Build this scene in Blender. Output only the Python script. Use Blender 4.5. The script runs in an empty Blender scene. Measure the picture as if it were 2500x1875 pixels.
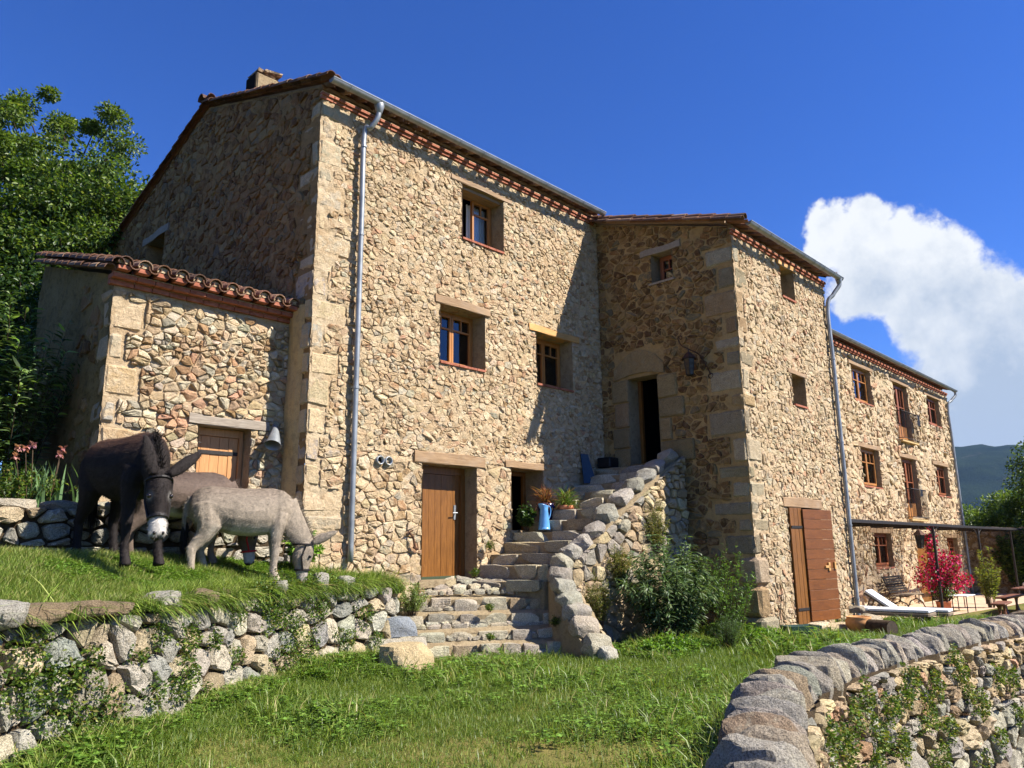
import bpy, math, random
import numpy as np
from mathutils import Vector, Matrix
PI = math.pi
random.seed(7); RNG = np.random.default_rng(11)
scene = bpy.context.scene
COL = scene.collection

# ---------------------------------------------------------------- camera
CAM_H = 1.6
YAW, PITCH, ROLL, FOC = math.radians(43.76), math.radians(12.29), math.radians(-0.674), 1878.0
def cam_axes():
    cy, sy, cp, sp = math.cos(YAW), math.sin(YAW), math.cos(PITCH), math.sin(PITCH)
    F = np.array([cy*cp, sy*cp, sp]); r = np.array([sy, -cy, 0.0]); u = np.cross(r, F)
    c, s = math.cos(ROLL), math.sin(ROLL)
    return np.array([c*r+s*u, -s*r+c*u, F])
CR = cam_axes(); CP = np.array([0, 0, CAM_H])
camd = bpy.data.cameras.new("camera"); cam = bpy.data.objects.new("camera", camd); COL.objects.link(cam)
m = Matrix.Identity(4)
for i in range(3):
    m[i][0] = CR[0][i]; m[i][1] = CR[1][i]; m[i][2] = -CR[2][i]; m[i][3] = CP[i]
cam.matrix_world = m
camd.sensor_width = 36.0; camd.lens = FOC/2500*36.0
camd.clip_start = 0.05; camd.clip_end = 60000
scene.camera = cam
def ray(x, y):
    return CR.T @ np.array([(x-1250)/FOC, -(y-937.5)/FOC, 1.0])
def on(ax, val, x, y):
    d = ray(x, y); i = 'XYZ'.index(ax); return CP + d*(val-CP[i])/d[i]
def proj(P):
    P = np.atleast_2d(P); c = (P-CP) @ CR.T
    w = np.maximum(c[:, 2], 0.05)
    return np.stack([1250+FOC*c[:, 0]/w, 937.5-FOC*c[:, 1]/w, c[:, 2]], 1)

# ---------------------------------------------------------------- sun and sky
SUN = np.array([0.61, -1.0, 1.15]); SUN /= np.linalg.norm(SUN)
sd = bpy.data.lights.new("sun", 'SUN'); sd.energy = 4.8; sd.angle = math.radians(0.53); sd.color = (1.0, 0.94, 0.85)
so = bpy.data.objects.new("sun", sd); COL.objects.link(so)
so.rotation_euler = Vector(-SUN).to_track_quat('-Z', 'Y').to_euler(); so.location = (5, -10, 20)
scene.view_settings.view_transform = 'Standard'; scene.view_settings.look = 'None'
scene.view_settings.exposure = 1.32; scene.view_settings.gamma = 1.0
scene.view_settings.use_curve_mapping = False
scene.cycles.max_bounces = 6; scene.cycles.diffuse_bounces = 3; scene.cycles.glossy_bounces = 3
scene.cycles.transmission_bounces = 4; scene.cycles.transparent_max_bounces = 8; scene.cycles.volume_bounces = 0
scene.cycles.use_denoising = True
SKY_STRENGTH = 0.058

world = bpy.data.worlds.new("World"); scene.world = world; world.use_nodes = True
def build_world():
    nt = world.node_tree; N = nt.nodes; L = nt.links; N.clear()
    out = N.new('ShaderNodeOutputWorld'); bg = N.new('ShaderNodeBackground'); bg.inputs['Strength'].default_value = SKY_STRENGTH
    sky = N.new('ShaderNodeTexSky'); sky.sky_type = 'NISHITA'; sky.sun_disc = False
    sky.sun_elevation = math.asin(SUN[2]); sky.sun_rotation = math.atan2(SUN[0], SUN[1])
    sky.altitude = 900; sky.air_density = 1.0; sky.dust_density = 0.15; sky.ozone_density = 4.0
    def math_(op, a, b=None, c=None, clamp=False):
        n = N.new('ShaderNodeMath'); n.operation = op; n.use_clamp = clamp
        for k, v in enumerate((a, b, c)):
            if v is None: continue
            if hasattr(v, 'default_value') or hasattr(v, 'is_linked'): L.new(v, n.inputs[k])
            else: n.inputs[k].default_value = v
        return n.outputs[0]
    hs = N.new('ShaderNodeHueSaturation'); hs.inputs['Saturation'].default_value = 1.22; hs.inputs['Value'].default_value = 0.92
    hs.inputs['Hue'].default_value = 0.508
    L.new(sky.outputs[0], hs.inputs['Color'])
    tint = N.new('ShaderNodeMix'); tint.data_type = 'RGBA'; tint.blend_type = 'MULTIPLY'; tint.inputs['Factor'].default_value = 1.0
    L.new(hs.outputs[0], tint.inputs['A']); tint.inputs['B'].default_value = (0.80, 0.98, 1.40, 1)
    tc = N.new('ShaderNodeTexCoord')
    dirv = tc.outputs['Generated']
    # billowing distortion of the direction
    def noise(scale, detail, rough, vec):
        n = N.new('ShaderNodeTexNoise'); n.inputs['Scale'].default_value = scale
        n.inputs['Detail'].default_value = detail; n.inputs['Roughness'].default_value = rough
        L.new(vec, n.inputs['Vector']); return n
    n1 = noise(9.0, 7.0, 0.58, dirv)
    sub = N.new('ShaderNodeVectorMath'); sub.operation = 'SUBTRACT'; L.new(n1.outputs['Color'], sub.inputs[0]); sub.inputs[1].default_value = (.5, .5, .5)
    mad = N.new('ShaderNodeVectorMath'); mad.operation = 'MULTIPLY_ADD'; L.new(sub.outputs[0], mad.inputs[0]); mad.inputs[1].default_value = (.11,)*3; L.new(dirv, mad.inputs[2])
    wv = mad.outputs[0]
    lobes = [(2010, 590, 72), (2115, 590, 95), (2240, 640, 115), (2150, 690, 112), (2330, 770, 160), (2450, 850, 200),
             (2400, 1000, 200), (2600, 780, 140), (2620, 1000, 240), (2760, 930, 230), (2950, 1050, 260), (2500, 1120, 220), (3300, 1000, 300), (3700, 1100, 300)]
    dens = None
    for (px, py, r) in lobes:
        d = ray(px, py); sc = np.linalg.norm(d); d = d/sc
        vd = N.new('ShaderNodeVectorMath'); vd.operation = 'DISTANCE'; L.new(wv, vd.inputs[0]); vd.inputs[1].default_value = tuple(d)
        ra = r/FOC/sc
        v = math_('MULTIPLY_ADD', vd.outputs['Value'], -1.0/ra, 1.0)
        dens = v if dens is None else math_('SMOOTH_MAX', dens, v, 0.12)
    n2 = noise(30.0, 10.0, 0.66, dirv)
    dn = math_('MULTIPLY_ADD', n2.outputs['Fac'], 0.55, math_('ADD', dens, -0.27))
    mr = N.new('ShaderNodeMapRange'); mr.interpolation_type = 'SMOOTHSTEP'; L.new(dn, mr.inputs[0])
    mr.inputs['From Min'].default_value = -0.05; mr.inputs['From Max'].default_value = 0.22
    # body tone: thicker and lower parts are greyer
    sx = N.new('ShaderNodeSeparateXYZ'); L.new(dirv, sx.inputs[0])
    n3 = noise(11.0, 5.0, 0.55, dirv)
    lowv = N.new('ShaderNodeMapRange'); L.new(sx.outputs['Z'], lowv.inputs[0]); lowv.inputs['From Min'].default_value = 0.12; lowv.inputs['From Max'].default_value = 0.36
    thick = N.new('ShaderNodeMapRange'); L.new(dn, thick.inputs[0]); thick.inputs['From Min'].default_value = 0.1; thick.inputs['From Max'].default_value = 0.8
    g = math_('MULTIPLY_ADD', n3.outputs['Fac'], 1.1, math_('MULTIPLY_ADD', lowv.outputs[0], 0.55, -0.42))
    g = math_('MULTIPLY_ADD', n2.outputs['Fac'], 0.55, math_('ADD', g, -0.27))
    g = math_('MULTIPLY_ADD', thick.outputs[0], -0.14, g, clamp=True)
    cr = N.new('ShaderNodeValToRGB'); L.new(g, cr.inputs[0])
    cr.color_ramp.elements[0].position = 0.2; cr.color_ramp.elements[0].color = (3.3, 4.0, 5.0, 1)
    cr.color_ramp.elements[1].position = 0.68; cr.color_ramp.elements[1].color = (6.6, 6.8, 7.0, 1)
    mix = N.new('ShaderNodeMix'); mix.data_type = 'RGBA'
    L.new(mr.outputs[0], mix.inputs['Factor']); L.new(tint.outputs['Result'], mix.inputs['A']); L.new(cr.outputs[0], mix.inputs['B'])
    L.new(mix.outputs['Result'], bg.inputs['Color']); L.new(bg.outputs[0], out.inputs['Surface'])
build_world()
# ---------------------------------------------------------------- helpers
def srgb(r, g, b):
    def f(c):
        c /= 255.0
        return c/12.92 if c <= 0.04045 else ((c+0.055)/1.055)**2.4
    return (f(r), f(g), f(b))
def hash3(i, j, k, s):
    h = (i*374761393 + j*668265263 + k*2147483647 + s*1274126177) & 0xFFFFFFFF
    h = ((h ^ (h >> 13))*1274126177) & 0xFFFFFFFF
    h = h ^ (h >> 16)
    return (h & 0xFFFF)/65535.0
def vnoise(P, s=0):
    P = np.asarray(P, float); I = np.floor(P).astype(np.int64); F = P-I; F = F*F*(3-2*F)
    r = 0
    for dx in (0, 1):
        for dy in (0, 1):
            for dz in (0, 1):
                w = (F[:, 0] if dx else 1-F[:, 0])*(F[:, 1] if dy else 1-F[:, 1])*(F[:, 2] if dz else 1-F[:, 2])
                r = r + w*hash3(I[:, 0]+dx, I[:, 1]+dy, I[:, 2]+dz, s)
    return r*2-1
def fbm(P, oct=3, s=0, gain=0.5):
    P = np.asarray(P, float); a = 1.0; r = 0; t = 0
    for o in range(oct):
        r = r + a*vnoise(P*(2.03**o), s+o*17); t += a; a *= gain
    return r/t
def root_loc(p):
    while p.parent is not None: p = p.parent
    return np.array(p.location)
def fast_mesh(name, V, F, cols=None, smooth=False):
    """F: list of faces, or an int array of tris/quads"""
    me = bpy.data.meshes.new(name)
    V = np.asarray(V, dtype=np.float32)
    if isinstance(F, np.ndarray):
        nf, k = F.shape
        me.vertices.add(len(V)); me.vertices.foreach_set('co', V.ravel())
        me.loops.add(nf*k); me.loops.foreach_set('vertex_index', F.astype(np.int32).ravel())
        me.polygons.add(nf); me.polygons.foreach_set('loop_start', np.arange(0, nf*k, k, dtype=np.int32))
        me.polygons.foreach_set('loop_total', np.full(nf, k, dtype=np.int32))
        me.update(calc_edges=True)
    else:
        me.from_pydata(V.tolist(), [], [tuple(f) for f in F]); me.update()
    if cols is not None:
        cols = np.asarray(cols, dtype=np.float32)
        if cols.ndim == 1: cols = np.tile(cols[:3], (len(V), 1))
        a = me.color_attributes.new('Col', 'FLOAT_COLOR', 'POINT')
        c4 = np.ones((len(V), 4), np.float32); c4[:, :3] = cols[:, :3]
        a.data.foreach_set('color', c4.ravel())
    if smooth:
        me.polygons.foreach_set('use_smooth', np.ones(len(me.polygons), bool))
    return me
def put(name, V, F, mat, parent=None, cols=None, smooth=False, kind=None, label=None, cat=None, group=None):
    """world coordinates in; made local to the thing the mesh belongs to"""
    V = np.asarray(V, float)
    if parent is not None: V = V-root_loc(parent)
    o = bpy.data.objects.new(name, fast_mesh(name, V, F, cols, smooth)); COL.objects.link(o)
    if mat is not None: o.data.materials.append(mat)
    if parent is not None: o.parent = parent
    if kind: o['kind'] = kind
    if label: o['label'] = label
    if cat: o['category'] = cat
    if group: o['group'] = group
    return o
def thing(name, label, cat, loc=(0, 0, 0), group=None):
    o = bpy.data.objects.new(name, None); COL.objects.link(o); o.location = loc; o.empty_display_size = 0.2
    o['label'] = label; o['category'] = cat
    if group: o['group'] = group
    return o
class MB:
    """collects shapes in world coordinates"""
    def __init__(s): s.V = []; s.F = []; s.C = []; s.n = 0
    def add(s, V, F, col=None):
        V = np.asarray(V, float); s.V.append(V)
        s.F += [tuple(int(i)+s.n for i in f) for f in F]; s.n += len(V)
        if col is not None: s.C.append(np.tile(np.asarray(col, float)[:3], (len(V), 1)) if np.ndim(col) == 1 else np.asarray(col)[:, :3])
        return s
    def box(s, c, size, rot=None, col=None, bevel=0.0):
        hx, hy, hz = (x/2 for x in size)
        if bevel > 0:
            V, F = bev_box(hx, hy, hz, min(bevel, hx*.9, hy*.9, hz*.9))
        else:
            V = np.array([(x, y, z) for x in (-hx, hx) for y in (-hy, hy) for z in (-hz, hz)])
            F = [(0, 1, 3, 2), (4, 6, 7, 5), (0, 4, 5, 1), (2, 3, 7, 6), (0, 2, 6, 4), (1, 5, 7, 3)]
        if rot is not None: V = V @ np.array(rot).T
        return s.add(V+np.asarray(c, float), F, col)
    def box2(s, a, b, col=None, bevel=0.0):
        a = np.asarray(a, float); b = np.asarray(b, float)
        return s.box((a+b)/2, np.abs(b-a), None, col, bevel)
    def tube(s, pts, rad, n=8, caps=True, col=None, flat=1.0, up=None):
        V, F = tube(pts, rad, n, caps, flat, up); return s.add(V, F, col)
    def put(s, name, mat, parent=None, smooth=False, **k):
        V = np.concatenate(s.V); C = np.concatenate(s.C) if s.C else None
        return put(name, V, s.F, mat, parent, C, smooth, **k)
def bev_box(hx, hy, hz, b):
    V = []; idx = {}
    for sx in (-1, 1):
        for sy in (-1, 1):
            for sz in (-1, 1):
                idx[(sx, sy, sz, 0)] = len(V); V.append((sx*hx, sy*(hy-b), sz*(hz-b)))
                idx[(sx, sy, sz, 1)] = len(V); V.append((sx*(hx-b), sy*hy, sz*(hz-b)))
                idx[(sx, sy, sz, 2)] = len(V); V.append((sx*(hx-b), sy*(hy-b), sz*hz))
    F = []
    for s in (-1, 1):
        q = [idx[(s, -1, -1, 0)], idx[(s, 1, -1, 0)], idx[(s, 1, 1, 0)], idx[(s, -1, 1, 0)]]; F.append(q if s > 0 else q[::-1])
        q = [idx[(-1, s, -1, 1)], idx[(1, s, -1, 1)], idx[(1, s, 1, 1)], idx[(-1, s, 1, 1)]]; F.append(q[::-1] if s > 0 else q)
        q = [idx[(-1, -1, s, 2)], idx[(1, -1, s, 2)], idx[(1, 1, s, 2)], idx[(-1, 1, s, 2)]]; F.append(q if s > 0 else q[::-1])
    for a in (-1, 1):
        for b2 in (-1, 1):
            q = [idx[(a, b2, -1, 0)], idx[(a, b2, -1, 1)], idx[(a, b2, 1, 1)], idx[(a, b2, 1, 0)]]; F.append(q if a*b2 < 0 else q[::-1])
            q = [idx[(a, -1, b2, 0)], idx[(a, -1, b2, 2)], idx[(a, 1, b2, 2)], idx[(a, 1, b2, 0)]]; F.append(q if a*b2 > 0 else q[::-1])
            q = [idx[(-1, a, b2, 1)], idx[(-1, a, b2, 2)], idx[(1, a, b2, 2)], idx[(1, a, b2, 1)]]; F.append(q if a*b2 < 0 else q[::-1])
            for c in (-1, 1):
                t = [idx[(a, b2, c, 0)], idx[(a, b2, c, 1)], idx[(a, b2, c, 2)]]; F.append(t if a*b2*c > 0 else t[::-1])
    return np.array(V), F
def tube(pts, rad, n=8, caps=True, flat=1.0, up=None):
    P = np.asarray(pts, float); k = len(P); rad = np.full(k, rad) if np.isscalar(rad) else np.asarray(rad, float)
    flat = np.full(k, flat) if np.isscalar(flat) else np.asarray(flat, float)
    T = np.zeros_like(P); T[1:-1] = P[2:]-P[:-2]; T[0] = P[1]-P[0]; T[-1] = P[-1]-P[-2]
    T /= np.linalg.norm(T, axis=1)[:, None]+1e-12
    u = np.array(up if up is not None else ((0, 0, 1) if abs(T[0][2]) < 0.9 else (1, 0, 0)), float)
    V = []
    a = np.arange(n)*2*PI/n
    for i in range(k):
        s = np.cross(T[i], u); ln = np.linalg.norm(s)
        if ln < 1e-6: s = np.array([1., 0, 0])
        else: s = s/ln
        w = np.cross(s, T[i]); 
        if up is None: u = w
        V.append(P[i]+rad[i]*(np.cos(a)[:, None]*s*flat[i]+np.sin(a)[:, None]*w))
    V = np.concatenate(V); F = []
    for i in range(k-1):
        for j in range(n):
            j2 = (j+1) % n
            F.append((i*n+j, i*n+j2, (i+1)*n+j2, (i+1)*n+j))
    if caps:
        F.append(tuple(range(n-1, -1, -1))); F.append(tuple((k-1)*n+j for j in range(n)))
    return V, F
def lathe(prof, n=20, c=(0, 0, 0)):
    V = []; F = []
    for r, z in prof:
        for j in range(n): V.append((c[0]+r*math.cos(2*PI*j/n), c[1]+r*math.sin(2*PI*j/n), c[2]+z))
    for i in range(len(prof)-1):
        for j in range(n):
            j2 = (j+1) % n; F.append((i*n+j, i*n+j2, (i+1)*n+j2, (i+1)*n+j))
    return np.array(V), F
def rotz(a):
    c, s = math.cos(a), math.sin(a); return np.array([[c, -s, 0], [s, c, 0], [0, 0, 1.0]])
def roty(a):
    c, s = math.cos(a), math.sin(a); return np.array([[c, 0, s], [0, 1.0, 0], [-s, 0, c]])
def rotx(a):
    c, s = math.cos(a), math.sin(a); return np.array([[1.0, 0, 0], [0, c, -s], [0, s, c]])

# ---------------------------------------------------------------- materials
MATS = {}
class NT:
    def __init__(s, name):
        s.m = bpy.data.materials.new(name); s.m.use_nodes = True; s.t = s.m.node_tree; s.N = s.t.nodes; s.L = s.t.links
        s.b = s.N['Principled BSDF']; s.obj = None
    def set(s, sock, v):
        if hasattr(v, 'links'): s.L.new(v, sock)
        else: sock.default_value = v
    def tc(s):
        if s.obj is None: s.obj = s.N.new('ShaderNodeTexCoord').outputs['Object']
        return s.obj
    def mapping(s, scale):
        n = s.N.new('ShaderNodeMapping'); s.L.new(s.tc(), n.inputs['Vector']); n.inputs['Scale'].default_value = scale; return n.outputs[0]
    def noise(s, scale, detail=4, rough=0.55, vec=None, out='Fac', dist=0.0):
        n = s.N.new('ShaderNodeTexNoise'); n.inputs['Scale'].default_value = scale; n.inputs['Detail'].default_value = detail
        n.inputs['Roughness'].default_value = rough; n.inputs['Distortion'].default_value = dist
        s.L.new(vec if vec is not None else s.tc(), n.inputs['Vector']); return n.outputs[out]
    def voro(s, scale, vec=None, feature='F1', out='Distance'):
        n = s.N.new('ShaderNodeTexVoronoi'); n.feature = feature; n.inputs['Scale'].default_value = scale
        s.L.new(vec if vec is not None else s.tc(), n.inputs['Vector']); return n.outputs[out]
    def ramp(s, fac, stops):
        n = s.N.new('ShaderNodeValToRGB'); s.L.new(fac, n.inputs[0]); e = n.color_ramp.elements
        while len(e) < len(stops): e.new(0.5)
        for k, (p, c) in enumerate(stops):
            e[k].position = p; e[k].color = (c, c, c, 1) if np.isscalar(c) else (*c[:3], 1)
        return n.outputs[0]
    def mix(s, fac, a, b, mode='MIX'):
        n = s.N.new('ShaderNodeMix'); n.data_type = 'RGBA'; n.blend_type = mode
        for sock, v in ((n.inputs['Factor'], fac), (n.inputs['A'], a), (n.inputs['B'], b)):
            if hasattr(v, 'links'): s.L.new(v, sock)
            else: sock.default_value = v if np.isscalar(v) else (*v[:3], 1)
        return n.outputs['Result']
    def math(s, op, a, b=0.0, clamp=False):
        n = s.N.new('ShaderNodeMath'); n.operation = op; n.use_clamp = clamp; s.set(n.inputs[0], a); s.set(n.inputs[1], b); return n.outputs[0]
    def attr(s, name='Col'):
        n = s.N.new('ShaderNodeAttribute'); n.attribute_name = name; return n.outputs['Color']
    def bump(s, h, strength=0.5, dist=0.02, prev=None):
        n = s.N.new('ShaderNodeBump'); n.inputs['Strength'].default_value = strength; n.inputs['Distance'].default_value = dist
        s.L.new(h, n.inputs['Height'])
        if prev is not None: s.L.new(prev, n.inputs['Normal'])
        s.L.new(n.outputs[0], s.b.inputs['Normal']); return n.outputs[0]
    def done(s, rough=0.9, spec=0.3, metal=0.0):
        if not s.b.inputs['Roughness'].links: s.set(s.b.inputs['Roughness'], rough)
        s.b.inputs['Specular IOR Level'].default_value = spec; s.b.inputs['Metallic'].default_value = metal
        return s.m
    def color(s, c):
        if hasattr(c, 'links'): s.L.new(c, s.b.inputs['Base Color'])
        else: s.b.inputs['Base Color'].default_value = (*c[:3], 1)
def mat_stone(name, lichen=0.3, speck=0.35, bump=0.8, stain=0.0, smear=None, cover=0.5):
    t = NT(name); c = t.attr()
    if smear is not None:      # lime pointing dragged over the stones
        sm = t.ramp(t.noise(6.5, 7, 0.68, dist=0.6), [(cover-.06, 0.0), (cover+.06, 0.85)]); c = t.mix(sm, c, t.mix(t.noise(2.2, 4), smear[0], smear[1]))
    n1 = t.noise(9, 6, 0.7); c = t.mix(t.ramp(n1, [(0.35, 0.0), (0.72, 0.6)]), c, t.mix(1.0, c, (0.62, 0.55, 0.46), 'MULTIPLY'))
    n2 = t.noise(90, 3, 0.7); c = t.mix(speck, c, t.mix(1.0, c, t.ramp(n2, [(0.34, 0.35), (0.5, 1.0), (0.68, 1.4)]), 'MULTIPLY'))
    n3 = t.noise(3.1, 6, 0.7, dist=0.4); c = t.mix(t.math('MULTIPLY', t.ramp(n3, [(0.56, 0.0), (0.68, 1.0)]), lichen), c, srgb(178, 172, 150))
    n4 = t.noise(2.2, 7, 0.75); c = t.mix(t.math('MULTIPLY', t.ramp(n4, [(0.6, 0.0), (0.75, 1.0)]), stain), c, srgb(70, 62, 50))
    t.color(c)
    h = t.math('ADD', t.math('ADD', t.noise(16, 7, 0.75), t.math('MULTIPLY', t.noise(6, 3, 0.6), 0.8)), t.math('MULTIPLY', t.noise(70, 4, 0.7), 0.4))
    t.bump(h, bump, 0.06)
    return t.done(0.92, 0.2)
def mat_simple(name, c1, c2=None, scale=8, rough=0.8, spec=0.3, bump=0.0, bscale=40, metal=0.0, detail=4):
    t = NT(name)
    if c2 is None: t.color(c1)
    else: t.color(t.mix(t.ramp(t.noise(scale, detail, 0.6), [(0.35, 0.0), (0.65, 1.0)]), c1, c2))
    if bump > 0: t.bump(t.noise(bscale, 4, 0.6), bump, 0.01)
    return t.done(rough, spec, metal)
def mat_wood(name, c1, c2, axis='Z', rough=0.55, scale=1.0, bump=0.25, worn=0.0):
    t = NT(name)
    sc = {'X': (1.2, 14, 14), 'Y': (14, 1.2, 14), 'Z': (14, 14, 1.2)}[axis]
    v = t.mapping(tuple(x*scale for x in sc)); n = t.noise(2.2, 6, 0.65, vec=v, dist=1.2)
    c = t.mix(t.ramp(n, [(0.3, 0.0), (0.7, 1.0)]), c1, c2)
    c = t.mix(0.35, c, t.mix(1.0, c, t.ramp(t.noise(1.7, 4, 0.6), [(0.3, 0.6), (0.7, 1.25)]), 'MULTIPLY'))
    if worn > 0: c = t.mix(t.math('MULTIPLY', t.ramp(t.noise(3.5, 6, 0.7), [(0.5, 0), (0.7, 1)]), worn), c, srgb(150, 142, 130))
    t.color(c); t.bump(n, bump, 0.01); return t.done(rough, 0.35)
def mat_leaf(name, trans=0.35, rough=0.45):
    t = NT(name); c = t.attr(); t.color(c)
    tr = t.N.new('ShaderNodeBsdfTranslucent'); t.L.new(t.mix(1.0, c, (1.25, 1.3, 0.55), 'MULTIPLY'), tr.inputs['Color'])
    mx = t.N.new('ShaderNodeMixShader'); mx.inputs[0].default_value = trans
    t.L.new(t.b.outputs[0], mx.inputs[1]); t.L.new(tr.outputs[0], mx.inputs[2])
    t.L.new(mx.outputs[0], t.N['Material Output'].inputs['Surface'])
    return t.done(rough, 0.35)
M = {}
M['stone'] = mat_stone('rubble_stone', 0.15, 0.45, 0.9, 0.25, (srgb(220, 200, 166), srgb(196, 168, 130)), 0.50)
M['stone_shade'] = mat_stone('shaded_brown_rubble', 0.1, 0.4, 0.9, 0.35, (srgb(170, 140, 98), srgb(150, 120, 82)), 0.53)  # browner copy of the front stone, the gable's shade put into its colour
M['stone_side'] = mat_stone('shade_side_rubble', 0.1, 0.45, 0.9, 0.3, (srgb(192, 162, 114), srgb(168, 138, 94)), 0.555)  # darker copy for the tower's unlit side, shade put into the colour
M['stone_bare'] = mat_stone('bare_rubble_stone', 0.2, 0.4, 0.9, 0.25)
M['granite'] = mat_stone('granite', 0.3, 1.0, 0.9, 0.4)
M['copestone'] = mat_stone('coping_granite', 0.55, 1.0, 1.0, 0.55)
def mat_mortar(name, c1, c2, c3, bump=0.9):
    t = NT(name)
    c = t.mix(t.ramp(t.noise(1.3, 6, 0.62), [(0.35, 0), (0.65, 1)]), c1, c2)
    c = t.mix(t.ramp(t.noise(9, 5, 0.7), [(0.48, 0), (0.72, 0.8)]), c, c3)
    c = t.mix(0.4, c, t.mix(1.0, c, t.ramp(t.noise(55, 3, 0.7), [(0.3, 0.6), (0.7, 1.3)]), 'MULTIPLY'))
    t.color(c); t.bump(t.math('ADD', t.noise(20, 7, 0.76), t.math('MULTIPLY', t.noise(80, 3, 0.7), 0.3)), bump, 0.06)
    return t.done(0.95, 0.15)
M['mortar'] = mat_mortar('lime_mortar', srgb(220, 200, 166), srgb(198, 170, 132), srgb(158, 128, 94), 1.0)
M['mortar_side'] = mat_mortar('shade_side_mortar', srgb(196, 166, 116), srgb(178, 148, 100), srgb(150, 122, 82))  # lime mortar toned down, shade of the tower side mixed into it
M['mortar_dark'] = mat_mortar('shaded_mortar', srgb(176, 144, 98), srgb(156, 124, 82), srgb(120, 94, 62))  # deeper copy of the lime mortar, shade painted in for unlit walls
M['mortar_grey'] = mat_mortar('grey_mortar', srgb(178, 160, 128), srgb(160, 140, 108), srgb(124, 106, 80))
M['plaster'] = mat_mortar('old_plaster', srgb(176, 150, 108), srgb(196, 166, 112), srgb(140, 118, 86), 0.35)
M['plaster_shade'] = mat_mortar('shaded_dirty_plaster', srgb(158, 136, 92), srgb(130, 110, 72), srgb(88, 74, 50), 0.8)  # dirty patchy plaster, also darkened to stand in for the side wall's shade
M['earth'] = mat_mortar('earth', srgb(92, 76, 56), srgb(74, 62, 44), srgb(60, 52, 38))
M['lintel'] = mat_wood('weathered_oak', srgb(120, 94, 66), srgb(156, 128, 96), 'X', 0.8, 1.0, 0.6, 0.25)
M['lintel_grey'] = mat_wood('grey_oak', srgb(112, 100, 86), srgb(160, 148, 132), 'X', 0.85, 1.0, 0.7, 0.5)
M['lintel_new'] = mat_wood('new_oak', srgb(176, 130, 74), srgb(196, 152, 94), 'X', 0.7, 1.0, 0.3)
M['door'] = mat_wood('varnished_door', srgb(96, 60, 22), srgb(134, 88, 38), 'Z', 0.42)
M['door_pale'] = mat_wood('pale_door', srgb(168, 116, 68), srgb(190, 142, 92), 'Z', 0.5)
M['door_red'] = mat_wood('red_door', srgb(94, 54, 18), srgb(122, 72, 28), 'X', 0.45)
M['win'] = mat_wood('window_wood', srgb(150, 98, 48), srgb(178, 122, 64), 'Z', 0.45)
M['win_red'] = mat_wood('red_window_wood', srgb(126, 70, 40), srgb(150, 90, 54), 'Z', 0.5)
M['brick'] = mat_simple('red_brick', srgb(132, 76, 56), srgb(160, 102, 80), 12, 0.85, 0.2, 0.4)
M['tile'] = mat_stone('clay_tile', 0.2, 0.4, 0.4, 0.3)
M['zinc'] = mat_simple('zinc', srgb(126, 130, 132), srgb(150, 154, 156), 5, 0.45, 0.5, 0.05, 20, 0.45)
M['iron'] = mat_simple('dark_iron', srgb(34, 32, 31), srgb(52, 46, 42), 20, 0.6, 0.4, 0.2, 60, 0.4)
M['rust'] = mat_simple('rusty_iron', srgb(58, 40, 30), srgb(92, 60, 40), 20, 0.75, 0.3, 0.3, 60, 0.3)
M['dark'] = mat_simple('dark_interior', (0.012, 0.010, 0.008), None, rough=0.95, spec=0.05)
M['terracotta'] = mat_simple('terracotta', srgb(180, 108, 72), srgb(196, 132, 98), 6, 0.85, 0.2, 0.2)
M['ochre'] = mat_simple('ochre_pot', srgb(176, 122, 70), srgb(196, 146, 94), 6, 0.7, 0.3, 0.15)
M['enamel'] = mat_simple('blue_enamel', srgb(86, 142, 196), srgb(98, 154, 206), 9, 0.25, 0.5)
M['cobalt'] = mat_simple('cobalt_glaze', srgb(14, 26, 84), None, rough=0.2, spec=0.5)
M['white'] = mat_simple('white_cloth', srgb(222, 222, 222), srgb(208, 210, 212), 4, 0.85, 0.2)
M['porcelain'] = mat_simple('porcelain', srgb(235, 232, 226), None, rough=0.2, spec=0.5)
M['grey_wood'] = mat_wood('grey_teak', srgb(96, 82, 66), srgb(134, 118, 98), 'X', 0.75, 1.0, 0.4)
M['brown_wood'] = mat_wood('brown_table_wood', srgb(98, 60, 38), srgb(128, 82, 54), 'X', 0.5)
M['green_plastic'] = mat_simple('green_plastic', srgb(30, 58, 48), srgb(38, 66, 54), 6, 0.5, 0.4)
M['black_plastic'] = mat_simple('black_plastic', srgb(20, 22, 24), None, rough=0.5)
M['dark_cloth'] = mat_simple('dark_cloth', srgb(36, 42, 52), srgb(28, 32, 40), 10, 0.9, 0.1)
M['slate_blue'] = mat_simple('blue_grey_paint', srgb(58, 78, 96), srgb(50, 68, 86), 6, 0.6)
M['red_strap'] = mat_simple('red_strap', srgb(168, 34, 36), None, rough=0.7)
M['leather'] = mat_simple('black_leather', srgb(28, 24, 22), None, rough=0.6)
M['leaf'] = mat_leaf('leaves'); M['leaf_dry'] = mat_leaf('dull_leaves', 0.25, 0.7)
M['petal'] = mat_leaf('petals', 0.35, 0.6)
M['bark'] = mat_simple('bark', srgb(84, 70, 54), srgb(58, 48, 38), 14, 0.95, 0.1, 0.9, 25)
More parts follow.
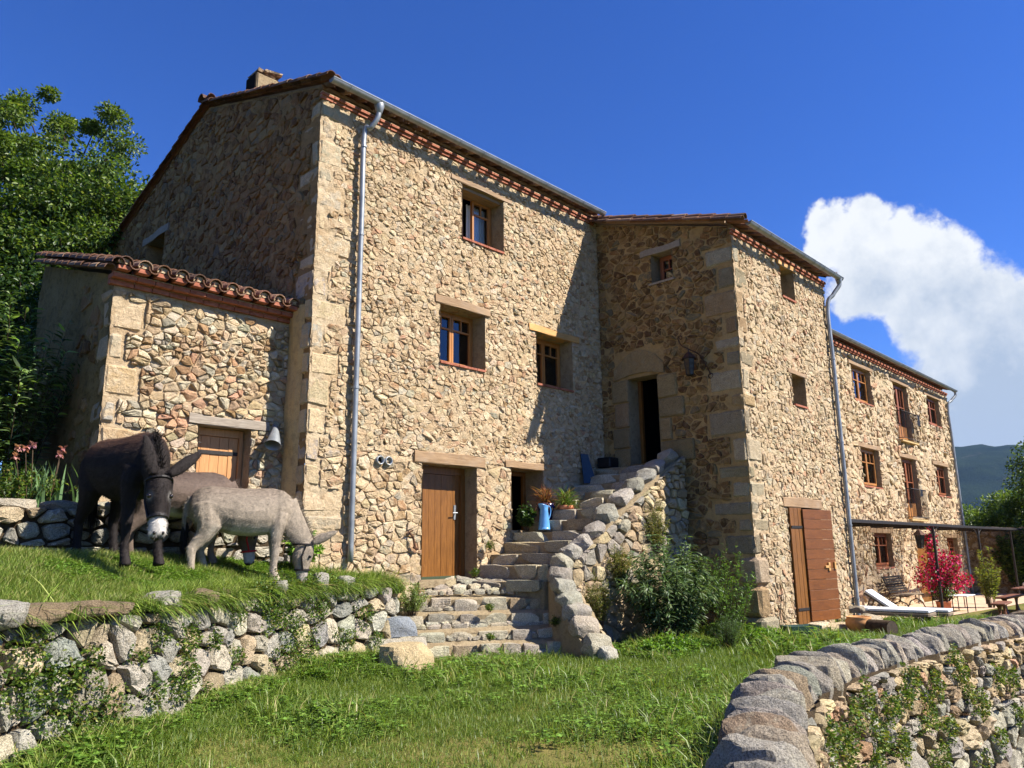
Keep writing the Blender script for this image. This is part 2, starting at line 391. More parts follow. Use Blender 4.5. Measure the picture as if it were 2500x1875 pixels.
def mat_glass():
    t = NT('window_glass'); gl = t.N.new('ShaderNodeBsdfGlossy'); gl.inputs['Roughness'].default_value = 0.015; gl.inputs['Color'].default_value = (0.95, 0.97, 1, 1)
    tr = t.N.new('ShaderNodeBsdfTransparent'); tr.inputs['Color'].default_value = (0.86, 0.9, 0.9, 1)
    fr = t.N.new('ShaderNodeFresnel'); fr.inputs['IOR'].default_value = 1.75
    mx = t.N.new('ShaderNodeMixShader'); t.L.new(fr.outputs[0], mx.inputs[0]); t.L.new(tr.outputs[0], mx.inputs[1]); t.L.new(gl.outputs[0], mx.inputs[2])
    t.L.new(mx.outputs[0], t.N['Material Output'].inputs['Surface']); t.N.remove(t.b); return t.m
M['glass'] = mat_glass()
M['smoked'] = mat_simple('smoked_glass', (0.03, 0.022, 0.015), None, rough=0.35, spec=0.4)
# ---------------------------------------------------------------- masonry
def clip_poly(poly, nx, ny, c):
    out = []; n = len(poly)
    d = [nx*p[0]+ny*p[1]-c for p in poly]
    for i in range(n):
        a, b = poly[i], poly[(i+1) % n]; da, db = d[i], d[(i+1) % n]
        if da <= 0: out.append(a)
        if (da < 0 and db > 0) or (da > 0 and db < 0):
            t = da/(da-db); out.append((a[0]+(b[0]-a[0])*t, a[1]+(b[1]-a[1])*t))
    return out
def clip_convex(poly, region):
    n = len(region)
    for i in range(n):
        x0, y0 = region[i]; x1, y1 = region[(i+1) % n]      # region counter-clockwise
        nx, ny = (y1-y0), -(x1-x0)
        poly = clip_poly(poly, nx, ny, nx*x0+ny*y0)
        if len(poly) < 3: return []
    return poly
def inside(region, x, y):
    n = len(region)
    for i in range(n):
        x0, y0 = region[i]; x1, y1 = region[(i+1) % n]
        if (y1-y0)*(x-x0)-(x1-x0)*(y-y0) > 1e-9: return False
    return True
def seeds_rows(u0, u1, v0, v1, h, rng, asp=(1.0, 2.3), vary=None):
    S = []; v = v0-h*.5
    while v < v1+h:
        rh = h*rng.uniform(0.6, 1.45); u = u0-rng.uniform(0, 2*h)
        while u < u1+h:
            w = rh*rng.uniform(*asp)
            if vary and rng.random() < vary:      # chips: two or three small stones in the place of one
                for k in range(rng.integers(2, 4)): S.append((u+w*rng.random(), v+rh*rng.random(), 0.5*(rh+h)))
            else: S.append((u+w/2+rng.normal(0, .14*h), v+rh/2+rng.normal(0, .26*rh), 0.5*(rh+h)))
            u += w
        v += rh
    return S
def voronoi_cells(S, region, holes=(), asp=1.35):
    """cells as polygons in (u, v)"""
    P = np.array([(s[0], s[1]*asp) for s in S]); hs = max(s[2] for s in S)*2.6
    grid = {}; rx = [q[0] for q in region]; ry_ = [q[1] for q in region]; e_ = hs*.5; RB = (min(rx)-e_, max(rx)+e_, min(ry_)-e_, max(ry_)+e_)
    for i, p in enumerate(P): grid.setdefault((int(p[0]//hs), int(p[1]//hs)), []).append(i)
    out = []
    for i, p in enumerate(P):
        u, v = S[i][0], S[i][1]
        if u < RB[0] or u > RB[1] or v < RB[2] or v > RB[3]: continue
        gx, gy = int(p[0]//hs), int(p[1]//hs); nb = []
        for dx in (-1, 0, 1):
            for dy in (-1, 0, 1): nb += grid.get((gx+dx, gy+dy), ())
        nb = np.array([k for k in nb if k != i]); D = P[nb]-p; d2 = (D**2).sum(1); o = np.argsort(d2)[:16]
        r = hs*0.9; poly = [(p[0]-r, p[1]-r), (p[0]+r, p[1]-r), (p[0]+r, p[1]+r), (p[0]-r, p[1]+r)]
        for k in o:
            if d2[k] < 1e-10: continue
            q = P[nb[k]]; mx, my = (p[0]+q[0])/2, (p[1]+q[1])/2; nx, ny = D[k]
            poly = clip_poly(poly, nx, ny, nx*mx+ny*my)
            if len(poly) < 3: break
        if len(poly) < 3: continue
        poly = [(x, y/asp) for x, y in poly]
        poly = clip_convex(poly, region)
        if len(poly) < 3: continue
        for (a, b, c, d) in holes:
            if len(poly) < 3: break
            xs = [q[0] for q in poly]; ys = [q[1] for q in poly]
            if max(xs) <= a or min(xs) >= b or max(ys) <= c or min(ys) >= d: continue
            g = max(((a-u), 'l'), ((u-b), 'r'), ((c-v), 'd'), ((v-d), 'u'))[1]
            poly = clip_poly(poly, *{'l': (1, 0, a), 'r': (-1, 0, -b), 'd': (0, 1, c), 'u': (0, -1, -d)}[g])
        if len(poly) >= 3: out.append(poly)
    return out
def stone_from_poly(poly, gap, H, rng, rings=((1.0, -0.02, 0), (0.94, 0.68, 1), (0.6, 1.0, 1)), nmax=9, tilt=0.13, wob=0.10, rnd=0.22):
    p = np.array(poly); c = p.mean(0); n = len(p)
    ext = p.max(0)-p.min(0)
    if min(ext) < 0.03 or max(ext) > 4.2*min(ext): return None
    # round the corners
    q = []
    for i in range(n):
        a, b = p[i], p[(i+1) % n]
        if np.linalg.norm(b-a) < 0.02: q.append((a+b)/2); continue
        r = rnd*rng.uniform(0.6, 1.3); q.append(a+(b-a)*r); q.append(b+(a-b)*r)
    q = np.array(q)
    if len(q) > nmax: q = q[np.sort(rng.choice(len(q), nmax, replace=False))]
    if len(q) < 4: return None
    d = q-c; r = np.linalg.norm(d, axis=1)+1e-6
    rr = np.maximum(r-gap*rng.uniform(0.5, 1.5, len(q)), 0.25*r)*(1+rng.normal(0, wob*0.5, len(q)))
    rr = np.minimum(rr, r*1.02)
    d = d/r[:, None]; k = len(q); size = float(min(ext))
    tu, tv = rng.normal(0, tilt, 2); V = []; off = rng.normal(0, 0.07, 2)*size
    for (s, hf, mov) in rings:
        pts = c+off*(1-s)+d*(rr*s)[:, None]
        if mov: pts = pts+rng.normal(0, wob*0.22*size, pts.shape)*(0.4 if s > .9 else 1)
        if hf <= 0: h = np.full(k, hf)
        else:
            h = H*hf+((pts-c)@np.array([tu, tv]))*hf+rng.normal(0, 0.10*abs(H)+0.002, k); h = np.maximum(h, 0.002)
        V.append(np.column_stack([pts, h]))
    V.append(np.array([[c[0]+off[0], c[1]+off[1], H*1.05+rng.normal(0, .1*abs(H)+.001)]]))
    V = np.concatenate(V); F = []; R = len(rings)
    for i in range(R-1):
        for j in range(k):
            j2 = (j+1) % k; F.append((i*k+j, i*k+j2, (i+1)*k+j2, (i+1)*k+j))
    for j in range(k): F.append(((R-1)*k+j, (R-1)*k+(j+1) % k, R*k))
    return V, F
def pick_colour(pal, rng, jit=0.07):
    w = np.array([x[1] for x in pal], float); c = np.array(pal[rng.choice(len(pal), p=w/w.sum())][0])
    return np.clip(c*(1+rng.normal(0, jit*1.6))*(1+rng.normal(0, jit*0.35, 3)), 0.01, 0.9)
def ccw(poly):
    a = 0
    for i in range(len(poly)):
        x0, y0 = poly[i]; x1, y1 = poly[(i+1) % len(poly)]; a += x0*y1-x1*y0
    return poly if a > 0 else poly[::-1]
class StoneSet:
    """stones of one thing: the largest in the picture become parts, the rest one joined part"""
    def __init__(s): s.items = []
    def add(s, V, F, col, mat, parent, name='stone'):
        s.items.append((V, F, col, mat, parent, name))
    def flush(s, root, limit, joined='small_stones'):
        sc = []
        for it in s.items:
            q = proj(it[0]); w = q[:, 0].clip(0, 2500); h = q[:, 1].clip(0, 1875)
            sc.append((w.max()-w.min())*(h.max()-h.min()) if q[:, 2].min() > 0.3 else 0)
        order = np.argsort(-np.array(sc)); groups = {}
        for k, i in enumerate(order):
            V, F, col, mat, parent, name = s.items[i]
            if k < limit and sc[i] > 60: put(name, V, F, mat, parent, col)
            else: groups.setdefault(mat.name, []).append(s.items[i])
        for g in groups.values():
            mb = MB()
            for V, F, col, mat, parent, name in g: mb.add(V, F, col)
            mb.put(joined, g[0][3], root, kind='stuff')
def plane_map(O, U, N, zdir=(0, 0, 1)):
    O, U, N, Z = (np.array(a, float) for a in (O, U, N, zdir))
    return lambda q: O+q[:, :1]*U+q[:, 1:2]*Z+q[:, 2:3]*N
def rubble(SS, parent, fmap, region, rng, h=0.15, holes=(), pal=None, mat=None, gap=0.012, H=(0.01, 0.045), asp=(1.0, 2.3), vasp=1.35, tilt=0.13, keep=1.0, detail=False, rnd=0.22, hvar=None, jit=0.07):
    region = ccw(region); us = [p[0] for p in region]; vs = [p[1] for p in region]
    S = seeds_rows(min(us), max(us), min(vs), max(vs), h, rng, asp, hvar)
    hvar = None
    if hvar is not None: S = hvar(S)
    for poly in voronoi_cells(S, region, holes, vasp):
        if keep < 1.0 and rng.random() > keep: continue
        if detail: r = stone_from_poly(poly, gap, rng.uniform(*H), rng, ((1.0, -0.06, 0), (0.985, 0.35, 1), (0.92, 0.8, 1), (0.72, 1.0, 1), (0.4, 1.06, 1)), 15, tilt, 0.09, rnd)
        else: r = stone_from_poly(poly, gap, rng.uniform(*H), rng, tilt=tilt, rnd=rnd)
        if r is None: continue
        SS.add(fmap(r[0]), r[1], pick_colour(pal, rng, jit), mat, parent)
def wall_base(name, root, fmap, u0, u1, v0, v1, mat, step=0.05, holes=(), top=None, amp=0.012, seed=0, depth=0.32, reveal=None, lim=0.02, pits=0.0):
    def lines(a, b, hs):
        L = set(np.round(np.linspace(a, b, max(2, int((b-a)/step)+1)), 4)); hs = sorted(set(round(h, 4) for h in hs if a < h < b))
        L = sorted(x for x in L if all(abs(x-h) > step*0.45 for h in hs) or x in (round(a, 4), round(b, 4)))
        return np.array(sorted(set(L) | set(hs)))
    us = lines(u0, u1, [h[0] for h in holes]+[h[1] for h in holes]); vs = lines(v0, v1, [h[2] for h in holes]+[h[3] for h in holes])
    Ug, Vg = np.meshgrid(us, vs, indexing='ij'); q = np.column_stack([Ug.ravel(), Vg.ravel(), np.zeros(Ug.size)])
    W = fmap(q); nz = fbm(W*9.5, 3, seed, 0.75)*amp*1.6+fbm(W*1.1, 2, seed+5)*amp*0.5-0.004
    if pits: nz = nz-pits*sstep(.42, .7, fbm(W*4.7+7, 3, seed+9, .6))
    q[:, 2] = np.clip(nz, -0.06, lim)
    over = None
    if top is not None:
        tp = top(q[:, 0]); over = q[:, 1] > tp-1e-6; q[:, 1] = np.minimum(q[:, 1], tp)
    nv = len(vs); uc = (us[1:]+us[:-1])/2; vc = (vs[1:]+vs[:-1])/2
    keep = np.ones((len(uc), len(vc)), bool)
    for (a, b, c, d) in holes: keep &= ~(((uc > a) & (uc < b))[:, None] & ((vc > c) & (vc < d))[None, :])
    ii, jj = np.where(keep); F = np.column_stack([ii*nv+jj, (ii+1)*nv+jj, (ii+1)*nv+jj+1, ii*nv+jj+1])
    if over is not None: F = F[~(over[F[:, 0]] & over[F[:, 1]])]
    o = put(name, fmap(q), F, mat, root)
    if reveal is not None and holes:
        for k, (a, b, c, d) in enumerate(holes):
            mb = MB()
            dp = depth[k] if isinstance(depth, (list, tuple)) else depth
            if dp <= 0: continue
            n = max(2, int((d-c)/0.09)); nu = max(2, int((b-a)/0.09)); nd = max(3, int(dp/0.08))
            def patch(fn, n1, n2):
                g = np.array([fn(i/n1, j/n2) for i in range(n1+1) for j in range(n2+1)])
                X = fmap(g); X = X+(fbm(X*7, 3, seed+3)[:, None]*0.012)
                mb.add(X, [(i*(n2+1)+j, (i+1)*(n2+1)+j, (i+1)*(n2+1)+j+1, i*(n2+1)+j+1) for i in range(n1) for j in range(n2)])
            patch(lambda s, t: (a, c+(d-c)*s, 0.022-(dp+.022)*t), n, nd)
            patch(lambda s, t: (b, c+(d-c)*s, 0.022-(dp+.022)*t), n, nd)
            patch(lambda s, t: (a+(b-a)*s, d, 0.022-(dp+.022)*t), nu, nd)
            patch(lambda s, t: (a+(b-a)*s, c, 0.022-(dp+.022)*t), nu, nd)
            mb.put('reveal', reveal, o)
    return o
def noisy_block(c, size, rot, rng, amp=0.02, bevel=0.03, div=False):
    hx, hy, hz = (x/2 for x in size)
    V, F = bev_box(hx, hy, hz, min(bevel, hx*.6, hy*.6, hz*.6))
    V = V+rng.normal(0, amp*0.6, V.shape)+fbm(V*4+rng.uniform(0, 50, 3), 2, 3)[:, None]*amp
    if rot is not None: V = V @ np.array(rot).T
    return V+np.asarray(c, float), F
_cs = {}
def cubesphere(n):
    if n in _cs: return _cs[n]
    V = {}; F = []
    def vid(p):
        k = tuple(np.round(p, 6)); return V.setdefault(k, len(V))
    a = np.linspace(-1, 1, n+1)
    for ax in range(3):
        for s in (-1, 1):
            for i in range(n):
                for j in range(n):
                    q = []
                    for (x, y) in ((a[i], a[j]), (a[i+1], a[j]), (a[i+1], a[j+1]), (a[i], a[j+1])):
                        p = [0, 0, 0]; p[ax] = s; p[(ax+1) % 3] = x; p[(ax+2) % 3] = y; q.append(vid(p))
                    F.append(tuple(q if s > 0 else q[::-1]))
    P = np.array(list(V.keys())); _cs[n] = (P, F); return _cs[n]
def boulder(c, size, rot, rng, n=5, square=0.5, cuts=9, amp=0.06):
    P, F = cubesphere(n); L = np.linalg.norm(P, axis=1)[:, None]; S = P/L; p = S*(1-square)+P*square*0.86
    for k in range(cuts):
        nn = rng.normal(size=3); nn /= np.linalg.norm(nn); d = rng.uniform(0.72, 0.95)
        e = np.maximum(p@nn-d, 0); p = p-e[:, None]*nn*0.85
    p = p*(1+fbm(p*1.7+rng.uniform(0, 90, 3), 3, 5)[:, None]*amp*1.4)
    p = p+(fbm(p*5+rng.uniform(0, 90, 3), 2, 9)[:, None]*amp*0.45)*S
    p = p*np.array(size)/2
    if rot is not None: p = p@np.array(rot).T
    return p+np.asarray(c, float), F
class Path:
    def __init__(s, pts):
        P = np.array(pts, float); Q = [P[0]]
        for i in range(len(P)-1):      # Catmull-Rom
            p0, p1, p2, p3 = P[max(i-1, 0)], P[i], P[i+1], P[min(i+2, len(P)-1)]
            for t in np.linspace(0, 1, 9)[1:]:
                Q.append(0.5*((2*p1)+(-p0+p2)*t+(2*p0-5*p1+4*p2-p3)*t*t+(-p0+3*p1-3*p2+p3)*t**3))
        s.P = np.array(Q); s.s = np.concatenate([[0], np.cumsum(np.linalg.norm(np.diff(s.P[:, :2], axis=0), axis=1))]); s.L = s.s[-1]
    def at(s, u):
        u = np.asarray(u, float); return np.stack([np.interp(u, s.s, s.P[:, k]) for k in range(s.P.shape[1])], -1)
    def tan(s, u):
        d = s.at(np.asarray(u)+0.08)-s.at(np.asarray(u)-0.08); d = d[..., :2]; return d/(np.linalg.norm(d, axis=-1, keepdims=True)+1e-9)
    def dist(s, X, Y):
        """signed distance (positive on the left of the path) and the foot's length along it"""
        A = s.P[:-1, :2]; B = s.P[1:, :2]; best = np.full(X.shape, 1e9); sg = np.zeros(X.shape); uu = np.zeros(X.shape)
        for i in range(len(A)):
            d = B[i]-A[i]; l2 = d@d+1e-12; t = np.clip(((X-A[i][0])*d[0]+(Y-A[i][1])*d[1])/l2, 0, 1)
            dx = X-A[i][0]-t*d[0]; dy = Y-A[i][1]-t*d[1]; q = np.hypot(dx, dy); m_ = q < best
            best = np.where(m_, q, best); sg = np.where(m_, np.sign(d[0]*dy-d[1]*dx), sg); uu = np.where(m_, s.s[i]+t*math.sqrt(l2), uu)
        return best*sg, uu
def path_map(path, side=-1, z0=None, batter=0.0):
    """(u, v, h): along the path, up, out of the face. side -1: the face looks to the right of the path"""
    def f(q):
        u = q[:, 0]; p = path.at(u); t = path.tan(u); n = np.stack([t[:, 1], -t[:, 0]], -1)*(1 if side < 0 else -1)
        z = q[:, 1] if z0 is None else q[:, 1]+z0(u)
        o = (q[:, 2]-q[:, 1]*batter)[:, None]
        return np.column_stack([p[:, :2]+n*o, z])
    return f
def sstep(a, b, x):
    t = np.clip((np.asarray(x, float)-a)/(b-a), 0, 1); return t*t*(3-2*t)
# ---------------------------------------------------------------- ground
RW = Path([(-5.5, 2.6), (-2.0, 4.2), (0.4, 5.55), (2.0, 6.62), (2.9, 7.15), (4.0, 8.0), (5.3, 8.8), (6.6, 9.3), (7.3, 9.42)])
PW = Path([(3.2, 1.72), (4.5, 2.32), (5.3, 2.72), (6.2, 3.1), (7.2, 3.40), (8.2, 3.52), (9.5, 3.54), (11.2, 3.47), (13.2, 3.28), (16, 2.95), (22, 2.2), (30, 1.1)])
def gz(x, y):
    x = np.asarray(x, float); y = np.asarray(y, float)
    z = 0.03*fbm(np.column_stack([x.ravel()*0.5, y.ravel()*0.5, 0*x.ravel()]), 2, 4).reshape(x.shape)
    d, u = RW.dist(x, y); z = z+0.15*(1-sstep(0.2, 1.8, np.abs(d)))*sstep(8.5, 5.5, x)
    z = z-0.05*sstep(12, 17, x)-0.20*sstep(17.5, 22, x)
    d2, u2 = PW.dist(x, y); drop = sstep(-0.02, -0.22, d2)
    z = np.where(x > 3.0, z-(1.75*drop*sstep(3.0, 4.3, x)), z-0.9*sstep(1.0, -2.5, y)*sstep(-1, 3, x))
    return z
def tz(x, y):
    x = np.asarray(x, float); y = np.asarray(y, float); d, u = RW.dist(x, y)
    z = 1.14+0.42*sstep(0.1, 2.0, d)+0.035*fbm(np.column_stack([x.ravel()*0.9, y.ravel()*0.9, 0*x.ravel()]), 2, 8).reshape(x.shape)
    return z+0.05*sstep(3.0, 1.0, x)*sstep(0.2, 0.8, d)-0.12*sstep(5.6, 7.4, x)*sstep(1.2, 0.2, d)
def mat_ground(name, c1, c2, c3):
    t = NT(name); c = t.mix(t.ramp(t.noise(1.1, 5, 0.6), [(0.35, 0), (0.65, 1)]), c1, c2)
    c = t.mix(t.ramp(t.noise(14, 4, 0.6), [(0.45, 0), (0.7, 1)]), c, c3); t.color(c)
    t.bump(t.noise(25, 5, 0.7), 0.8, 0.04); return t.done(0.95, 0.1)
M['turf'] = mat_ground('turf', srgb(84, 94, 40), srgb(122, 112, 64), srgb(108, 100, 56))
M['hill'] = mat_ground('rough_grass', srgb(46, 62, 28), srgb(60, 70, 32), srgb(78, 72, 44))
def grid_surface(name, xs, ys, zf, mat, kind='structure', label=None):
    X, Y = np.meshgrid(xs, ys, indexing='ij'); Z = zf(X, Y); V = np.column_stack([X.ravel(), Y.ravel(), Z.ravel()]); n = len(ys)
    i, j = np.meshgrid(np.arange(len(xs)-1), np.arange(n-1), indexing='ij'); i = i.ravel(); j = j.ravel()
    return put(name, V, np.column_stack([i*n+j, (i+1)*n+j, (i+1)*n+j+1, i*n+j+1]), mat, None, None, True, kind=kind, label=label)
grid_surface('lawn', np.arange(-8, 46.1, 0.2), np.arange(-7, 12.01, 0.1), gz, M['turf'])
# terrace: a sheet from behind the retaining wall to the house
def build_terrace():
    us = np.arange(0, RW.L+0.01, 0.15); P = RW.at(us); T = RW.tan(us); Nn = np.stack([-T[:, 1], T[:, 0]], -1); A = P[:, :2]+Nn*(0.30+0.06*np.sin(us*7)+.04*np.sin(us*17))[:, None]
    bx = np.interp(us, [0, RW.L*0.35, RW.L*0.55, RW.L], [-9, -1.5, 1.5, 7.55]); by = np.interp(us, [0, RW.L*0.35, RW.L*0.55, RW.L], [12, 11.2, 11.2, 10.4]); B = np.column_stack([bx, by])
    n = 26; t = np.linspace(0, 1, n); Q = A[:, None, :]*(1-t)[None, :, None]+B[:, None, :]*t[None, :, None]
    Q = Q.reshape(-1, 2); V = np.column_stack([Q, tz(Q[:, 0], Q[:, 1])]); i, j = np.meshgrid(np.arange(len(us)-1), np.arange(n-1), indexing='ij'); i = i.ravel(); j = j.ravel()
    put('terrace', V, np.column_stack([i*n+j, (i+1)*n+j, (i+1)*n+j+1, i*n+j+1]), M['turf'], None, None, True, kind='structure')
build_terrace()
def bedz(x, y): return 2.12+0.10*np.maximum(y-10.2, 0)+0.02*np.maximum(-x, 0)+0.05*np.sin(x*1.3)*np.cos(y*1.1)
grid_surface('hillside', np.arange(-40, 6.6, 0.6), np.concatenate([np.arange(10.5, 14, 0.4), np.arange(14, 60, 2.0)]), bedz, M['hill'])
def farz(x, y):
    r = np.hypot(x, y); return -2.6-0.010*np.maximum(r-60, 0)*(x > 0)+0*y
def build_far():
    rr = np.array([0, 12, 25, 45, 80, 140, 260, 500, 1000, 2000, 3400]); n = 48; V = []; 
    for r in rr:
        a = np.arange(n)*2*PI/n; V.append(np.column_stack([r*np.cos(a)+5, r*np.sin(a)-0.0, np.full(n, -2.7-min(r, 400)*0.02)]))
    V = np.concatenate(V); i, j = np.meshgrid(np.arange(len(rr)-1), np.arange(n), indexing='ij'); i = i.ravel(); j = j.ravel(); j2 = (j+1) % n
    put('ground', V, np.column_stack([i*n+j, (i+1)*n+j, (i+1)*n+j2, i*n+j2]), M['hill'], None, None, True, kind='structure')
build_far()
# mountain across the valley
def build_mountain():
    az = np.radians(np.linspace(-35, 40, 220)); k = 46; V = []
    ridge = np.interp(np.degrees(az), [-35, -12, 0, 6, 9.5, 12, 14, 17, 22, 30, 40], [85, 170, 265, 298, 312, 318, 322, 316, 298, 225, 110])
    for i in range(k):
        t = i/(k-1); r = 1500+1300*t
        x = r*np.cos(az); y = r*np.sin(az); prof = (t**0.85)
        nz = fbm(np.column_stack([x/260, y/260, 0*x]), 5, 21, 0.55)*70*math.sin(PI*min(t*0.96+0.04, 1))+fbm(np.column_stack([x/40, y/40, 0*x]), 3, 22)*7
        V.append(np.column_stack([x, y, -55+(ridge+45)*prof+nz]))
    r = 3300; V.append(np.column_stack([r*np.cos(az), r*np.sin(az), np.full(len(az), -60.0)]))
    n = len(az); V = np.concatenate(V); i, j = np.meshgrid(np.arange(k), np.arange(n-1), indexing='ij'); i = i.ravel(); j = j.ravel()
    t = NT('wooded_mountain'); c = t.mix(t.ramp(t.noise(0.006, 8, 0.6), [(0.4, 0), (0.6, 1)]), srgb(22, 34, 20), srgb(40, 52, 28))
    c = t.mix(t.ramp(t.noise(0.013, 8, 0.65), [(0.6, 0), (0.72, 0.6)]), c, srgb(84, 82, 70)); t.color(c)
    t.bump(t.noise(0.12, 6, 0.75), 1.0, 9.0); t.done(1.0, 0.0)
    put('mountain', V, np.column_stack([i*n+j, (i+1)*n+j, (i+1)*n+j+1, i*n+j+1]), t.m, None, None, False, kind='structure')
build_mountain()
# ---------------------------------------------------------------- palettes
PAL_FRONT = [(srgb(202, 179, 144), 5), (srgb(190, 164, 129), 4), (srgb(168, 136, 100), 2.0), (srgb(188, 178, 154), 1.4), (srgb(212, 195, 164), 4), (srgb(192, 152, 120), 1.2), (srgb(164, 154, 134), 0.7)]
PAL_SIDE = [(srgb(146, 114, 76), 4), (srgb(128, 98, 64), 3), (srgb(108, 80, 52), 2), (srgb(162, 136, 94), 2), (srgb(122, 110, 88), 1)]  # gable and lean-to side stones, darkened to carry their shade
PAL_TOWER = [(srgb(140, 108, 68), 4), (srgb(120, 92, 58), 3), (srgb(152, 124, 82), 2.2), (srgb(104, 78, 50), 2), (srgb(128, 116, 90), 1.4)]  # tower side stones, darker than its front with the shade coloured in
PAL_TQ = [(srgb(172, 160, 134), 3), (srgb(160, 146, 118), 3), (srgb(166, 140, 104), 1.5), (srgb(182, 168, 140), 1.5)]
PAL_TFRONT = [(srgb(201, 181, 149), 5), (srgb(188, 165, 132), 3), (srgb(184, 144, 114), 1.1), (srgb(192, 180, 156), 1.6), (srgb(168, 140, 106), 1.2)]
PAL_GRANITE = [(srgb(168, 162, 148), 4), (srgb(182, 170, 144), 3), (srgb(150, 146, 138), 2), (srgb(190, 168, 128), 1.5)]
PAL_QUOIN = [(srgb(198, 178, 142), 4), (srgb(188, 174, 148), 2.5), (srgb(190, 160, 122), 1.2), (srgb(178, 170, 154), 1.0)]
PAL_TILE = [(srgb(116, 84, 66), 3), (srgb(132, 98, 78), 3), (srgb(100, 78, 66), 2), (srgb(146, 116, 96), 1.5)]
rng = np.random.default_rng(5)

# ---------------------------------------------------------------- shared builders
def lintel(parent, p0, p1, out, mat, sag=0.01, name='lintel', depth=0.3, axis='X'):
    """a hewn beam: p0 lower-left corner on the wall face, p1 upper-right corner"""
    p0 = np.array(p0, float); p1 = np.array(p1, float); L = np.linalg.norm((p1-p0)[:2]); d = (p1-p0)/L; d[2] = 0
    n = np.array(out, float); k = 9; V = []; ph = rng.uniform(0, 9)
    for i in range(k):
        t = i/(k-1); b = p0+d*L*t; w = 0.012*np.sin(t*7+ph)+rng.normal(0, .003)
        for (o, z) in ((0.03+w*.6, p0[2]+w*0.6), (0.035, p0[2]+0.02+w), (0.032+w*.4, p1[2]-0.012+w*0.9), (0.018, p1[2]+w*0.9), (-depth, p1[2]), (-depth, p0[2])):
            q = b+n*o; q[2] = z; V.append(q)
    F = [(i*6+j, i*6+(j+1) % 6, (i+1)*6+(j+1) % 6, (i+1)*6+j) for i in range(k-1) for j in range(6)]
    F += [tuple(range(5, -1, -1)), tuple((k-1)*6+j for j in range(6))]
    if np.cross(d, np.array([0, 0, 1]))@n < 0: F = [f[::-1] for f in F]
    return put(name, V, F, mat, parent)
def frame_basis(fm):
    o = fm(np.array([[0, 0, 0.]]))[0]; return fm, o
def obox(mb, fm, u0, u1, v0, v1, h0, h1, bevel=0.0):
    """box given in wall coordinates"""
    q = np.array([(u, v, h) for u in (u0, u1) for v in (v0, v1) for h in (h0, h1)])
    mb.add(fm(q), [(0, 1, 3, 2), (4, 6, 7, 5), (0, 4, 5, 1), (2, 3, 7, 6), (0, 2, 6, 4), (1, 5, 7, 3)]); return mb
def interior(parent, fm, u0, u1, v0, v1, d0, d1):
    q = np.array([(u0-.4, v0-.3, -d0), (u1+.4, v0-.3, -d0), (u1+.4, v1+.2, -d0), (u0-.4, v1+.2, -d0), (u0-.4, v0-.3, -d1), (u1+.4, v0-.3, -d1), (u1+.4, v1+.2, -d1), (u0-.4, v1+.2, -d1)])
    return put('dark_room', fm(q), [(0, 1, 5, 4), (1, 2, 6, 5), (2, 3, 7, 6), (3, 0, 4, 7), (4, 5, 6, 7)], M['dark'], parent)
def window(parent, fm, u0, u1, v0, v1, depth, mat, style='2x', bar=0.045, bars=(0.72,), sill=True, open_left=0.0, sill_mat=None, label=None):
    mb = MB(); d0, d1 = -depth-0.05, -depth
    fw = 0.06
    for (a, b, c, d) in ((u0, u0+fw, v0, v1), (u1-fw, u1, v0, v1), (u0+fw, u1-fw, v1-fw, v1), (u0+fw, u1-fw, v0, v0+fw)): obox(mb, fm, a, b, c, d, d0, d1)
    w = mb.put('window', mat, parent)
    if label: w['label'] = label
    leaves = [(u0+fw, (u0+u1)/2), ((u0+u1)/2, u1-fw)] if style == '2x' else [(u0+fw, u1-fw)]
    if open_left: leaves = leaves[1:]
    for (a, b) in leaves:
        lm = MB(); a += .004; b -= .004; c, d = v0+fw+.004, v1-fw-.004; e0, e1 = d0+.006, d1+.018
        for (p, q, r, s) in ((a, a+bar, c, d), (b-bar, b, c, d), (a+bar, b-bar, d-bar, d), (a+bar, b-bar, c, c+bar*1.3)): obox(lm, fm, p, q, r, s, e0, e1)
        ys = [c+(d-c)*t for t in bars]
        for y in ys: obox(lm, fm, a+bar, b-bar, y-.014, y+.014, e0+.004, e1-.006)
        if bars: obox(lm, fm, (a+b)/2-.012, (a+b)/2+.012, ys[-1]+.014, d-bar, e0+.006, e1-.008)
        lm.put('sash', mat, w)
        for (p, q, r, s) in ([(a+bar, b-bar, c+bar, (ys[0]-.014) if bars else d-bar)]+([(a+bar, (a+b)/2-.012, ys[-1]+.014, d-bar), ((a+b)/2+.012, b-bar, ys[-1]+.014, d-bar)] if bars else [])):
            qv = np.array([(p-.005, r-.005, d0+.03), (q+.005, r-.005, d0+.03), (q+.005, s+.005, d0+.03), (p-.005, s+.005, d0+.03)])
            put('pane', fm(qv), [(0, 1, 2, 3)], M['glass'], w)
    if sill:
        sm = MB(); k = max(2, int((u1-u0)/0.22)); ws = (u1-u0)/k
        for i in range(k):
            pc = MB(); j = rng.normal(0, .002); obox(pc, fm, u0+i*ws+.004, u0+(i+1)*ws-.004, v0-.045, v0-.004, -depth, 0.045+j); pc.put('sill_tile', sill_mat or M['brick'], w)
    return w
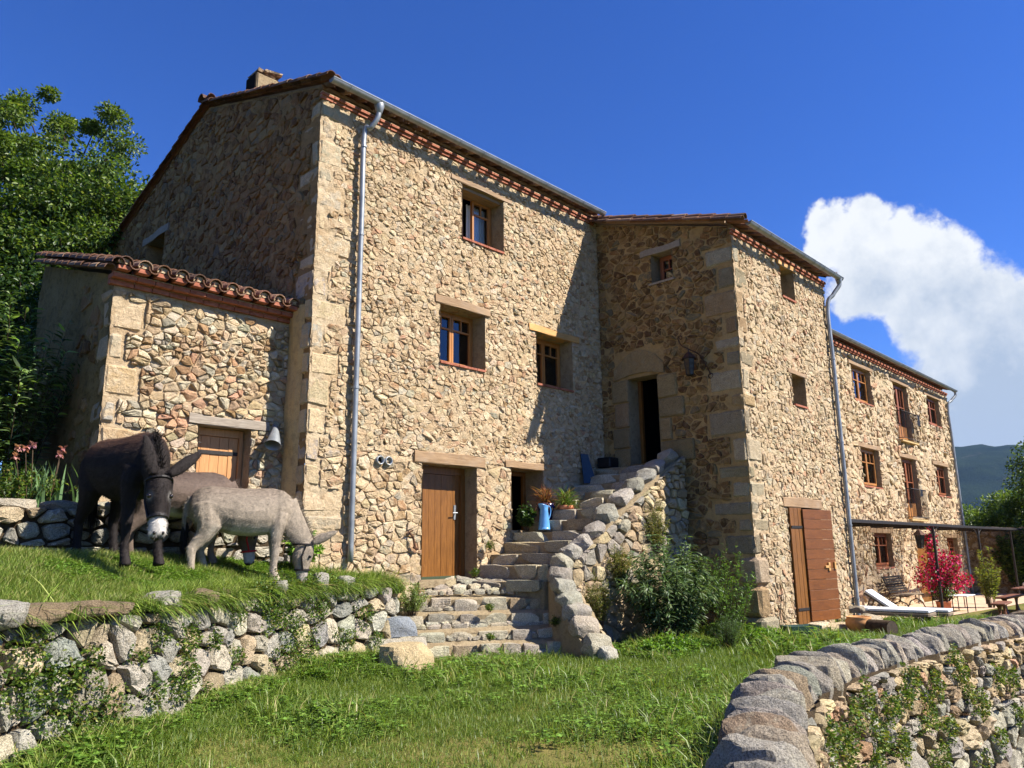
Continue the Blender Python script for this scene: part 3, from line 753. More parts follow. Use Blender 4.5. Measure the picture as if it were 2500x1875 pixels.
def half_tile(p0, p1, r0, r1, up, n=7, th=0.012, flip=False):
    """barrel tile: half pipe from p0 to p1"""
    p0, p1, up = (np.array(a, float) for a in (p0, p1, up)); t = (p1-p0)/np.linalg.norm(p1-p0); s = np.cross(t, up); s /= np.linalg.norm(s); w = np.cross(s, t)
    if flip: w = -w
    V = []
    for p, r in ((p0, r0), (p1, r1)):
        for rr in (r, r-th):
            for k in range(n):
                a = PI*k/(n-1); V.append(p+s*rr*math.cos(a)+w*rr*math.sin(a))
    F = []
    for k in range(n-1):
        F += [(k, k+1, 2*n+k+1, 2*n+k), (n+k, 3*n+k, 3*n+k+1, n+k+1), (k, n+k, n+k+1, k+1), (2*n+k, 2*n+k+1, 3*n+k+1, 3*n+k)]
    F += [(0, 2*n, 3*n, n), (n-1, 2*n-1, 4*n-1, 3*n-1)]
    return np.array(V), F
def gutter(root, x0, x1, y, z, r=0.072, seams=None):
    n = 9; V = []; k = 2
    for x in (x0, x1):
        for rr in (r, r-.004):
            for j in range(n):
                a = PI+PI*j/(n-1); V.append((x, y+rr*math.cos(a), z+rr*math.sin(a)))
    F = []
    for j in range(n-1): F += [(j, j+1, 2*n+j+1, 2*n+j), (n+j, 3*n+j, 3*n+j+1, n+j+1)]
    F += [(0, 2*n, 3*n, n), (n-1, 2*n-1, 4*n-1, 3*n-1)]+[tuple(list(range(0, n))+list(range(2*n-1, n-1, -1))), tuple(list(range(2*n, 3*n))+list(range(4*n-1, 3*n-1, -1)))]
    # closed ends
    F += [tuple(range(n)), tuple(range(2*n, 3*n))]
    g = put('gutter', V, F, M['zinc'], root)
    lip = MB(); lip.tube([(x0, y-r, z), (x1, y-r, z)], 0.011, 8); lip.put('gutter_lip', M['zinc'], g)
    xs = np.arange(x0+0.35, x1, seams or 0.62)
    for x in xs:
        mb = MB(); pts = [(x, y+(r+.003)*math.cos(a), z+(r+.003)*math.sin(a)) for a in np.linspace(PI, 2*PI, 9)]
        mb.tube(pts, 0.009, 4); mb.tube([(x, y-r-.006, z+.012), (x, y+r*.6, z+.03)], .008, 4); mb.put('bracket', M['zinc'], g)
    return g
def eave(root, x0, x1, yw, z, pitch=0.35, tile_step=0.31, bricks=True, wallmat=None):
    """brick courses, a row of under-tiles reaching over the gutter, cover tiles set back"""
    L = x1-x0
    if bricks:
        for c, (off, zz, bl) in enumerate(((0.03, z-0.168, 0.235), (0.06, z-0.110, 0.235))):
            n = int(L/bl); w = L/n
            for i in range(n):
                mb = MB(); j = rng.normal(0, 0.003, 3); xx = x0+i*w+(w/2 if c else 0)*0
                mb.box2((xx+.005, yw-off+j[0], zz+j[1]*.4), (xx+w-.005, yw+0.03, zz+0.050), bevel=0.004); mb.put('brick', M['brick'], root)
            mb = MB(); mb.box2((x0+.004, yw-off+.010, zz+.046), (x1-.004, yw+.03, zz+.062)); mb.put('mortar_bed', M['mortar'], root)
    else:
        mb = MB(); mb.box2((x0, yw-.03, z-.165), (x1, yw+.03, z-.115)); mb.box2((x0, yw-.06, z-.112), (x1, yw+.03, z-.05)); mb.put('brick_course', M['brick'], root)
    n = int(L/tile_step); w = L/n
    for i in range(n):
        xc = x0+(i+0.5)*w; c = pick_colour(PAL_TILE, rng)
        a = np.array((xc, yw-0.36, z+0.055)); b = np.array((xc, yw+0.15, z+0.055+0.5*pitch))
        V, F = half_tile(a, b, 0.064, 0.06, (0, 0, 1), 6, flip=True); put('pan_tile', V, F, M['tile'], root, c)
        a = np.array((xc+w/2, yw-0.05+rng.normal(0, .01), z+0.10)); b = np.array((xc+w/2, yw+0.25, z+0.085+0.45*pitch)); c = pick_colour(PAL_TILE, rng)
        V, F = half_tile(a, b, 0.11, 0.10, (0, 0, 1), 6); put('cover_tile', V, F, M['tile'], root, c)
def roof_sheet(root, x0, x1, y0, z0, y1, z1, name='roof', step=0.235, thick=0.06):
    xs = np.arange(x0, x1+.01, step/6); prof = 0.05*np.abs(np.sin(np.arange(len(xs))*PI/6)); ny = max(2, int(abs(y1-y0)/0.4)); V = []; C = []
    for j in range(ny):
        for s in (0, 1):
            t = (j+s*0.98)/ny; y = y0+(y1-y0)*t; z = z0+(z1-z0)*t-(0.018 if s else 0); V.append(np.column_stack([xs, np.full(len(xs), y), z+prof])); 
            C.append(np.tile(srgb(138, 96, 74), (len(xs), 1))*(1+0.25*fbm(np.column_stack([xs*4, np.full(len(xs), j*1.7), 0*xs]), 1, 3))[:, None])
    V = np.concatenate(V); n = len(xs); R = ny*2; i, j = np.meshgrid(np.arange(R-1), np.arange(n-1), indexing='ij'); i = i.ravel(); j = j.ravel()
    o = put(name, V, np.column_stack([i*n+j, i*n+j+1, (i+1)*n+j+1, (i+1)*n+j]), M['tile'], root, np.concatenate(C))
    xb = x0+.12; mb = MB(); q = [(xb, y0, z0-.02), (x1, y0, z0-.02), (x1, y1, z1-.02), (xb, y1, z1-.02)]; q2 = [(a, b, c-thick) for a, b, c in q]
    mb.add(q+q2, [(0, 1, 2, 3), (7, 6, 5, 4), (0, 4, 5, 1), (1, 5, 6, 2), (2, 6, 7, 3), (3, 7, 4, 0)]); mb.put('roof_board', M['lintel'], o)
    return o
def verge(root, x, y0, z0, y1, z1, r=0.095, step=0.34, rows=1, dx=0.0):
    L = math.hypot(y1-y0, z1-z0); n = int(L/step); d = np.array((0, y1-y0, z1-z0))/L
    for rrow in range(rows):
        for i in range(n+1):
            s = min(i*step, L-.05); a = np.array((x+dx*rrow, y0, z0+0.02*rrow))+d*s-d*0.05+np.array((rng.normal(0, .006), 0, rng.normal(0, .004)))
            V, F = half_tile(a+np.array((0, 0, .012)), a+d*(step+.1), r, r*0.82, (0, 0, 1), 7); put('verge_tile', V, F, M['tile'], root, pick_colour(PAL_TILE, rng))
def downpipe(root, pts, r=0.045, clips=()):
    p = Path(pts); u = np.linspace(0, 1, 60)*p.s[-1]
    P = p.P; mb = MB(); mb.tube(P, r, 12); o = mb.put('downpipe', M['zinc'], root, smooth=True)
    for c in clips:
        mb = MB(); mb.tube([np.array(c)-(0, 0, .018), np.array(c)+(0, 0, .018)], r+.009, 12); mb.box(np.array(c)+(0, .06, 0), (.03, .1, .03)); mb.put('pipe_clip', M['zinc'], o)
    return o

# ================================================================ main house
HX0, HX1, HY = 6.2, 13.66, 10.28
house = thing('stone_house', 'tall three-storey stone house with zinc gutter, behind the donkeys and the stairs', 'house', (9.9, 10.3, 1.0))
SS = StoneSet()
fmF = plane_map((HX0, HY, 0), (1, 0, 0), (0, -1, 0))
H_F = [(3.18, 4.32, 7.54, 8.66), (2.64, 3.78, 4.99, 6.08), (5.26, 6.42, 4.97, 6.06), (2.27, 3.55, 1.12, 3.12), (4.47, 5.39, 2.0, 3.18)]
wfront = wall_base('front_wall', house, fmF, 0, 7.56, 0, 9.14, M['mortar'], 0.034, H_F, amp=0.026, lim=.016, pits=.05, seed=1, depth=[0.36, 0.36, 0.36, 0.34, 0.55], reveal=M['mortar_grey'])
LNT = [(2.89, 4.56, 8.66, 8.76), (2.52, 3.92, 6.08, 6.24), (5.04, 6.66, 6.06, 6.20), (2.09, 3.76, 3.12, 3.32), (4.31, 5.40, 3.18, 3.31)]
# corner stones
qz = 1.15; quo = []; flip = 0
while qz < 9.0:
    hh = rng.uniform(0.26, 0.52); w = rng.uniform(0.38, 0.7) if flip else rng.uniform(0.18, 0.34); wy = rng.uniform(0.2, 0.34) if flip else rng.uniform(0.45, 0.7); quo.append((qz, min(qz+hh, 9.05), w, wy)); qz += hh+0.012; flip = 1-flip
    if rng.random() < 0.25: flip = 1-flip
qholesF = [(-.1, w, a, b) for a, b, w, wy in quo]
for a, b, w, wy in quo:
    V, F = noisy_block((HX0+w/2-.006, HY+wy/2-.006, (a+b)/2), (w+rng.normal(0, .03), wy, b-a-.012), None, rng, 0.016, 0.05); SS.add(V, F, pick_colour(PAL_QUOIN, rng, .05), M['stone'], wfront, 'quoin')
def pads(H, g=0.0): return [(a-g, b+g, c-g, d+g) for a, b, c, d in H]
rubble(SS, wfront, fmF, [(0, 0), (7.46, 0), (7.46, 3.2), (0, 3.2)], rng, 0.145, H_F+LNT+qholesF+[(5.5, 7.5, 0, 3.2)], PAL_FRONT, M['stone'], 0.005, (0.006, 0.036), tilt=0.14, hvar=.35, rnd=.16)
rubble(SS, wfront, fmF, [(0, 3.2), (7.46, 3.2), (7.46, 6.2), (0, 6.2)], rng, 0.102, H_F+LNT+qholesF, PAL_FRONT, M['stone'], 0.004, (0.0, 0.029), tilt=0.15, keep=0.92, hvar=.4, rnd=.13)
rubble(SS, wfront, fmF, [(0, 6.2), (7.46, 6.2), (7.46, 9.05), (0, 9.05)], rng, 0.097, H_F+LNT+qholesF, PAL_FRONT, M['stone'], 0.004, (0.0, 0.026), tilt=0.14, keep=0.92, hvar=.4, rnd=.13)
rubble(SS, wfront, fmF, [(5.5, 2.2), (7.46, 2.2), (7.46, 3.2), (5.5, 3.2)], rng, 0.16, [], PAL_FRONT, M['stone'], 0.02, (0.004, 0.03), keep=0.8)
# gable wall in shade
fmG = plane_map((HX0, 19.8, 0), (0, -1, 0), (-1, 0, 0)); H_G = [(2.32, 3.33, 7.45, 8.58)]
def gtop(u): return np.where(u < 5.1, 9.12+(10.86-9.12)*u/5.1, 10.86-(10.86-9.30)*(u-5.1)/(9.52-5.1))
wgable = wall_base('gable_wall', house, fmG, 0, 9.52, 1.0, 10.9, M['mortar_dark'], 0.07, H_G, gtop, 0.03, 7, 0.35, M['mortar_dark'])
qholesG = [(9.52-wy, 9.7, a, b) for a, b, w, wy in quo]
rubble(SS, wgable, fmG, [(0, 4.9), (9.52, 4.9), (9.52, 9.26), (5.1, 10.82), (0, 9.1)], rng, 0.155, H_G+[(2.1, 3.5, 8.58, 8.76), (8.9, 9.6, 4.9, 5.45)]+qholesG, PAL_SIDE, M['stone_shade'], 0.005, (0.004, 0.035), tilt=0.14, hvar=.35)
SS.flush(house, 300)
# plastered strip of the gable beside the lean-to
mb = MB(); q = []
for i in range(40):
    z = 1.2+i*4.3/39
    for k, (y, o) in enumerate(((10.98, .02), (10.86, .05), (10.72, .065), (10.58, .05), (10.47, .01))): q.append((HX0-o-0.012*fbm(np.array([[y*4, z*3, 1.]]), 2, 2)[0]-0.02*(fbm(np.array([[z*1.3, 2., 1.]]), 2, 6)[0]), y, z))
mb.add(q, [(i*5+k, i*5+k+1, (i+1)*5+k+1, (i+1)*5+k) for i in range(39) for k in range(4)]); mb.put('plaster_strip', M['plaster'], wgable)
lintel(wgable, (HX0, 17.7, 8.58), (HX0, 16.3, 8.76), (-1, 0, 0), M['lintel_grey'])
interior(house, fmG, 2.32, 3.33, 7.45, 8.58, 0.36, 1.6)
mats = [M['lintel'], M['lintel'], M['lintel_new'], M['lintel'], M['lintel']]
for (a, b, c, d), mt in zip(LNT, mats): lintel(wfront, (HX0+a, HY, c), (HX0+b, HY, d), (0, -1, 0), mt)
for k in (0, 1, 2): interior(house, fmF, *H_F[k], 0.42, 2.0)
interior(house, fmF, *H_F[4], 0.56, 2.0)
w1 = window(house, fmF, *H_F[0], 0.33, M['win'], open_left=1.0); w2 = window(house, fmF, *H_F[1], 0.33, M['win']); w3 = window(house, fmF, *H_F[2], 0.33, M['win'])
def curtain(parent, fm, u0, u1, v0, v1, h, mat, waves=7, amp=0.03):
    n = waves*6; V = []
    for i in range(n+1):
        t = i/n
        for v in (v0, v1): V.append((u0+(u1-u0)*t, v, h+amp*math.sin(t*waves*2*PI)*(1 if v == v0 else .6)))
    put('curtain', fm(np.array(V)), [(2*i, 2*i+2, 2*i+3, 2*i+1) for i in range(n)], mat, parent, smooth=True)
curtain(w1, fmF, 3.72, 4.24, 7.58, 8.55, -0.46, M['white'])
curtain(w1, fmF, 3.34, 3.62, 7.58, 8.55, -0.44, mat_simple('mauve_curtain', srgb(86, 62, 64), srgb(70, 50, 54), 6, 0.9), 4)
for b in range(3):
    mb = MB(); obox(mb, fmF, 3.2, 4.3, 8.59+.0, 8.655, -.05-b*.1, -.145-b*.1); mb.put('head_board', M['lintel'], w1)
mb = MB(); obox(mb, fmF, 4.52, 4.60, 2.02, 3.17, -.46, -.40); obox(mb, fmF, 5.3, 5.38, 2.02, 3.17, -.52, -.46); obox(mb, fmF, 4.60, 5.3, 3.09, 3.17, -.50, -.44); mb.put('door_frame', M['door'], house)
# front door of vertical planks
dr = MB(); obox(dr, fmF, 2.28, 3.545, 2.98, 3.115, -.40, -.30); obox(dr, fmF, 3.44, 3.545, 1.17, 2.98, -.42, -.29); dr = dr.put('door', M['door'], house, label='varnished plank door beside the foot of the stairs')
xs = np.linspace(2.28, 3.43, 9)
for i in range(8):
    mb = MB(); obox(mb, fmF, xs[i]+.003, xs[i+1]-.003, 1.19, 2.975, -.37, -.335+rng.normal(0, .002)); mb.put('plank', M['door'], dr)
mb = MB(); obox(mb, fmF, 3.30, 3.35, 2.18, 2.44, -.335, -.322); mb.tube([(HX0+3.325, HY+.31, 2.30), (HX0+3.325, HY+.26, 2.30), (HX0+3.22, HY+.26, 2.295)], .011, 6); mb.put('handle', M['zinc'], dr)
mb = MB(); obox(mb, fmF, 2.2, 3.62, 1.02, 1.14, -.45, .06); mb.put('threshold', M['mortar_grey'], dr)
# eave, roof
EZ = 9.24
eave(house, HX0-.02, HX1-.1, HY, EZ, 0.34)
gutter(house, HX0-.04, HX1-.12, HY-.34, EZ+.03)
ry, rz_ = 14.72, 10.92
roof_sheet(house, HX0-.06, 18.2, HY+.12, EZ+.20, ry, rz_); roof_sheet(house, HX0-.06, 18.2, 19.95, 9.2, ry, rz_)
verge(house, HX0-.06, HY-.32, EZ+.06, ry, rz_+.0); verge(house, HX0-.06, 20.0, 9.15, ry, rz_+.0)
verge(house, HX0+.12, HY-.2, EZ+.13, ry, rz_+.05)
V, F = half_tile((HX0-.2, ry, rz_+.04), (HX0+.3, ry, rz_+.06), .13, .12, (0, 0, 1)); put('ridge_tile', V, F, M['tile'], house, pick_colour(PAL_TILE, rng))
# chimney
cc = on('X', 7.35, 640, 226)
ch = MB(); V, F = noisy_block((cc[0], cc[1], cc[2]-.14), (.52, .44, .9), None, rng, .015, .03); ch = put('chimney', V, F, M['mortar_grey'], house, None)
for k, (dx, dy, dz, a) in enumerate(((-.05, .0, .42, .12), (.14, -.05, .47, -.22), (.22, .1, .43, .3))):
    V, F = noisy_block((cc[0]+dx*.8, cc[1]+dy*.8, cc[2]+dz-.06), (.42, .5, .05), roty(a), rng, .02, .02); put('cap_stone', V, F, M['stone'], ch, srgb(96, 84, 70))
mb = MB(); mb.box((cc[0]-.27, cc[1], cc[2]+.02), (.03, .42, .5)); mb.put('dark_panel', M['dark'], ch)  # near-black panel on the left face of the stack
# downpipe of the front
ga = on('Y', HY-.325, 926, 264); gb = on('Y', HY-.31, 922, 287); gc = on('Y', HY-.12, 889, 330); gd = on('Y', HY-.09, 855, 1372)
downpipe(house, [ga+(0, 0, .02), gb, (gb+gc)/2+(0, 0, -.02), gc, gc+(gd-gc)*.2, gc+(gd-gc)*.6, gd], 0.047, [gc+(gd-gc)*t for t in (0.03, .255, .62)])
mb = MB(); V, F = lathe([(.03, -.12), (.05, -.1), (.09, .04), (.085, .07)], 12, ga); mb.add(V, F); mb.put('hopper', M['zinc'], house, smooth=True)
# two vent pipes in the wall
vp = on('Y', HY, 934, 1125)
for dx in (-.085, .085):
    V, F = lathe([(.072, -.02), (.072, .06), (.058, .06), (.056, -.02)], 18); V = V@rotx(PI/2).T+np.array((vp[0]+dx, HY-.01, vp[2])); put('vent_pipe', V, F, M['zinc'], wfront, smooth=True)
    V, F = lathe([(.0, 0), (.058, 0)], 18); V = V@rotx(PI/2).T+np.array((vp[0]+dx, HY-.012, vp[2])); put('vent_hole', V, F, M['dark'], wfront)

# ================================================================ tower wing
TX0, TX1, TY = 13.66, 18.25, 6.88
tower = thing('stone_tower', 'square stone tower wing with an open red door, right of the stairs', 'tower', (15.9, 6.9, 0))
ST = StoneSet()
fmT = plane_map((TX0, TY, 0), (1, 0, 0), (0, -1, 0)); H_T = [(2.14, 2.82, 7.06, 7.76), (2.27, 2.92, 4.64, 5.30), (1.46, 3.06, 0.16, 2.42)]; LT = [(2.02, 2.95, 7.76, 7.88), (2.09, 3.0, 5.30, 5.40), (1.31, 3.17, 2.42, 2.62)]
wt = wall_base('front_wall', tower, fmT, 0, 4.59, -.3, 7.9, M['mortar'], 0.034, H_T, amp=0.028, lim=.018, pits=.05, seed=31, depth=[.4, .4, .35], reveal=M['mortar_grey'])
fmS = plane_map((TX0, HY, 0), (0, -1, 0), (-1, 0, 0)); H_S = [(1.48, 2.01, 7.28, 7.93), (.73, 1.48, 3.39, 5.26)]; LS = [(1.21, 2.23, 7.93, 8.08), (.38, 1.66, 5.26, 5.9)]
def stop(u): return 9.12-u*(9.12-8.02)/3.4
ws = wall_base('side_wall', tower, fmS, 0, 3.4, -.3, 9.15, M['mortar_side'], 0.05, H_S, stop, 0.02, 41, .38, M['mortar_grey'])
quo = []; qz = 0.0; flip = 1
while qz < 7.6:
    hh = rng.uniform(0.28, 0.55); w = rng.uniform(0.4, 0.65) if flip else rng.uniform(0.2, 0.32); wy = rng.uniform(0.3, 0.42) if flip else rng.uniform(0.55, 0.85); quo.append((qz, min(qz+hh, 7.8), w, wy)); qz += hh+.012; flip = 1-flip
for a, b, w, wy in quo:
    bt = 0.14*max(0, 1-a/2.0)**1.5
    V, F = noisy_block((TX0+w/2-.014-bt/2, TY+wy/2-.014-bt/2, (a+b)/2), (w+bt, wy+bt, b-a-.012), None, rng, 0.016, 0.06); ST.add(V, F, pick_colour(PAL_TQ, rng, .06), M['granite'], wt, 'quoin')
qT = [(-.1, w, a, b) for a, b, w, wy in quo]; qS = [(3.4-wy, 3.6, a, b) for a, b, w, wy in quo]
rubble(ST, wt, fmT, [(0, -.2), (4.59, -.2), (4.59, 7.8), (0, 7.8)], rng, 0.112, H_T+LT+qT, PAL_TFRONT, M['stone'], 0.004, (0.0, 0.032), tilt=0.16, hvar=.35, rnd=.15)
jamb = [(1.48, 1.95, 4.72, 5.22), (1.48, 2.1, 4.3, 4.71), (1.48, 1.78, 3.82, 4.29), (1.48, 2.28, 3.36, 3.81), (.28, .73, 4.75, 5.25), (.34, .73, 4.2, 4.74), (.28, .73, 3.75, 4.19), (.3, .73, 3.3, 3.74)]
for (a, b, c, d) in jamb:
    V, F = noisy_block((0, 0, 0), (b-a-.012, .5, d-c-.012), None, rng, .006, .025); cen = fmS(np.array([[(a+b)/2, (c+d)/2, -.205]]))[0]
    V = V@np.array([[0, -1, 0], [1, 0, 0], [0, 0, 1]], float) + cen
    ST.add(V, F, pick_colour([(srgb(158, 138, 102), 1), (srgb(146, 128, 96), 1)], rng), M['granite'], ws, 'jamb_stone')
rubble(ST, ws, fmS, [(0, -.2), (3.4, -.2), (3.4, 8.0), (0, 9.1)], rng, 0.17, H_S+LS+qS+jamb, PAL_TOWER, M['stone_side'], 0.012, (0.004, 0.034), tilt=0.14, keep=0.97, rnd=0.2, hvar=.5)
ST.flush(tower, 300)
for (a, b, c, d), mt in zip(LT, (M['lintel_new'], M['lintel'], M['lintel'])): lintel(wt, (TX0+a, TY, c), (TX0+b, TY, d), (0, -1, 0), mt)
a, b, c, d = LS[0]; lintel(ws, (TX0, HY-a, c), (TX0, HY-b, d), (-1, 0, 0), M['lintel_grey'])
# monolithic arched lintel stone over the side door
k = 15; V = []
for h in (.035, -.36):
    V += [(.38+1.28*i/(k-1), 5.262+0.10*math.sin(PI*i/(k-1))*(.9), h) for i in range(k)]
    V += [(.38+1.28*i/(k-1), 5.36+0.50*math.sin(PI*(0.06+.88*i/(k-1)))**0.8, h) for i in range(k)]
F = [(i, i+1, k+i+1, k+i) for i in range(k-1)]+[(2*k+i, 3*k+i, 3*k+i+1, 2*k+i+1) for i in range(k-1)]+[(i, 2*k+i, 2*k+i+1, i+1) for i in range(k-1)]+[(k+i, k+i+1, 3*k+i+1, 3*k+i) for i in range(k-1)]+[(0, k, 3*k, 2*k), (k-1, 3*k-1, 4*k-1, 2*k-1)]
put('door_arch', fmS(np.array(V)+rng.normal(0, .004, (len(V), 3))), F, M['granite'], ws, srgb(160, 140, 104))
interior(tower, fmS, *H_S[1], .4, 1.9); interior(tower, fmS, *H_S[0], .42, 1.2)
for k in (0, 1): interior(tower, fmT, *H_T[k], .42, 1.5)
interior(tower, fmT, *H_T[2], .36, 1.8)
mb = MB(); obox(mb, fmS, .74, .82, 3.4, 5.25, -.42, -.34); mb.put('door', M['door'], tower, label='dark wooden door standing open at the top of the stairs')
window(tower, fmS, 1.53, 2.01, 7.30, 7.92, .26, M['win_red'], '1', .035, (.5,), sill=False)
mb = MB(); obox(mb, fmS, 1.4, 2.05, 7.235, 7.28, -.3, .04); mb.put('sill', M['lintel_grey'], ws)
window(tower, fmT, *H_T[0], .42, M['win_red'], '1', .04, ()); window(tower, fmT, *H_T[1], .42, M['win_red'], '1', .04, ())
# bi-fold door of the tower: narrow leaf and a wide leaf of horizontal boards
dd = MB(); obox(dd, fmT, 1.47, 1.53, .17, 2.41, -.3, -.2); dd = dd.put('door', M['door'], tower, label='red-brown plank door of the tower standing open on the grass side')
def leaf_boards(origin, ang, w, z0, z1, n, horizontal, mat, th=.035, name='board'):
    R = rotz(ang); o = np.array(origin)
    for i in range(n):
        mb = MB(); j = rng.normal(0, .0015)
        if horizontal: a, b = z0+(z1-z0)*i/n, z0+(z1-z0)*(i+1)/n; mb.box((w/2, j, (a+b)/2), (w, th, b-a-.006), bevel=.004)
        else: a, b = w*i/n, w*(i+1)/n; mb.box(((a+b)/2, j, (z0+z1)/2), (b-a-.006, th, z1-z0), bevel=.004)
        mb.V = [v@R.T+o for v in mb.V]; mb.put(name, mat, dd)
leaf_boards((TX0+1.50, TY-.03, 0), math.radians(-7), .44, .14, 2.40, 3, False, M['door'])
leaf_boards((TX0+1.92, TY-.12, 0), math.radians(-9), 1.04, .17, 2.38, 11, True, M['door_red'])
for z in (.42, 2.02):
    mb = MB(); mb.box((.24, -.024, z), (.44, .012, .05)); mb.V = [v@rotz(math.radians(-7)).T+np.array((TX0+1.50, TY-.03, 0)) for v in mb.V]; mb.put('hinge', M['iron'], dd)
for (u, z, w, h) in ((.70, 1.22, .17, .05), (.76, 1.22, .07, .17), (.98, 1.24, .06, .15)):
    mb = MB(); mb.box((u, -.032, z), (w, .03, h), bevel=.005); mb.V = [v@rotz(math.radians(-9)).T+np.array((TX0+1.92, TY-.12, 0)) for v in mb.V]; mb.put('lock', M['lintel_new'], dd)
TZ = 8.02
eave(tower, TX0-.02, TX1+.05, TY, TZ, 0.31, 0.29); gutter(tower, TX0+.10, TX1+.28, TY-.34, TZ+.03, seams=.55)
roof_sheet(tower, TX0-.12, TX1+.1, TY+.12, TZ+.19, HY+.6, TZ+.19+3.88*.305)
verge(tower, TX0-.08, TY-.32, TZ+.05, HY+.1, TZ+.05+3.9*.305); verge(tower, TX0-.23, TY-.34, TZ-.04, HY+.1, TZ-.04+3.8*.305, .08)
V, F = half_tile((TX1+.1, TY-.3, TZ+.06), (TX1+.1, HY, TZ+.06+3.7*.305), .1, .1, (0, 0, 1)); put('verge_tile', V, F, M['tile'], tower, pick_colour(PAL_TILE, rng))
mb = MB(); mb.box2((TX1-.3, TY+.02, -.3), (TX1-.002, HY+2, 7.9)); mb.put('end_wall', M['mortar_grey'], tower)
pa = np.array((TX1+.18, TY-.325, TZ-.02)); pb = np.array((TX1-.09, TY-.09, TZ-.75))
downpipe(tower, [pa, pa+(0, 0, -.14), (pa+pb)/2+(0, 0, -.02), pb, pb+(0, 0, -1.5), (pb[0]-.03, pb[1], 2.0), (pb[0]-.05, pb[1], -.03)], .05, [(pb[0]-.005, pb[1], 6.0), (pb[0]-.015, pb[1], 4.0), (pb[0]-.03, pb[1], 2.1), (pb[0]-.045, pb[1], .5)])
V, F = lathe([(.035, -.14), (.055, -.1), (.085, .03), (.08, .06)], 12, pa); put('hopper', V, F, M['zinc'], tower, smooth=True)

# ================================================================ long wing behind the pergola
WX0, WX1, WY = 18.25, 34.75, 8.6
wing = thing('stone_wing', 'long three-storey stone wing with two balconies, far right beyond the tower', 'building', (27, 8.6, -.25))
SW = StoneSet(); fmW = plane_map((WX0, WY, 0), (1, 0, 0), (0, -1, 0)); x = lambda a, b: (a-WX0, b-WX0)
cols_ = [(24.42, 25.98), (28.2, 29.66), (31.92, 33.5)]
H_W = [(*x(*cols_[0]), 6.12, 7.26), (*x(*cols_[1]), 5.22, 7.27), (*x(*cols_[2]), 6.2, 7.30), (*x(*cols_[0]), 3.45, 4.64), (*x(*cols_[1]), 2.53, 4.62), (*x(*cols_[2]), 3.48, 4.63), (*x(24.68, 26.26), 1.0, 2.03), (*x(28.62, 30.45), -.25, 2.02), (*x(32.2, 33.6), .9, 1.92)]
LW = [(a-.24, b+.22, d, d+.14) for (a, b, c, d) in H_W[:7]]+[(H_W[8][0]-.2, H_W[8][1]+.2, 1.92, 2.05)]
ww = wall_base('front_wall', wing, fmW, 0, 16.5, -.35, 7.62, M['mortar'], 0.10, H_W, amp=0.035, seed=51, depth=.17, reveal=M['mortar_grey'])
rubble(SW, ww, fmW, [(0, -.3), (16.5, -.3), (16.5, 7.55), (0, 7.55)], rng, 0.19, H_W+LW, PAL_TFRONT, M['stone'], 0.008, (0.01, 0.06), tilt=0.22, keep=.95, hvar=.3)
SW.flush(wing, 300)
for (a, b, c, d) in LW: lintel(ww, (WX0+a, WY, c), (WX0+b, WY, d), (0, -1, 0), M['lintel'])
for k, h in enumerate(H_W):
    interior(wing, fmW, *h, .24, 1.6)
    if k in (0, 2, 3, 5, 6, 8): window(wing, fmW, *h, .13, M['win'] if k in (3, 0) else M['win_red'], '2x', .05, (.66,))
    elif k in (1, 4):
        window(wing, fmW, *h, .13, M['win_red'], '2x', .07, (.62,), sill=False)
        mb = MB(); obox(mb, fmW, h[0]+.05, h[1]-.05, h[2]+.01, h[2]+.55, -.14, -.11); mb.put('door_panel', M['win'], wing)
        slab = MB(); obox(slab, fmW, h[0]-.08, h[1]+.12, h[2]-.07, h[2], -.1, .16); slab.put('balcony_sill', M['plaster'], wing)
        rl = MB(); u0, u1 = h[0]-.05, h[1]+.12; z0, z1 = h[2]+.05, h[2]+1.0; ff = lambda u, v, hh=.20: fmW(np.array([[u, v, hh]]))[0]
        for zz in (z0, z1): rl.tube([ff(u0, zz, 0), ff(u0, zz), ff(u1, zz), ff(u1, zz, 0)], .014, 5)
        rl = rl.put('balcony_rail', M['iron'], wing)
        for u in np.linspace(u0, u1, 15): mb = MB(); mb.tube([ff(u, z0), ff(u, z1)], .0085, 5); mb.put('baluster', M['iron'], rl)
        for v in (.06, .13): mb = MB(); mb.tube([ff(u0, z1, v), ff(u0, z0, v)], .008, 5); mb.put('baluster', M['iron'], rl)
# arched doorway surround
mb = MB(); a, b = H_W[7][0], H_W[7][1]; k = 14; V = []
for i in range(k+1):
    t = i/k; an = PI*t; V += [((a+b)/2-(b-a)/2*math.cos(an), 1.62+.46*math.sin(an), .02), ((a+b)/2-((b-a)/2+.02)*math.cos(an), 2.6, .02)]
mb.add(fmW(np.array(V)), [(2*i, 2*i+2, 2*i+3, 2*i+1) for i in range(k)]); mb.put('arch_infill', M['mortar'], ww)
V = [(-.0, -.25, -.16), (.0, 2.0, -.16)]
mb = MB(); obox(mb, fmW, a+.02, b-.02, -.24, 2.02, -.22, -.17); mb.put('arched_door', M['door'], wing)
WZ = 7.80
eave(wing, WX0+.02, WX1+.05, WY, WZ, .3, .3, bricks=False); gutter(wing, WX0+.1, WX1+.2, WY-.34, WZ+.03, seams=1.6)
roof_sheet(wing, WX0, WX1+.1, WY+.12, WZ+.19, WY+5, WZ+.19+4.9*.3); mb = MB(); mb.box2((WX1-.3, WY+.02, -.4), (WX1-.002, WY+5, 7.7)); mb.put('end_wall', M['mortar_grey'], wing)
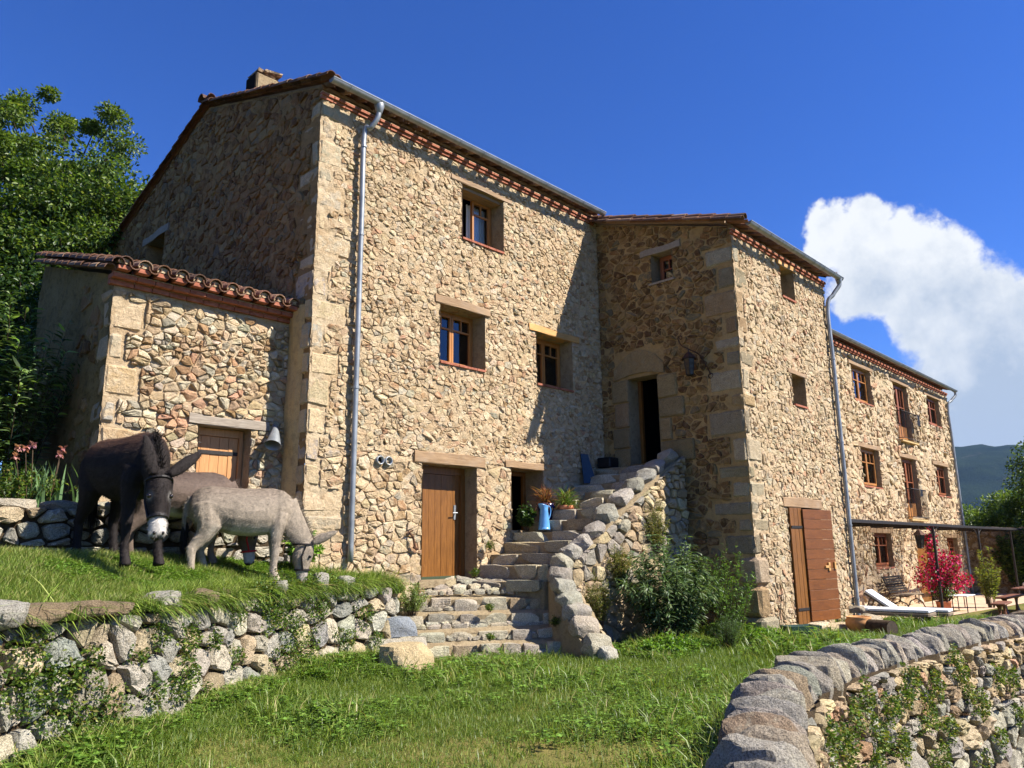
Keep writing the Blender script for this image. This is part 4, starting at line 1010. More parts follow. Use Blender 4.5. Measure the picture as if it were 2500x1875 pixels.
pa = np.array((WX1+.12, WY-.325, WZ-.02)); pb = np.array((WX1-.28, WY-.09, WZ-.7)); downpipe(wing, [pa, pa+(0, 0, -.14), (pa+pb)/2+(0, 0, -.02), pb, pb+(0, 0, -1.5), (pb[0], pb[1], -.2)], .05, [(pb[0], pb[1], 5), (pb[0], pb[1], 2.5)])

# ================================================================ lean-to with the donkey door
AX0, AX1, AY = 3.48, 6.2, 10.9
annex = thing('stone_lean_to', 'low stone lean-to with curved tile roof, behind the black donkey', 'shed', (4.8, 10.9, 1.5))
SA = StoneSet(); fmA = plane_map((AX0, AY, 0), (1, 0, 0), (0, -1, 0)); H_A = [(1.33, 2.13, 1.9, 3.46)]; LA = [(1.17, 2.42, 3.46, 3.60)]
wa = wall_base('front_wall', annex, fmA, 0, 2.72, 1.2, 5.28, M['mortar'], .04, H_A, amp=.025, seed=61, depth=.3, reveal=M['mortar_grey'])
quo = []; qz = 1.3; flip = 1
while qz < 5.15:
    hh = rng.uniform(0.26, 0.5); w = rng.uniform(0.34, 0.62) if flip else rng.uniform(0.2, 0.34); wy = rng.uniform(0.25, 0.3) if flip else rng.uniform(0.35, 0.45); quo.append((qz, min(qz+hh, 5.22), w, wy)); qz += hh+.012; flip = 1-flip
for a, b, w, wy in quo:
    V, F = noisy_block((AX0+w/2-.01, AY+wy/2-.01, (a+b)/2), (w, wy, b-a-.014), None, rng, 0.016, 0.06); SA.add(V, F, pick_colour(PAL_QUOIN, rng, .05), M['stone'], wa, 'quoin')
qA = [(-.1, w, a, b) for a, b, w, wy in quo]
rubble(SA, wa, fmA, [(0, 1.2), (2.72, 1.2), (2.72, 5.2), (0, 5.2)], rng, .12, H_A+LA+qA, PAL_FRONT, M['stone_bare'], .006, (.010, .05), tilt=.17, hvar=.4, rnd=.14)
fmB = plane_map((AX0, 14.5, 0), (0, -1, 0), (-1, 0, 0))
def atop(u): return 5.40+(3.6-u)*.31
wb = wall_base('side_wall', annex, fmB, 0, 3.6, 1.2, 6.55, M['plaster_shade'], .07, [], atop, .035, 71)
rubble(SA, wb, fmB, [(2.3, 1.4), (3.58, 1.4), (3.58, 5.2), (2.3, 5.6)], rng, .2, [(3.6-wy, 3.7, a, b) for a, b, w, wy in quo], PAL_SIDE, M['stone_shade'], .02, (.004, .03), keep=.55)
SA.flush(annex, 300)
for (a, b, c, d) in LA: lintel(wa, (AX0+a, AY, c), (AX0+b, AY, d), (0, -1, 0), M['lintel_grey'])
interior(annex, fmA, *H_A[0], .34, 1.2)
ad = MB(); obox(ad, fmA, 1.34, 2.12, 3.34, 3.45, -.3, -.2); obox(ad, fmA, 2.06, 2.12, 1.92, 3.34, -.3, -.19); ad = ad.put('door', M['door_pale'], annex, label='pale plank door with a black iron strap behind the donkeys')
xs = np.linspace(1.34, 2.055, 6)
for i in range(5): mb = MB(); obox(mb, fmA, xs[i]+.003, xs[i+1]-.003, 1.93, 3.335, -.27, -.235+rng.normal(0, .002)); mb.put('plank', M['door_pale'], ad)
for z in (3.07, 2.2): mb = MB(); obox(mb, fmA, 1.36, 2.11, z, z+.055, -.232, -.222); mb.put('iron_strap', M['iron'], ad)
mb = MB(); mb.tube([(AX0+1.39, AY+.22, 3.22), (AX0+1.39, AY+.16, 3.22), (AX0+1.45, AY+.16, 3.215)], .01, 6); mb.put('latch', M['iron'], ad)
AZ = 5.42
for c, (off, zz) in enumerate(((.06, AZ-.17), (.16, AZ-.095))):
    n = 11; w = (AX1-AX0-.02)/n
    for i in range(n): mb = MB(); mb.box2((AX0-.08*(i == 0)+i*w+.005, AY-off+rng.normal(0, .003), zz), (AX0+(i+1)*w-.005, AY+.04, zz+.066), bevel=.005); mb.put('brick', M['brick'], annex)
    mb = MB(); mb.box2((AX0-.06, AY-off+.012, zz+.06), (AX1-.01, AY+.04, zz+.08)); mb.put('mortar_bed', M['mortar'], annex)
n = 11; w = (AX1-AX0+.1)/n
for i in range(n):
    xc = AX0-.1+(i+.5)*w; dy = rng.normal(0, .012)
    for s in range(5):
        p = .31; y0 = AY-.30+s*.33+dy; z0 = AZ+.045+(s*.33)*p; c = pick_colour(PAL_TILE, rng)
        V, F = half_tile((xc, y0, z0+.03), (xc, y0+.42, z0+.42*p+.01), .105, .088, (0, 0, 1), 8, .014); put('cover_tile', V, F, M['tile'], annex, c)
        V, F = half_tile((xc+w/2, y0-.02, z0+.055), (xc+w/2, y0+.4, z0+.4*p+.045), .092, .078, (0, 0, 1), 7, .014, True); put('pan_tile', V, F, M['tile'], annex, pick_colour(PAL_TILE, rng))
    # mortar plug and red brick end under each cover tile
    k = 7; V = [(xc+.085*math.cos(PI*j/(k-1)), AY-.27+dy, AZ+.07+.085*math.sin(PI*j/(k-1))) for j in range(k)]+[(xc+.085*math.cos(PI*j/(k-1)), AY-.05, AZ+.14+.085*math.sin(PI*j/(k-1))) for j in range(k)]
    put('mortar_plug', V, [tuple(range(k-1, -1, -1))]+[(j, j+1, k+j+1, k+j) for j in range(k-1)]+[(0, k, 2*k-1, k-1)], M['mortar'], annex)
    mb = MB(); mb.box2((xc-.085, AY-.268+dy, AZ-.005), (xc+.085, AY-.02, AZ+.058), bevel=.005); mb.put('brick', M['brick'], annex)
roof_sheet(annex, AX0-.1, AX1, AY+.6, AZ+.04+.9*.31, 14.3, AZ+.04+3.7*.31)
verge(annex, AX0-.07, AY-.26, AZ+.06, 14.25, AZ+.06+3.61*.31, .09); verge(annex, AX0-.15, AY-.16, AZ-.02, 14.25, AZ-.02+3.45*.31, .08)
# ================================================================ retaining wall of the terrace
rng = np.random.default_rng(21)
PAL_RET = [(srgb(176, 170, 154), 4), (srgb(188, 180, 160), 3), (srgb(190, 174, 142), 1.6), (srgb(152, 150, 140), 2), (srgb(166, 150, 122), 1)]
PAL_COPE = [(srgb(172, 166, 152), 4), (srgb(162, 156, 144), 3), (srgb(180, 170, 150), 2), (srgb(168, 148, 122), .6)]
RW2 = Path([(-5.5, 2.6), (-2.0, 4.2), (0.4, 5.55), (2.0, 6.62), (2.9, 7.15), (4.0, 8.0), (5.3, 8.8), (6.5, 9.28), (7.25, 9.45), (7.62, 9.75), (7.72, 10.3)])
ret = thing('retaining_wall', 'dry stone retaining wall of big pale granite blocks below the donkeys', 'stone wall', (3.5, 7.6, 0.1))
fmR = path_map(RW2, -1, None, 0.13); SR = StoneSet(); U0 = 5.6
core = wall_base('wall_core', ret, fmR, U0, RW2.L, -.2, 1.16, M['earth'], 0.09, amp=.04, seed=3)
def big(S):   # sizes grow towards the foot
    return S
rubble(SR, core, fmR, [(U0, -.1), (RW2.L, -.1), (RW2.L, 1.12), (U0, 1.12)], rng, .30, [], PAL_RET, M['granite'], .02, (.05, .10), (1.0, 1.7), 1.15, .08, 1.0, True, .22, hvar=.22)
SR.flush(ret, 300)
for (px, py, sx, sy, sz, dark) in ((20, 1540, .45, .4, .24, 0), (112, 1512, .62, .42, .18, 1), (215, 1500, .6, .4, .16, 1), (290, 1498, .4, .36, .14, 1), (425, 1486, .5, .36, .20, 0), (520, 1470, .42, .36, .18, 1), (566, 1452, .34, .3, .16, 1), (700, 1462, .34, .3, .2, 0), (800, 1450, .22, .22, .3, 0), (860, 1470, .3, .25, .22, 0)):
    # a capping stone lies on the wall head where the sight line meets it
    best = min(np.arange(U0, RW2.L, .05), key=lambda u: abs(proj(np.append(RW2.at(u)[:2], 1.2))[0][0]-px)); p = RW2.at(best); t = RW2.tan(best); n = np.array([-t[1], t[0]])
    c = (p[0]+n[0]*.12, p[1]+n[1]*.12, 1.13+sz*.32); V, F = boulder(c, (sx, sy, sz), rotz(math.atan2(t[1], t[0])+rng.normal(0, .15))@rotx(rng.normal(0, .1)), rng, 6, .55, 12, .07)
    put('capping_stone', V, F, M['granite'], ret, np.array(srgb(128, 112, 88) if dark else srgb(162, 158, 146)))
# ================================================================ low wall behind the donkeys
LWp = Path([(-8, 11.3), (-3, 10.7), (1.5, 10.42), (3.2, 10.4), (4.6, 10.42), (6.15, 10.5)])
low = thing('low_terrace_wall', 'low dry stone wall below the irises, behind the donkeys', 'stone wall', (3, 10.4, 1.4))
fmL = path_map(LWp, -1); SL = StoneSet(); core = wall_base('wall_core', low, fmL, 4.0, LWp.L, 1.2, 2.16, M['earth'], .1, amp=.03, seed=9)
rubble(SL, core, fmL, [(4, 1.25), (LWp.L, 1.25), (LWp.L, 1.72), (4, 1.72)], rng, .26, [], PAL_RET, M['granite'], .02, (.03, .1), (1.1, 2.2), 1.3, .12, 1, True)
rubble(SL, core, fmL, [(4, 1.72), (LWp.L, 1.72), (LWp.L, 2.18), (4, 2.18)], rng, .2, [], PAL_RET, M['granite'], .018, (.03, .1), (1.2, 2.6), 1.3, .12, 1, True)
SL.flush(low, 300)
u = 4.0
while u < LWp.L-.2:
    l = rng.uniform(.4, .75); p = LWp.at(u+l/2); t = LWp.tan(u+l/2); V, F = boulder((p[0]-t[1]*.16, p[1]+t[0]*.16, 2.2), (l, .44, .17), rotz(math.atan2(t[1], t[0])), rng, 5, .75, 8, .05)
    put('capping_stone', V, F, M['granite'], low, pick_colour(PAL_RET, rng)); u += l
# ================================================================ stairs
stairs = thing('stone_stairs', 'worn stone staircase curving up to the tower door', 'staircase', (9.5, 9.3, 0))
NOSE = [((7.40, 9.36), (9.98, 7.72), .045), ((7.42, 9.62), (9.92, 7.98), .22), ((7.45, 9.88), (9.88, 8.26), .40), ((7.78, 10.16), (9.88, 8.50), .64), ((8.1, 10.26), (9.9, 8.70), .87), ((9.2, 10.26), (9.78, 8.72), 1.13)]
for xl, z in ((9.76, 1.385), (10.05, 1.58), (10.38, 1.78), (10.66, 1.97), (11.02, 2.18), (11.4, 2.4), (11.78, 2.6), (12.1, 2.77), (12.46, 2.95), (12.85, 3.15), (13.22, 3.34)): NOSE.append(((xl, 10.27), (xl+.12, 8.66), z))
END = ((13.66, 10.27), (13.66, 8.6))
PAL_STEP = [(srgb(182, 174, 154), 3), (srgb(192, 182, 158), 3), (srgb(164, 156, 140), 2), (srgb(180, 162, 132), .7)]
RISE = [.14, .16, .11, .16, .17, .15]
for i, (L_, R_, z) in enumerate(NOSE):
    zf = z-.018 if i >= 5 else NOSE[i+1][2]-RISE[i+1]
    nL, nR = (NOSE[i+1][0], NOSE[i+1][1]) if i+1 < len(NOSE) else END
    L2, R2, A2, B2 = (np.array(a) for a in (L_, R_, nL, nR)); zp = NOSE[i-1][2] if i else -.12
    step = MB(); d = (R2-L2)/np.linalg.norm(R2-L2); nrm = np.array([-d[1], d[0]]); ext = .25
    q = [(*(L2+nrm*.06), z-.03), (*(R2+nrm*.06), z-.03), (*(B2+nrm*.1), zf), (*(A2+nrm*.1), zf)]; b = [(x_, y_, zp-.35) for x_, y_, _ in q]
    step.add(q+b, [(0, 1, 2, 3), (7, 6, 5, 4), (0, 4, 5, 1), (1, 5, 6, 2), (2, 6, 7, 3), (3, 7, 4, 0)]); step = step.put('step', M['mortar_grey'], stairs)
    Ln = np.linalg.norm(R2-L2); s = 0.0
    while s < Ln-.08:
        l = rng.uniform(.3, .55) if i < 5 else rng.uniform(.55, 1.0)
        if Ln-s-l < .2: l = Ln-s
        c = L2+d*(s+l/2)+nrm*(.13+rng.normal(0, .015)); hh = (RISE[i]+.05) if i < 6 else max(z-zp+.05, .14)
        V, F = boulder((c[0], c[1], z-hh/2+rng.normal(0, .008)), (l*1.02, .28+rng.uniform(0, .06), hh*1.08), rotz(math.atan2(d[1], d[0]))@rotx(rng.normal(0, .03)), rng, 5, .86, 5, .035)
        put('step_stone', V, F, M['granite'], step, pick_colour(PAL_STEP, rng)); s += l+.008
    if i < 6:
        SP = StoneSet(); wdt = max(np.linalg.norm((A2-L2)), np.linalg.norm(B2-R2)); dep = np.dot((A2+B2)/2-(L2+R2)/2, nrm)
        fmh = lambda q, L2=L2, d=d, nrm=nrm, z=z, sl=(zf-z+.03)/max(dep, .15): np.column_stack([L2[0]+d[0]*q[:, 0]+nrm[0]*q[:, 1], L2[1]+d[1]*q[:, 0]+nrm[1]*q[:, 1], z-.03+np.maximum(q[:, 1], 0)*sl+q[:, 2]])
        loc = lambda P: (float((P-L2)@d), float((P-L2)@nrm))
        reg = ccw([(0, .3), (Ln, .3), loc(B2), loc(A2)])
        if dep > .1 or True:
            hull = [p for p in reg]
            try: rubble(SP, step, fmh, [(0, .2), (Ln, .2), (max(loc(B2)[0], .3), max(loc(B2)[1]+.1, .26)), (min(loc(A2)[0], Ln), max(loc(A2)[1]+.1, .26))], rng, .13, [], PAL_STEP, M['granite'], .02, (.02, .04), tilt=.03)
            except Exception: pass
        for it in SP.items: put('paving_stone', it[0], it[1], it[3], it[4], it[2])
# flanking blocks at the foot
V, F = boulder((6.88, 8.62, .17), (.78, .66, .52), rotz(.55), rng, 8, .9, 7, .04); put('corner_block', V, F, M['granite'], None, srgb(196, 176, 136), label='big squared tan stone block on the lawn at the foot of the stairs', cat='stone block')
V, F = boulder((7.42, 9.52, .53), (.62, .36, .32), rotz(-.35), rng, 8, .93, 5, .03); put('corner_block', V, F, M['granite'], None, srgb(140, 146, 152), label='blue-grey cut stone block left of the lower steps', cat='stone block')
V, F = boulder((7.36, 9.40, .22), (.9, .5, .4), rotz(-.4), rng, 7, .85, 7, .04); put('corner_block', V, F, M['granite'], None, srgb(176, 168, 150), label='pale flat stone lying under the blue-grey cut block', cat='stone block')
# parapet with rounded boulders
PP = Path([(9.72, 7.36, .02), (9.74, 7.66, .3), (9.76, 7.92, .56), (9.79, 8.14, .86), (9.86, 8.38, 1.2), (10.06, 8.5, 1.45), (10.6, 8.5, 1.76), (11.3, 8.5, 2.3), (12.2, 8.5, 2.82), (13.0, 8.5, 3.26), (13.64, 8.48, 3.55)])
par = thing('stair_parapet', 'curved stair parapet topped with big rounded granite boulders', 'parapet', (11, 8.5, 0))
zt = lambda u: PP.at(u)[..., 2]-.12
V = []; nU = 60; us = np.linspace(0.05, PP.L, nU)
for u in us:
    p = PP.at(u); t = PP.tan(u); n = np.array([t[1], -t[0]]); z = max(p[2]-.12, .0)
    for (o, zz) in ((.24, -.2), (.21, z*.5), (.19, z), (-.2, z), (-.22, -.2)): V.append((*(p[:2]+n*o), zz))
put('wall_core', V, [(i*5+k, (i+1)*5+k, (i+1)*5+k+1, i*5+k+1) for i in range(nU-1) for k in range(4)]+[(0, 1, 2, 3, 4)], M['mortar_grey'], par)
SPp = StoneSet(); fq = path_map(PP, -1); rubble(SPp, par, lambda q: fq(q+np.array([0, 0, .225])), [(0.03, 0), (PP.L-.02, 0), (PP.L-.02, 3.46), (1.2, 1.36), (.03, .06)], rng, .17, [], [(srgb(196, 178, 142), 3), (srgb(176, 156, 124), 2), (srgb(166, 158, 142), 2)], M['stone_bare'], .008, (.015, .07), tilt=.2, hvar=.3); SPp.flush(par, 260)
bs = [(9.72, 7.40, .02, .38), (9.72, 7.60, .20, .58), (9.75, 7.83, .43, .60), (9.77, 8.02, .64, .55), (9.79, 8.17, .82, .5), (9.82, 8.31, 1.0, .52), (9.88, 8.42, 1.20, .5), (10.02, 8.49, 1.38, .46), (10.26, 8.51, 1.54, .48), (10.58, 8.50, 1.70, .55), (10.90, 8.50, 1.92, .50), (11.28, 8.50, 2.24, .56), (11.76, 8.50, 2.55, .56), (12.18, 8.50, 2.78, .52), (12.56, 8.50, 2.98, .46), (12.95, 8.5, 3.2, .5), (13.35, 8.48, 3.42, .45)]
for k, (x_, y_, z_, s_) in enumerate(bs):
    u = min(np.arange(0, PP.L, .03), key=lambda u: np.hypot(*(PP.at(u)[:2]-np.array((x_, y_))))); t = PP.tan(u); R = rotz(math.atan2(t[1], t[0]))@roty(-.55)@rotx(rng.normal(0, .08))
    V, F = boulder((x_, y_, z_), (.37*(.9+rng.random()*.25) if k < 10 else .50, s_*.92, .36 if k < 10 else .30), R, rng, 8, .45, 12, .06); put('boulder', V, F, M['copestone'], par, pick_colour(PAL_COPE, rng))
# ================================================================ garden wall in the right foreground
gw = thing('garden_wall', 'curving garden wall with half-round granite coping in the right foreground', 'stone wall', (9, 3.5, -.3))
fg0 = path_map(PW, -1); fg = lambda q: fg0(q+np.array([0, 0, .30])); SG = StoneSet()
core = wall_base('wall_core', gw, fg, 0.3, 16, -1.9, .3, M['earth'], .1, amp=.05, seed=13)
rubble(SG, core, fg, [(.4, -1.8), (16, -1.8), (16, -.5), (.4, -.5)], rng, .30, [], PAL_RET, M['granite'], .022, (.03, .13), (1, 1.9), 1.25, .16, .95, True)
rubble(SG, core, fg, [(.4, -.5), (16, -.5), (16, .27), (.4, .27)], rng, .17, [], [(srgb(196, 176, 138), 3), (srgb(178, 156, 124), 2), (srgb(164, 158, 144), 2), (srgb(186, 150, 118), 1)], M['granite'], .015, (.02, .09), (1, 2), 1.3, .2, .95, True)
SG.flush(gw, 300)
V = []; us = np.linspace(.3, 20, 80)
for u in us:
    p = PW.at(u); t = PW.tan(u); n = np.array([t[1], -t[0]])
    for (o, zz) in ((.28, .25), (-.28, .25), (-.30, -.4)): V.append((*(p[:2]+n*o), zz))
put('wall_top', V, [(i*3+k, (i+1)*3+k, (i+1)*3+k+1, i*3+k+1) for i in range(79) for k in range(2)], M['earth'], gw)
u = .55; k = 0
while u < 20:
    l = rng.uniform(.17, .33) if u > 2.0 else rng.uniform(.28, .40); p = PW.at(u+l/2); t = PW.tan(u+l/2); R = rotz(math.atan2(t[1], t[0])+rng.normal(0, .07))@roty(rng.normal(.16, .11))@rotx(rng.normal(0, .08))
    V, F = boulder((p[0], p[1], .29+rng.normal(0, .012)), (l*1.04, .63+rng.normal(0, .05), .54+rng.normal(0, .045)), R, rng, 12 if u < 9 else 7, .42, 18, .085); put('coping_stone', V, F, M['copestone'], gw, pick_colour(PAL_COPE, rng)); u += l; k += 1
# ================================================================ donkeys
def mat_fur(name):
    t = NT(name); c = t.attr(); c = t.mix(0.6, c, t.mix(1.0, c, t.ramp(t.noise(26, 5, 0.7), [(0.3, 0.6), (0.7, 1.35)]), 'MULTIPLY')); t.color(c)
    t.bump(t.noise(70, 4, 0.7), 0.5, 0.012); return t.done(0.75, 0.25)
M['fur'] = mat_fur('fur'); M['eye'] = mat_simple('eye', (0.012, 0.008, 0.006), None, rough=0.12, spec=0.6)
M['hoof'] = mat_simple('hoof', srgb(58, 50, 44), srgb(40, 34, 30), 12, 0.6)
def loft(st, n=14, up=(0, 0, 1)):
    """stations: (x, y, z, half width, half height) swept along their centre line"""
    P = np.array([s[:3] for s in st], float); k = len(P); T = np.zeros_like(P); T[1:-1] = P[2:]-P[:-2]; T[0] = P[1]-P[0]; T[-1] = P[-1]-P[-2]; T /= np.linalg.norm(T, axis=1)[:, None]
    V = []; F = []; a = np.arange(n)*2*PI/n; u0 = np.array(up, float)
    for i in range(k):
        s = np.cross(u0, T[i]); s = s/np.linalg.norm(s) if np.linalg.norm(s) > 1e-4 else np.array([0, 1., 0]); w = np.cross(T[i], s)
        V.append(P[i]+np.cos(a)[:, None]*s*st[i][3]+np.sin(a)[:, None]*w*st[i][4])
    V = np.concatenate(V)
    for i in range(k-1):
        for j in range(n): j2 = (j+1) % n; F.append((i*n+j, i*n+j2, (i+1)*n+j2, (i+1)*n+j))
    F += [tuple(range(n-1, -1, -1)), tuple((k-1)*n+j for j in range(n))]
    return V, F
def remesh(V, F, voxel, smooth_it):
    me = bpy.data.meshes.new('tmp'); me.from_pydata(np.asarray(V).tolist(), [], F); me.update(); ob = bpy.data.objects.new('tmp', me); COL.objects.link(ob)
    r = ob.modifiers.new('r', 'REMESH'); r.mode = 'VOXEL'; r.voxel_size = voxel
    s = ob.modifiers.new('s', 'SMOOTH'); s.factor = 0.5; s.iterations = smooth_it
    dg = bpy.context.evaluated_depsgraph_get(); ev = ob.evaluated_get(dg); m2 = ev.to_mesh(); m2.calc_loop_triangles()
    v = np.zeros(len(m2.vertices)*3); m2.vertices.foreach_get('co', v); nrm = np.zeros(len(m2.vertices)*3); m2.vertices.foreach_get('normal', nrm); f = [tuple(p.vertices) for p in m2.polygons]
    ev.to_mesh_clear(); bpy.data.objects.remove(ob); bpy.data.meshes.remove(me)
    return v.reshape(-1, 3), nrm.reshape(-1, 3), f
def donkey(label, pos, heading, H, neck, head_dir, face_up, colours, legs, strap, ear_dirs, hair=16000, hair_len=.028, seed=1, tail_swing=0.0, belly_pale=0.0, leg_pale=0.0, stripe=0.0, ear_n=None):
    r = np.random.default_rng(seed); R = rotz(heading); g = float(tz(np.array([pos[0]]), np.array([pos[1]]))[0]); O = np.array((pos[0], pos[1], g))
    root = thing('donkey', label, 'donkey', tuple(O)); parts = []
    body = [(-.55, 0, .80, .03, .06), (-.53, 0, .80, .10, .13), (-.47, 0, .79, .155, .185), (-.38, 0, .785, .185, .215), (-.25, 0, .765, .195, .225), (-.10, 0, .735, .215, .245), (.06, 0, .725, .218, .252), (.20, 0, .735, .20, .25), (.31, 0, .755, .17, .235), (.40, 0, .76, .135, .20), (.47, 0, .76, .085, .145), (.50, 0, .76, .03, .07)]
    parts.append(loft(body, 18))
    nk = np.array(neck); 
    parts.append(loft([(*nk[0], .085, .20), (*(nk[0]*.62+nk[1]*.38), .075, .155), (*(nk[0]*.28+nk[1]*.72), .064, .125), (*nk[1], .058, .10), (*(nk[1]+(nk[1]-nk[0])*.08), .04, .07)], 14))
    hd = np.array(head_dir, float); hd /= np.linalg.norm(hd); fu = np.array(face_up, float); fu -= fu@hd*hd; fu /= np.linalg.norm(fu); sd_ = np.cross(fu, hd); p0 = nk[1]
    hs = [(-.035, -.01, .05, .06), (.02, .0, .078, .092), (.08, -.012, .086, .112), (.15, -.022, .078, .108), (.22, -.022, .062, .085), (.29, -.018, .052, .066), (.34, -.014, .055, .062), (.385, -.016, .056, .058), (.415, -.022, .042, .040), (.425, -.026, .02, .02)]
    # the head's stations need its own up direction
    n = 14; a = np.arange(n)*2*PI/n; V = np.concatenate([p0+hd*s+fu*o+np.cos(a)[:, None]*sd_*w+np.sin(a)[:, None]*fu*h for s, o, w, h in hs]); F = [(i*n+j, i*n+(j+1) % n, (i+1)*n+(j+1) % n, (i+1)*n+j) for i in range(len(hs)-1) for j in range(n)]+[tuple(range(n-1, -1, -1)), tuple((len(hs)-1)*n+j for j in range(n))]
    parts.append((V, F))
    def leg(front, side, sw, bend):
        y = .115*side
        if front: st = [(.34, .085*side, .70, .085, .10), (.335, y*.95, .60, .075, .085), (.325, y, .50, .056, .066), (.325, y, .40, .042, .050), (.33, y, .315, .040, .046), (.325, y, .28, .036, .042), (.325, y, .18, .027, .031), (.325, y, .115, .031, .036), (.335, y, .085, .033, .039), (.35, y, .055, .034, .040), (.357, y, .03, .040, .046), (.362, y, .0, .044, .050)]
        else: st = [(-.38, .08*side, .80, .11, .16), (-.37, .10*side, .68, .10, .15), (-.35, y, .58, .085, .125), (-.39, y, .48, .058, .085), (-.455, y, .395, .038, .060), (-.49, y, .345, .036, .054), (-.485, y, .30, .033, .044), (-.47, y, .19, .029, .034), (-.46, y, .115, .033, .038), (-.45, y, .085, .034, .040), (-.435, y, .055, .035, .041), (-.428, y, .03, .041, .047), (-.422, y, .0, .045, .051)]
        st = [list(s) for s in st]; piv = np.array([st[1][0], .66]); 
        for s in st:
            f = max(0, (.66-s[2])/.66); s[0] += sw*f; s[2] += abs(sw)*0.0
        P = st; Vv, Ff = loft(P, 10, (1, 0, 0.0)); return Vv, Ff
    for (fr, sdv, sw) in legs: parts.append(leg(fr, sdv, sw, 0))
    def ear(side, d):
        d = np.array(d, float); d /= np.linalg.norm(d); b = p0+sd_*.052*side+fu*.075+hd*-.01
        pts = [b+d*t for t in (0, .05, .12, .19, .255, .29)]; w = (.026, .044, .050, .043, .026, .008); fl = (1.0, .55, .45, .45, .5, .8); nrm_ = np.cross(d, sd_*side+fu*.3)
        Vv, Ff = tube(pts, w, 10, True, 1.0); wd = np.array(ear_n if ear_n is not None else fu, float); wd = wd-wd@d*d; wd /= np.linalg.norm(wd)
        c = np.repeat(np.array(pts), 10, 0); q = Vv-c; q = q-np.outer(q@wd, wd)*(1-np.repeat(fl, 10))[:, None]; return c+q, Ff
    for side, d in zip((1, -1), ear_dirs): parts.append(ear(side, d))
    tl = [(-.535, 0, .87), (-.575, tail_swing*.2, .80), (-.585, tail_swing*.5, .68), (-.58, tail_swing*.8, .55), (-.575, tail_swing, .46)]; parts.append(tube(tl, (.035, .030, .024, .020, .016), 8))
    Vs = []; Fs = []; o = 0
    for V_, F_ in parts: Vs.append(np.asarray(V_)); Fs += [tuple(int(i)+o for i in f) for f in F_]; o += len(V_)
    V, Nn, F = remesh(np.concatenate(Vs), Fs, .0115, 5)
    base, back, belly, muz, legc = (np.array(c, float) for c in colours)
    C = np.tile(base, (len(V), 1)); z = V[:, 2]; x = V[:, 0]
    def blend(c, m_):
        C[:] = C*(1-m_[:, None])+c*m_[:, None]
    blend(back, sstep(.78, .95, z)*sstep(.55, .3, x)*.9)
    blend(belly, sstep(.62, .52, z)*sstep(-.42, -.2, x)*sstep(.36, .2, x)*sstep(.44, .5, z)*belly_pale)
    blend(legc, sstep(.46, .30, z)*leg_pale*(np.abs(V[:, 1]) < .2)*((x < -.25) | ((x > .2) & (x < .42))))
    blend(base*.35, np.exp(-((x-.33)/.012)**2)*sstep(.55, .7, z)*stripe)
    blend(base*.72, sstep(.1, .35, fbm(V*5.0, 3, seed))*.7)
    hp = V-p0; along = hp@hd; up_ = hp@fu; sdist = np.linalg.norm(hp-np.outer(along, hd), axis=1); onhead = (sdist < .15)
    blend(muz, sstep(.25, .31, along)*onhead*sstep(.425, .395, along)*.95); blend(np.array(srgb(52, 46, 44)), sstep(.385, .41, along)*onhead*sstep(.02, -.03, up_))
    eye_s = [p0+hd*.135+fu*.045+sd_*.074*s for s in (1, -1)]
    for e in eye_s: blend(muz*.85, np.exp(-(np.linalg.norm(V-e, axis=1)/.026)**2)*.8)
    # dark inside and rim of the ears
    eb = [p0+sd_*.052*s+fu*.075 for s in (1, -1)]
    W = (V*H)@R.T+O
    b = put('body', W, F, M['fur'], root, C, True)
    # coat: short hairs lying back and down
    fi = r.integers(0, len(F), hair); Fa = np.array([f[:3] for f in F]); tri = Fa[fi]; wts = r.dirichlet((1, 1, 1), hair); Pp = (V[tri]*wts[:, :, None]).sum(1); Nv = Nn[tri[:, 0]]; Cc = C[tri[:, 0]]*(1+r.normal(0, .17, hair))[:, None]
    keepm = (Pp[:, 2] > .07); Pp, Nv, Cc = Pp[keepm], Nv[keepm], Cc[keepm]; m_ = len(Pp)
    flow = np.tile(np.array([-.75, 0, -.55]), (m_, 1)); flow = flow-(flow*Nv).sum(1)[:, None]*Nv; flow += r.normal(0, .22, (m_, 3)); flow /= np.linalg.norm(flow, axis=1)[:, None]+1e-9
    d = flow*.95+Nv*.2; ln = hair_len*r.uniform(.6, 1.4, m_)/H; side = np.cross(d, Nv); side /= np.linalg.norm(side, axis=1)[:, None]+1e-9; wd = .0017/H
    HV = np.stack([Pp-side*wd, Pp+side*wd, Pp+d*ln[:, None]], 1).reshape(-1, 3); HF = np.arange(m_*3).reshape(-1, 3)
    put('coat', (HV*H)@R.T+O, HF, M['fur'], root, np.repeat(np.clip(Cc, .004, .9), 3, 0), kind='stuff')
    def toW(P): return (np.asarray(P)*H)@R.T+O
    # mane and tail tuft
    def strands(name, bases, dirs, ln, col, w=.004):
        bases = np.array(bases); dirs = np.array(dirs); k = len(bases); sx = np.cross(dirs, r.normal(size=(k, 3))); sx /= np.linalg.norm(sx, axis=1)[:, None]; HVv = np.stack([bases-sx*w, bases+sx*w, bases+dirs*ln[:, None]], 1).reshape(-1, 3)
        put(name, toW(HVv), np.arange(k*3).reshape(-1, 3), M['fur'], root, np.tile(col, (k*3, 1))*np.repeat(r.uniform(.7, 1.3, k), 3)[:, None], kind='stuff')
    t_ = r.random(500); top = nk[0]+(nk[1]-nk[0])*t_[:, None]; upn = np.array((0, 0, 1.)); ax = (nk[1]-nk[0])/np.linalg.norm(nk[1]-nk[0]); upn = upn-upn@ax*ax; upn /= np.linalg.norm(upn)
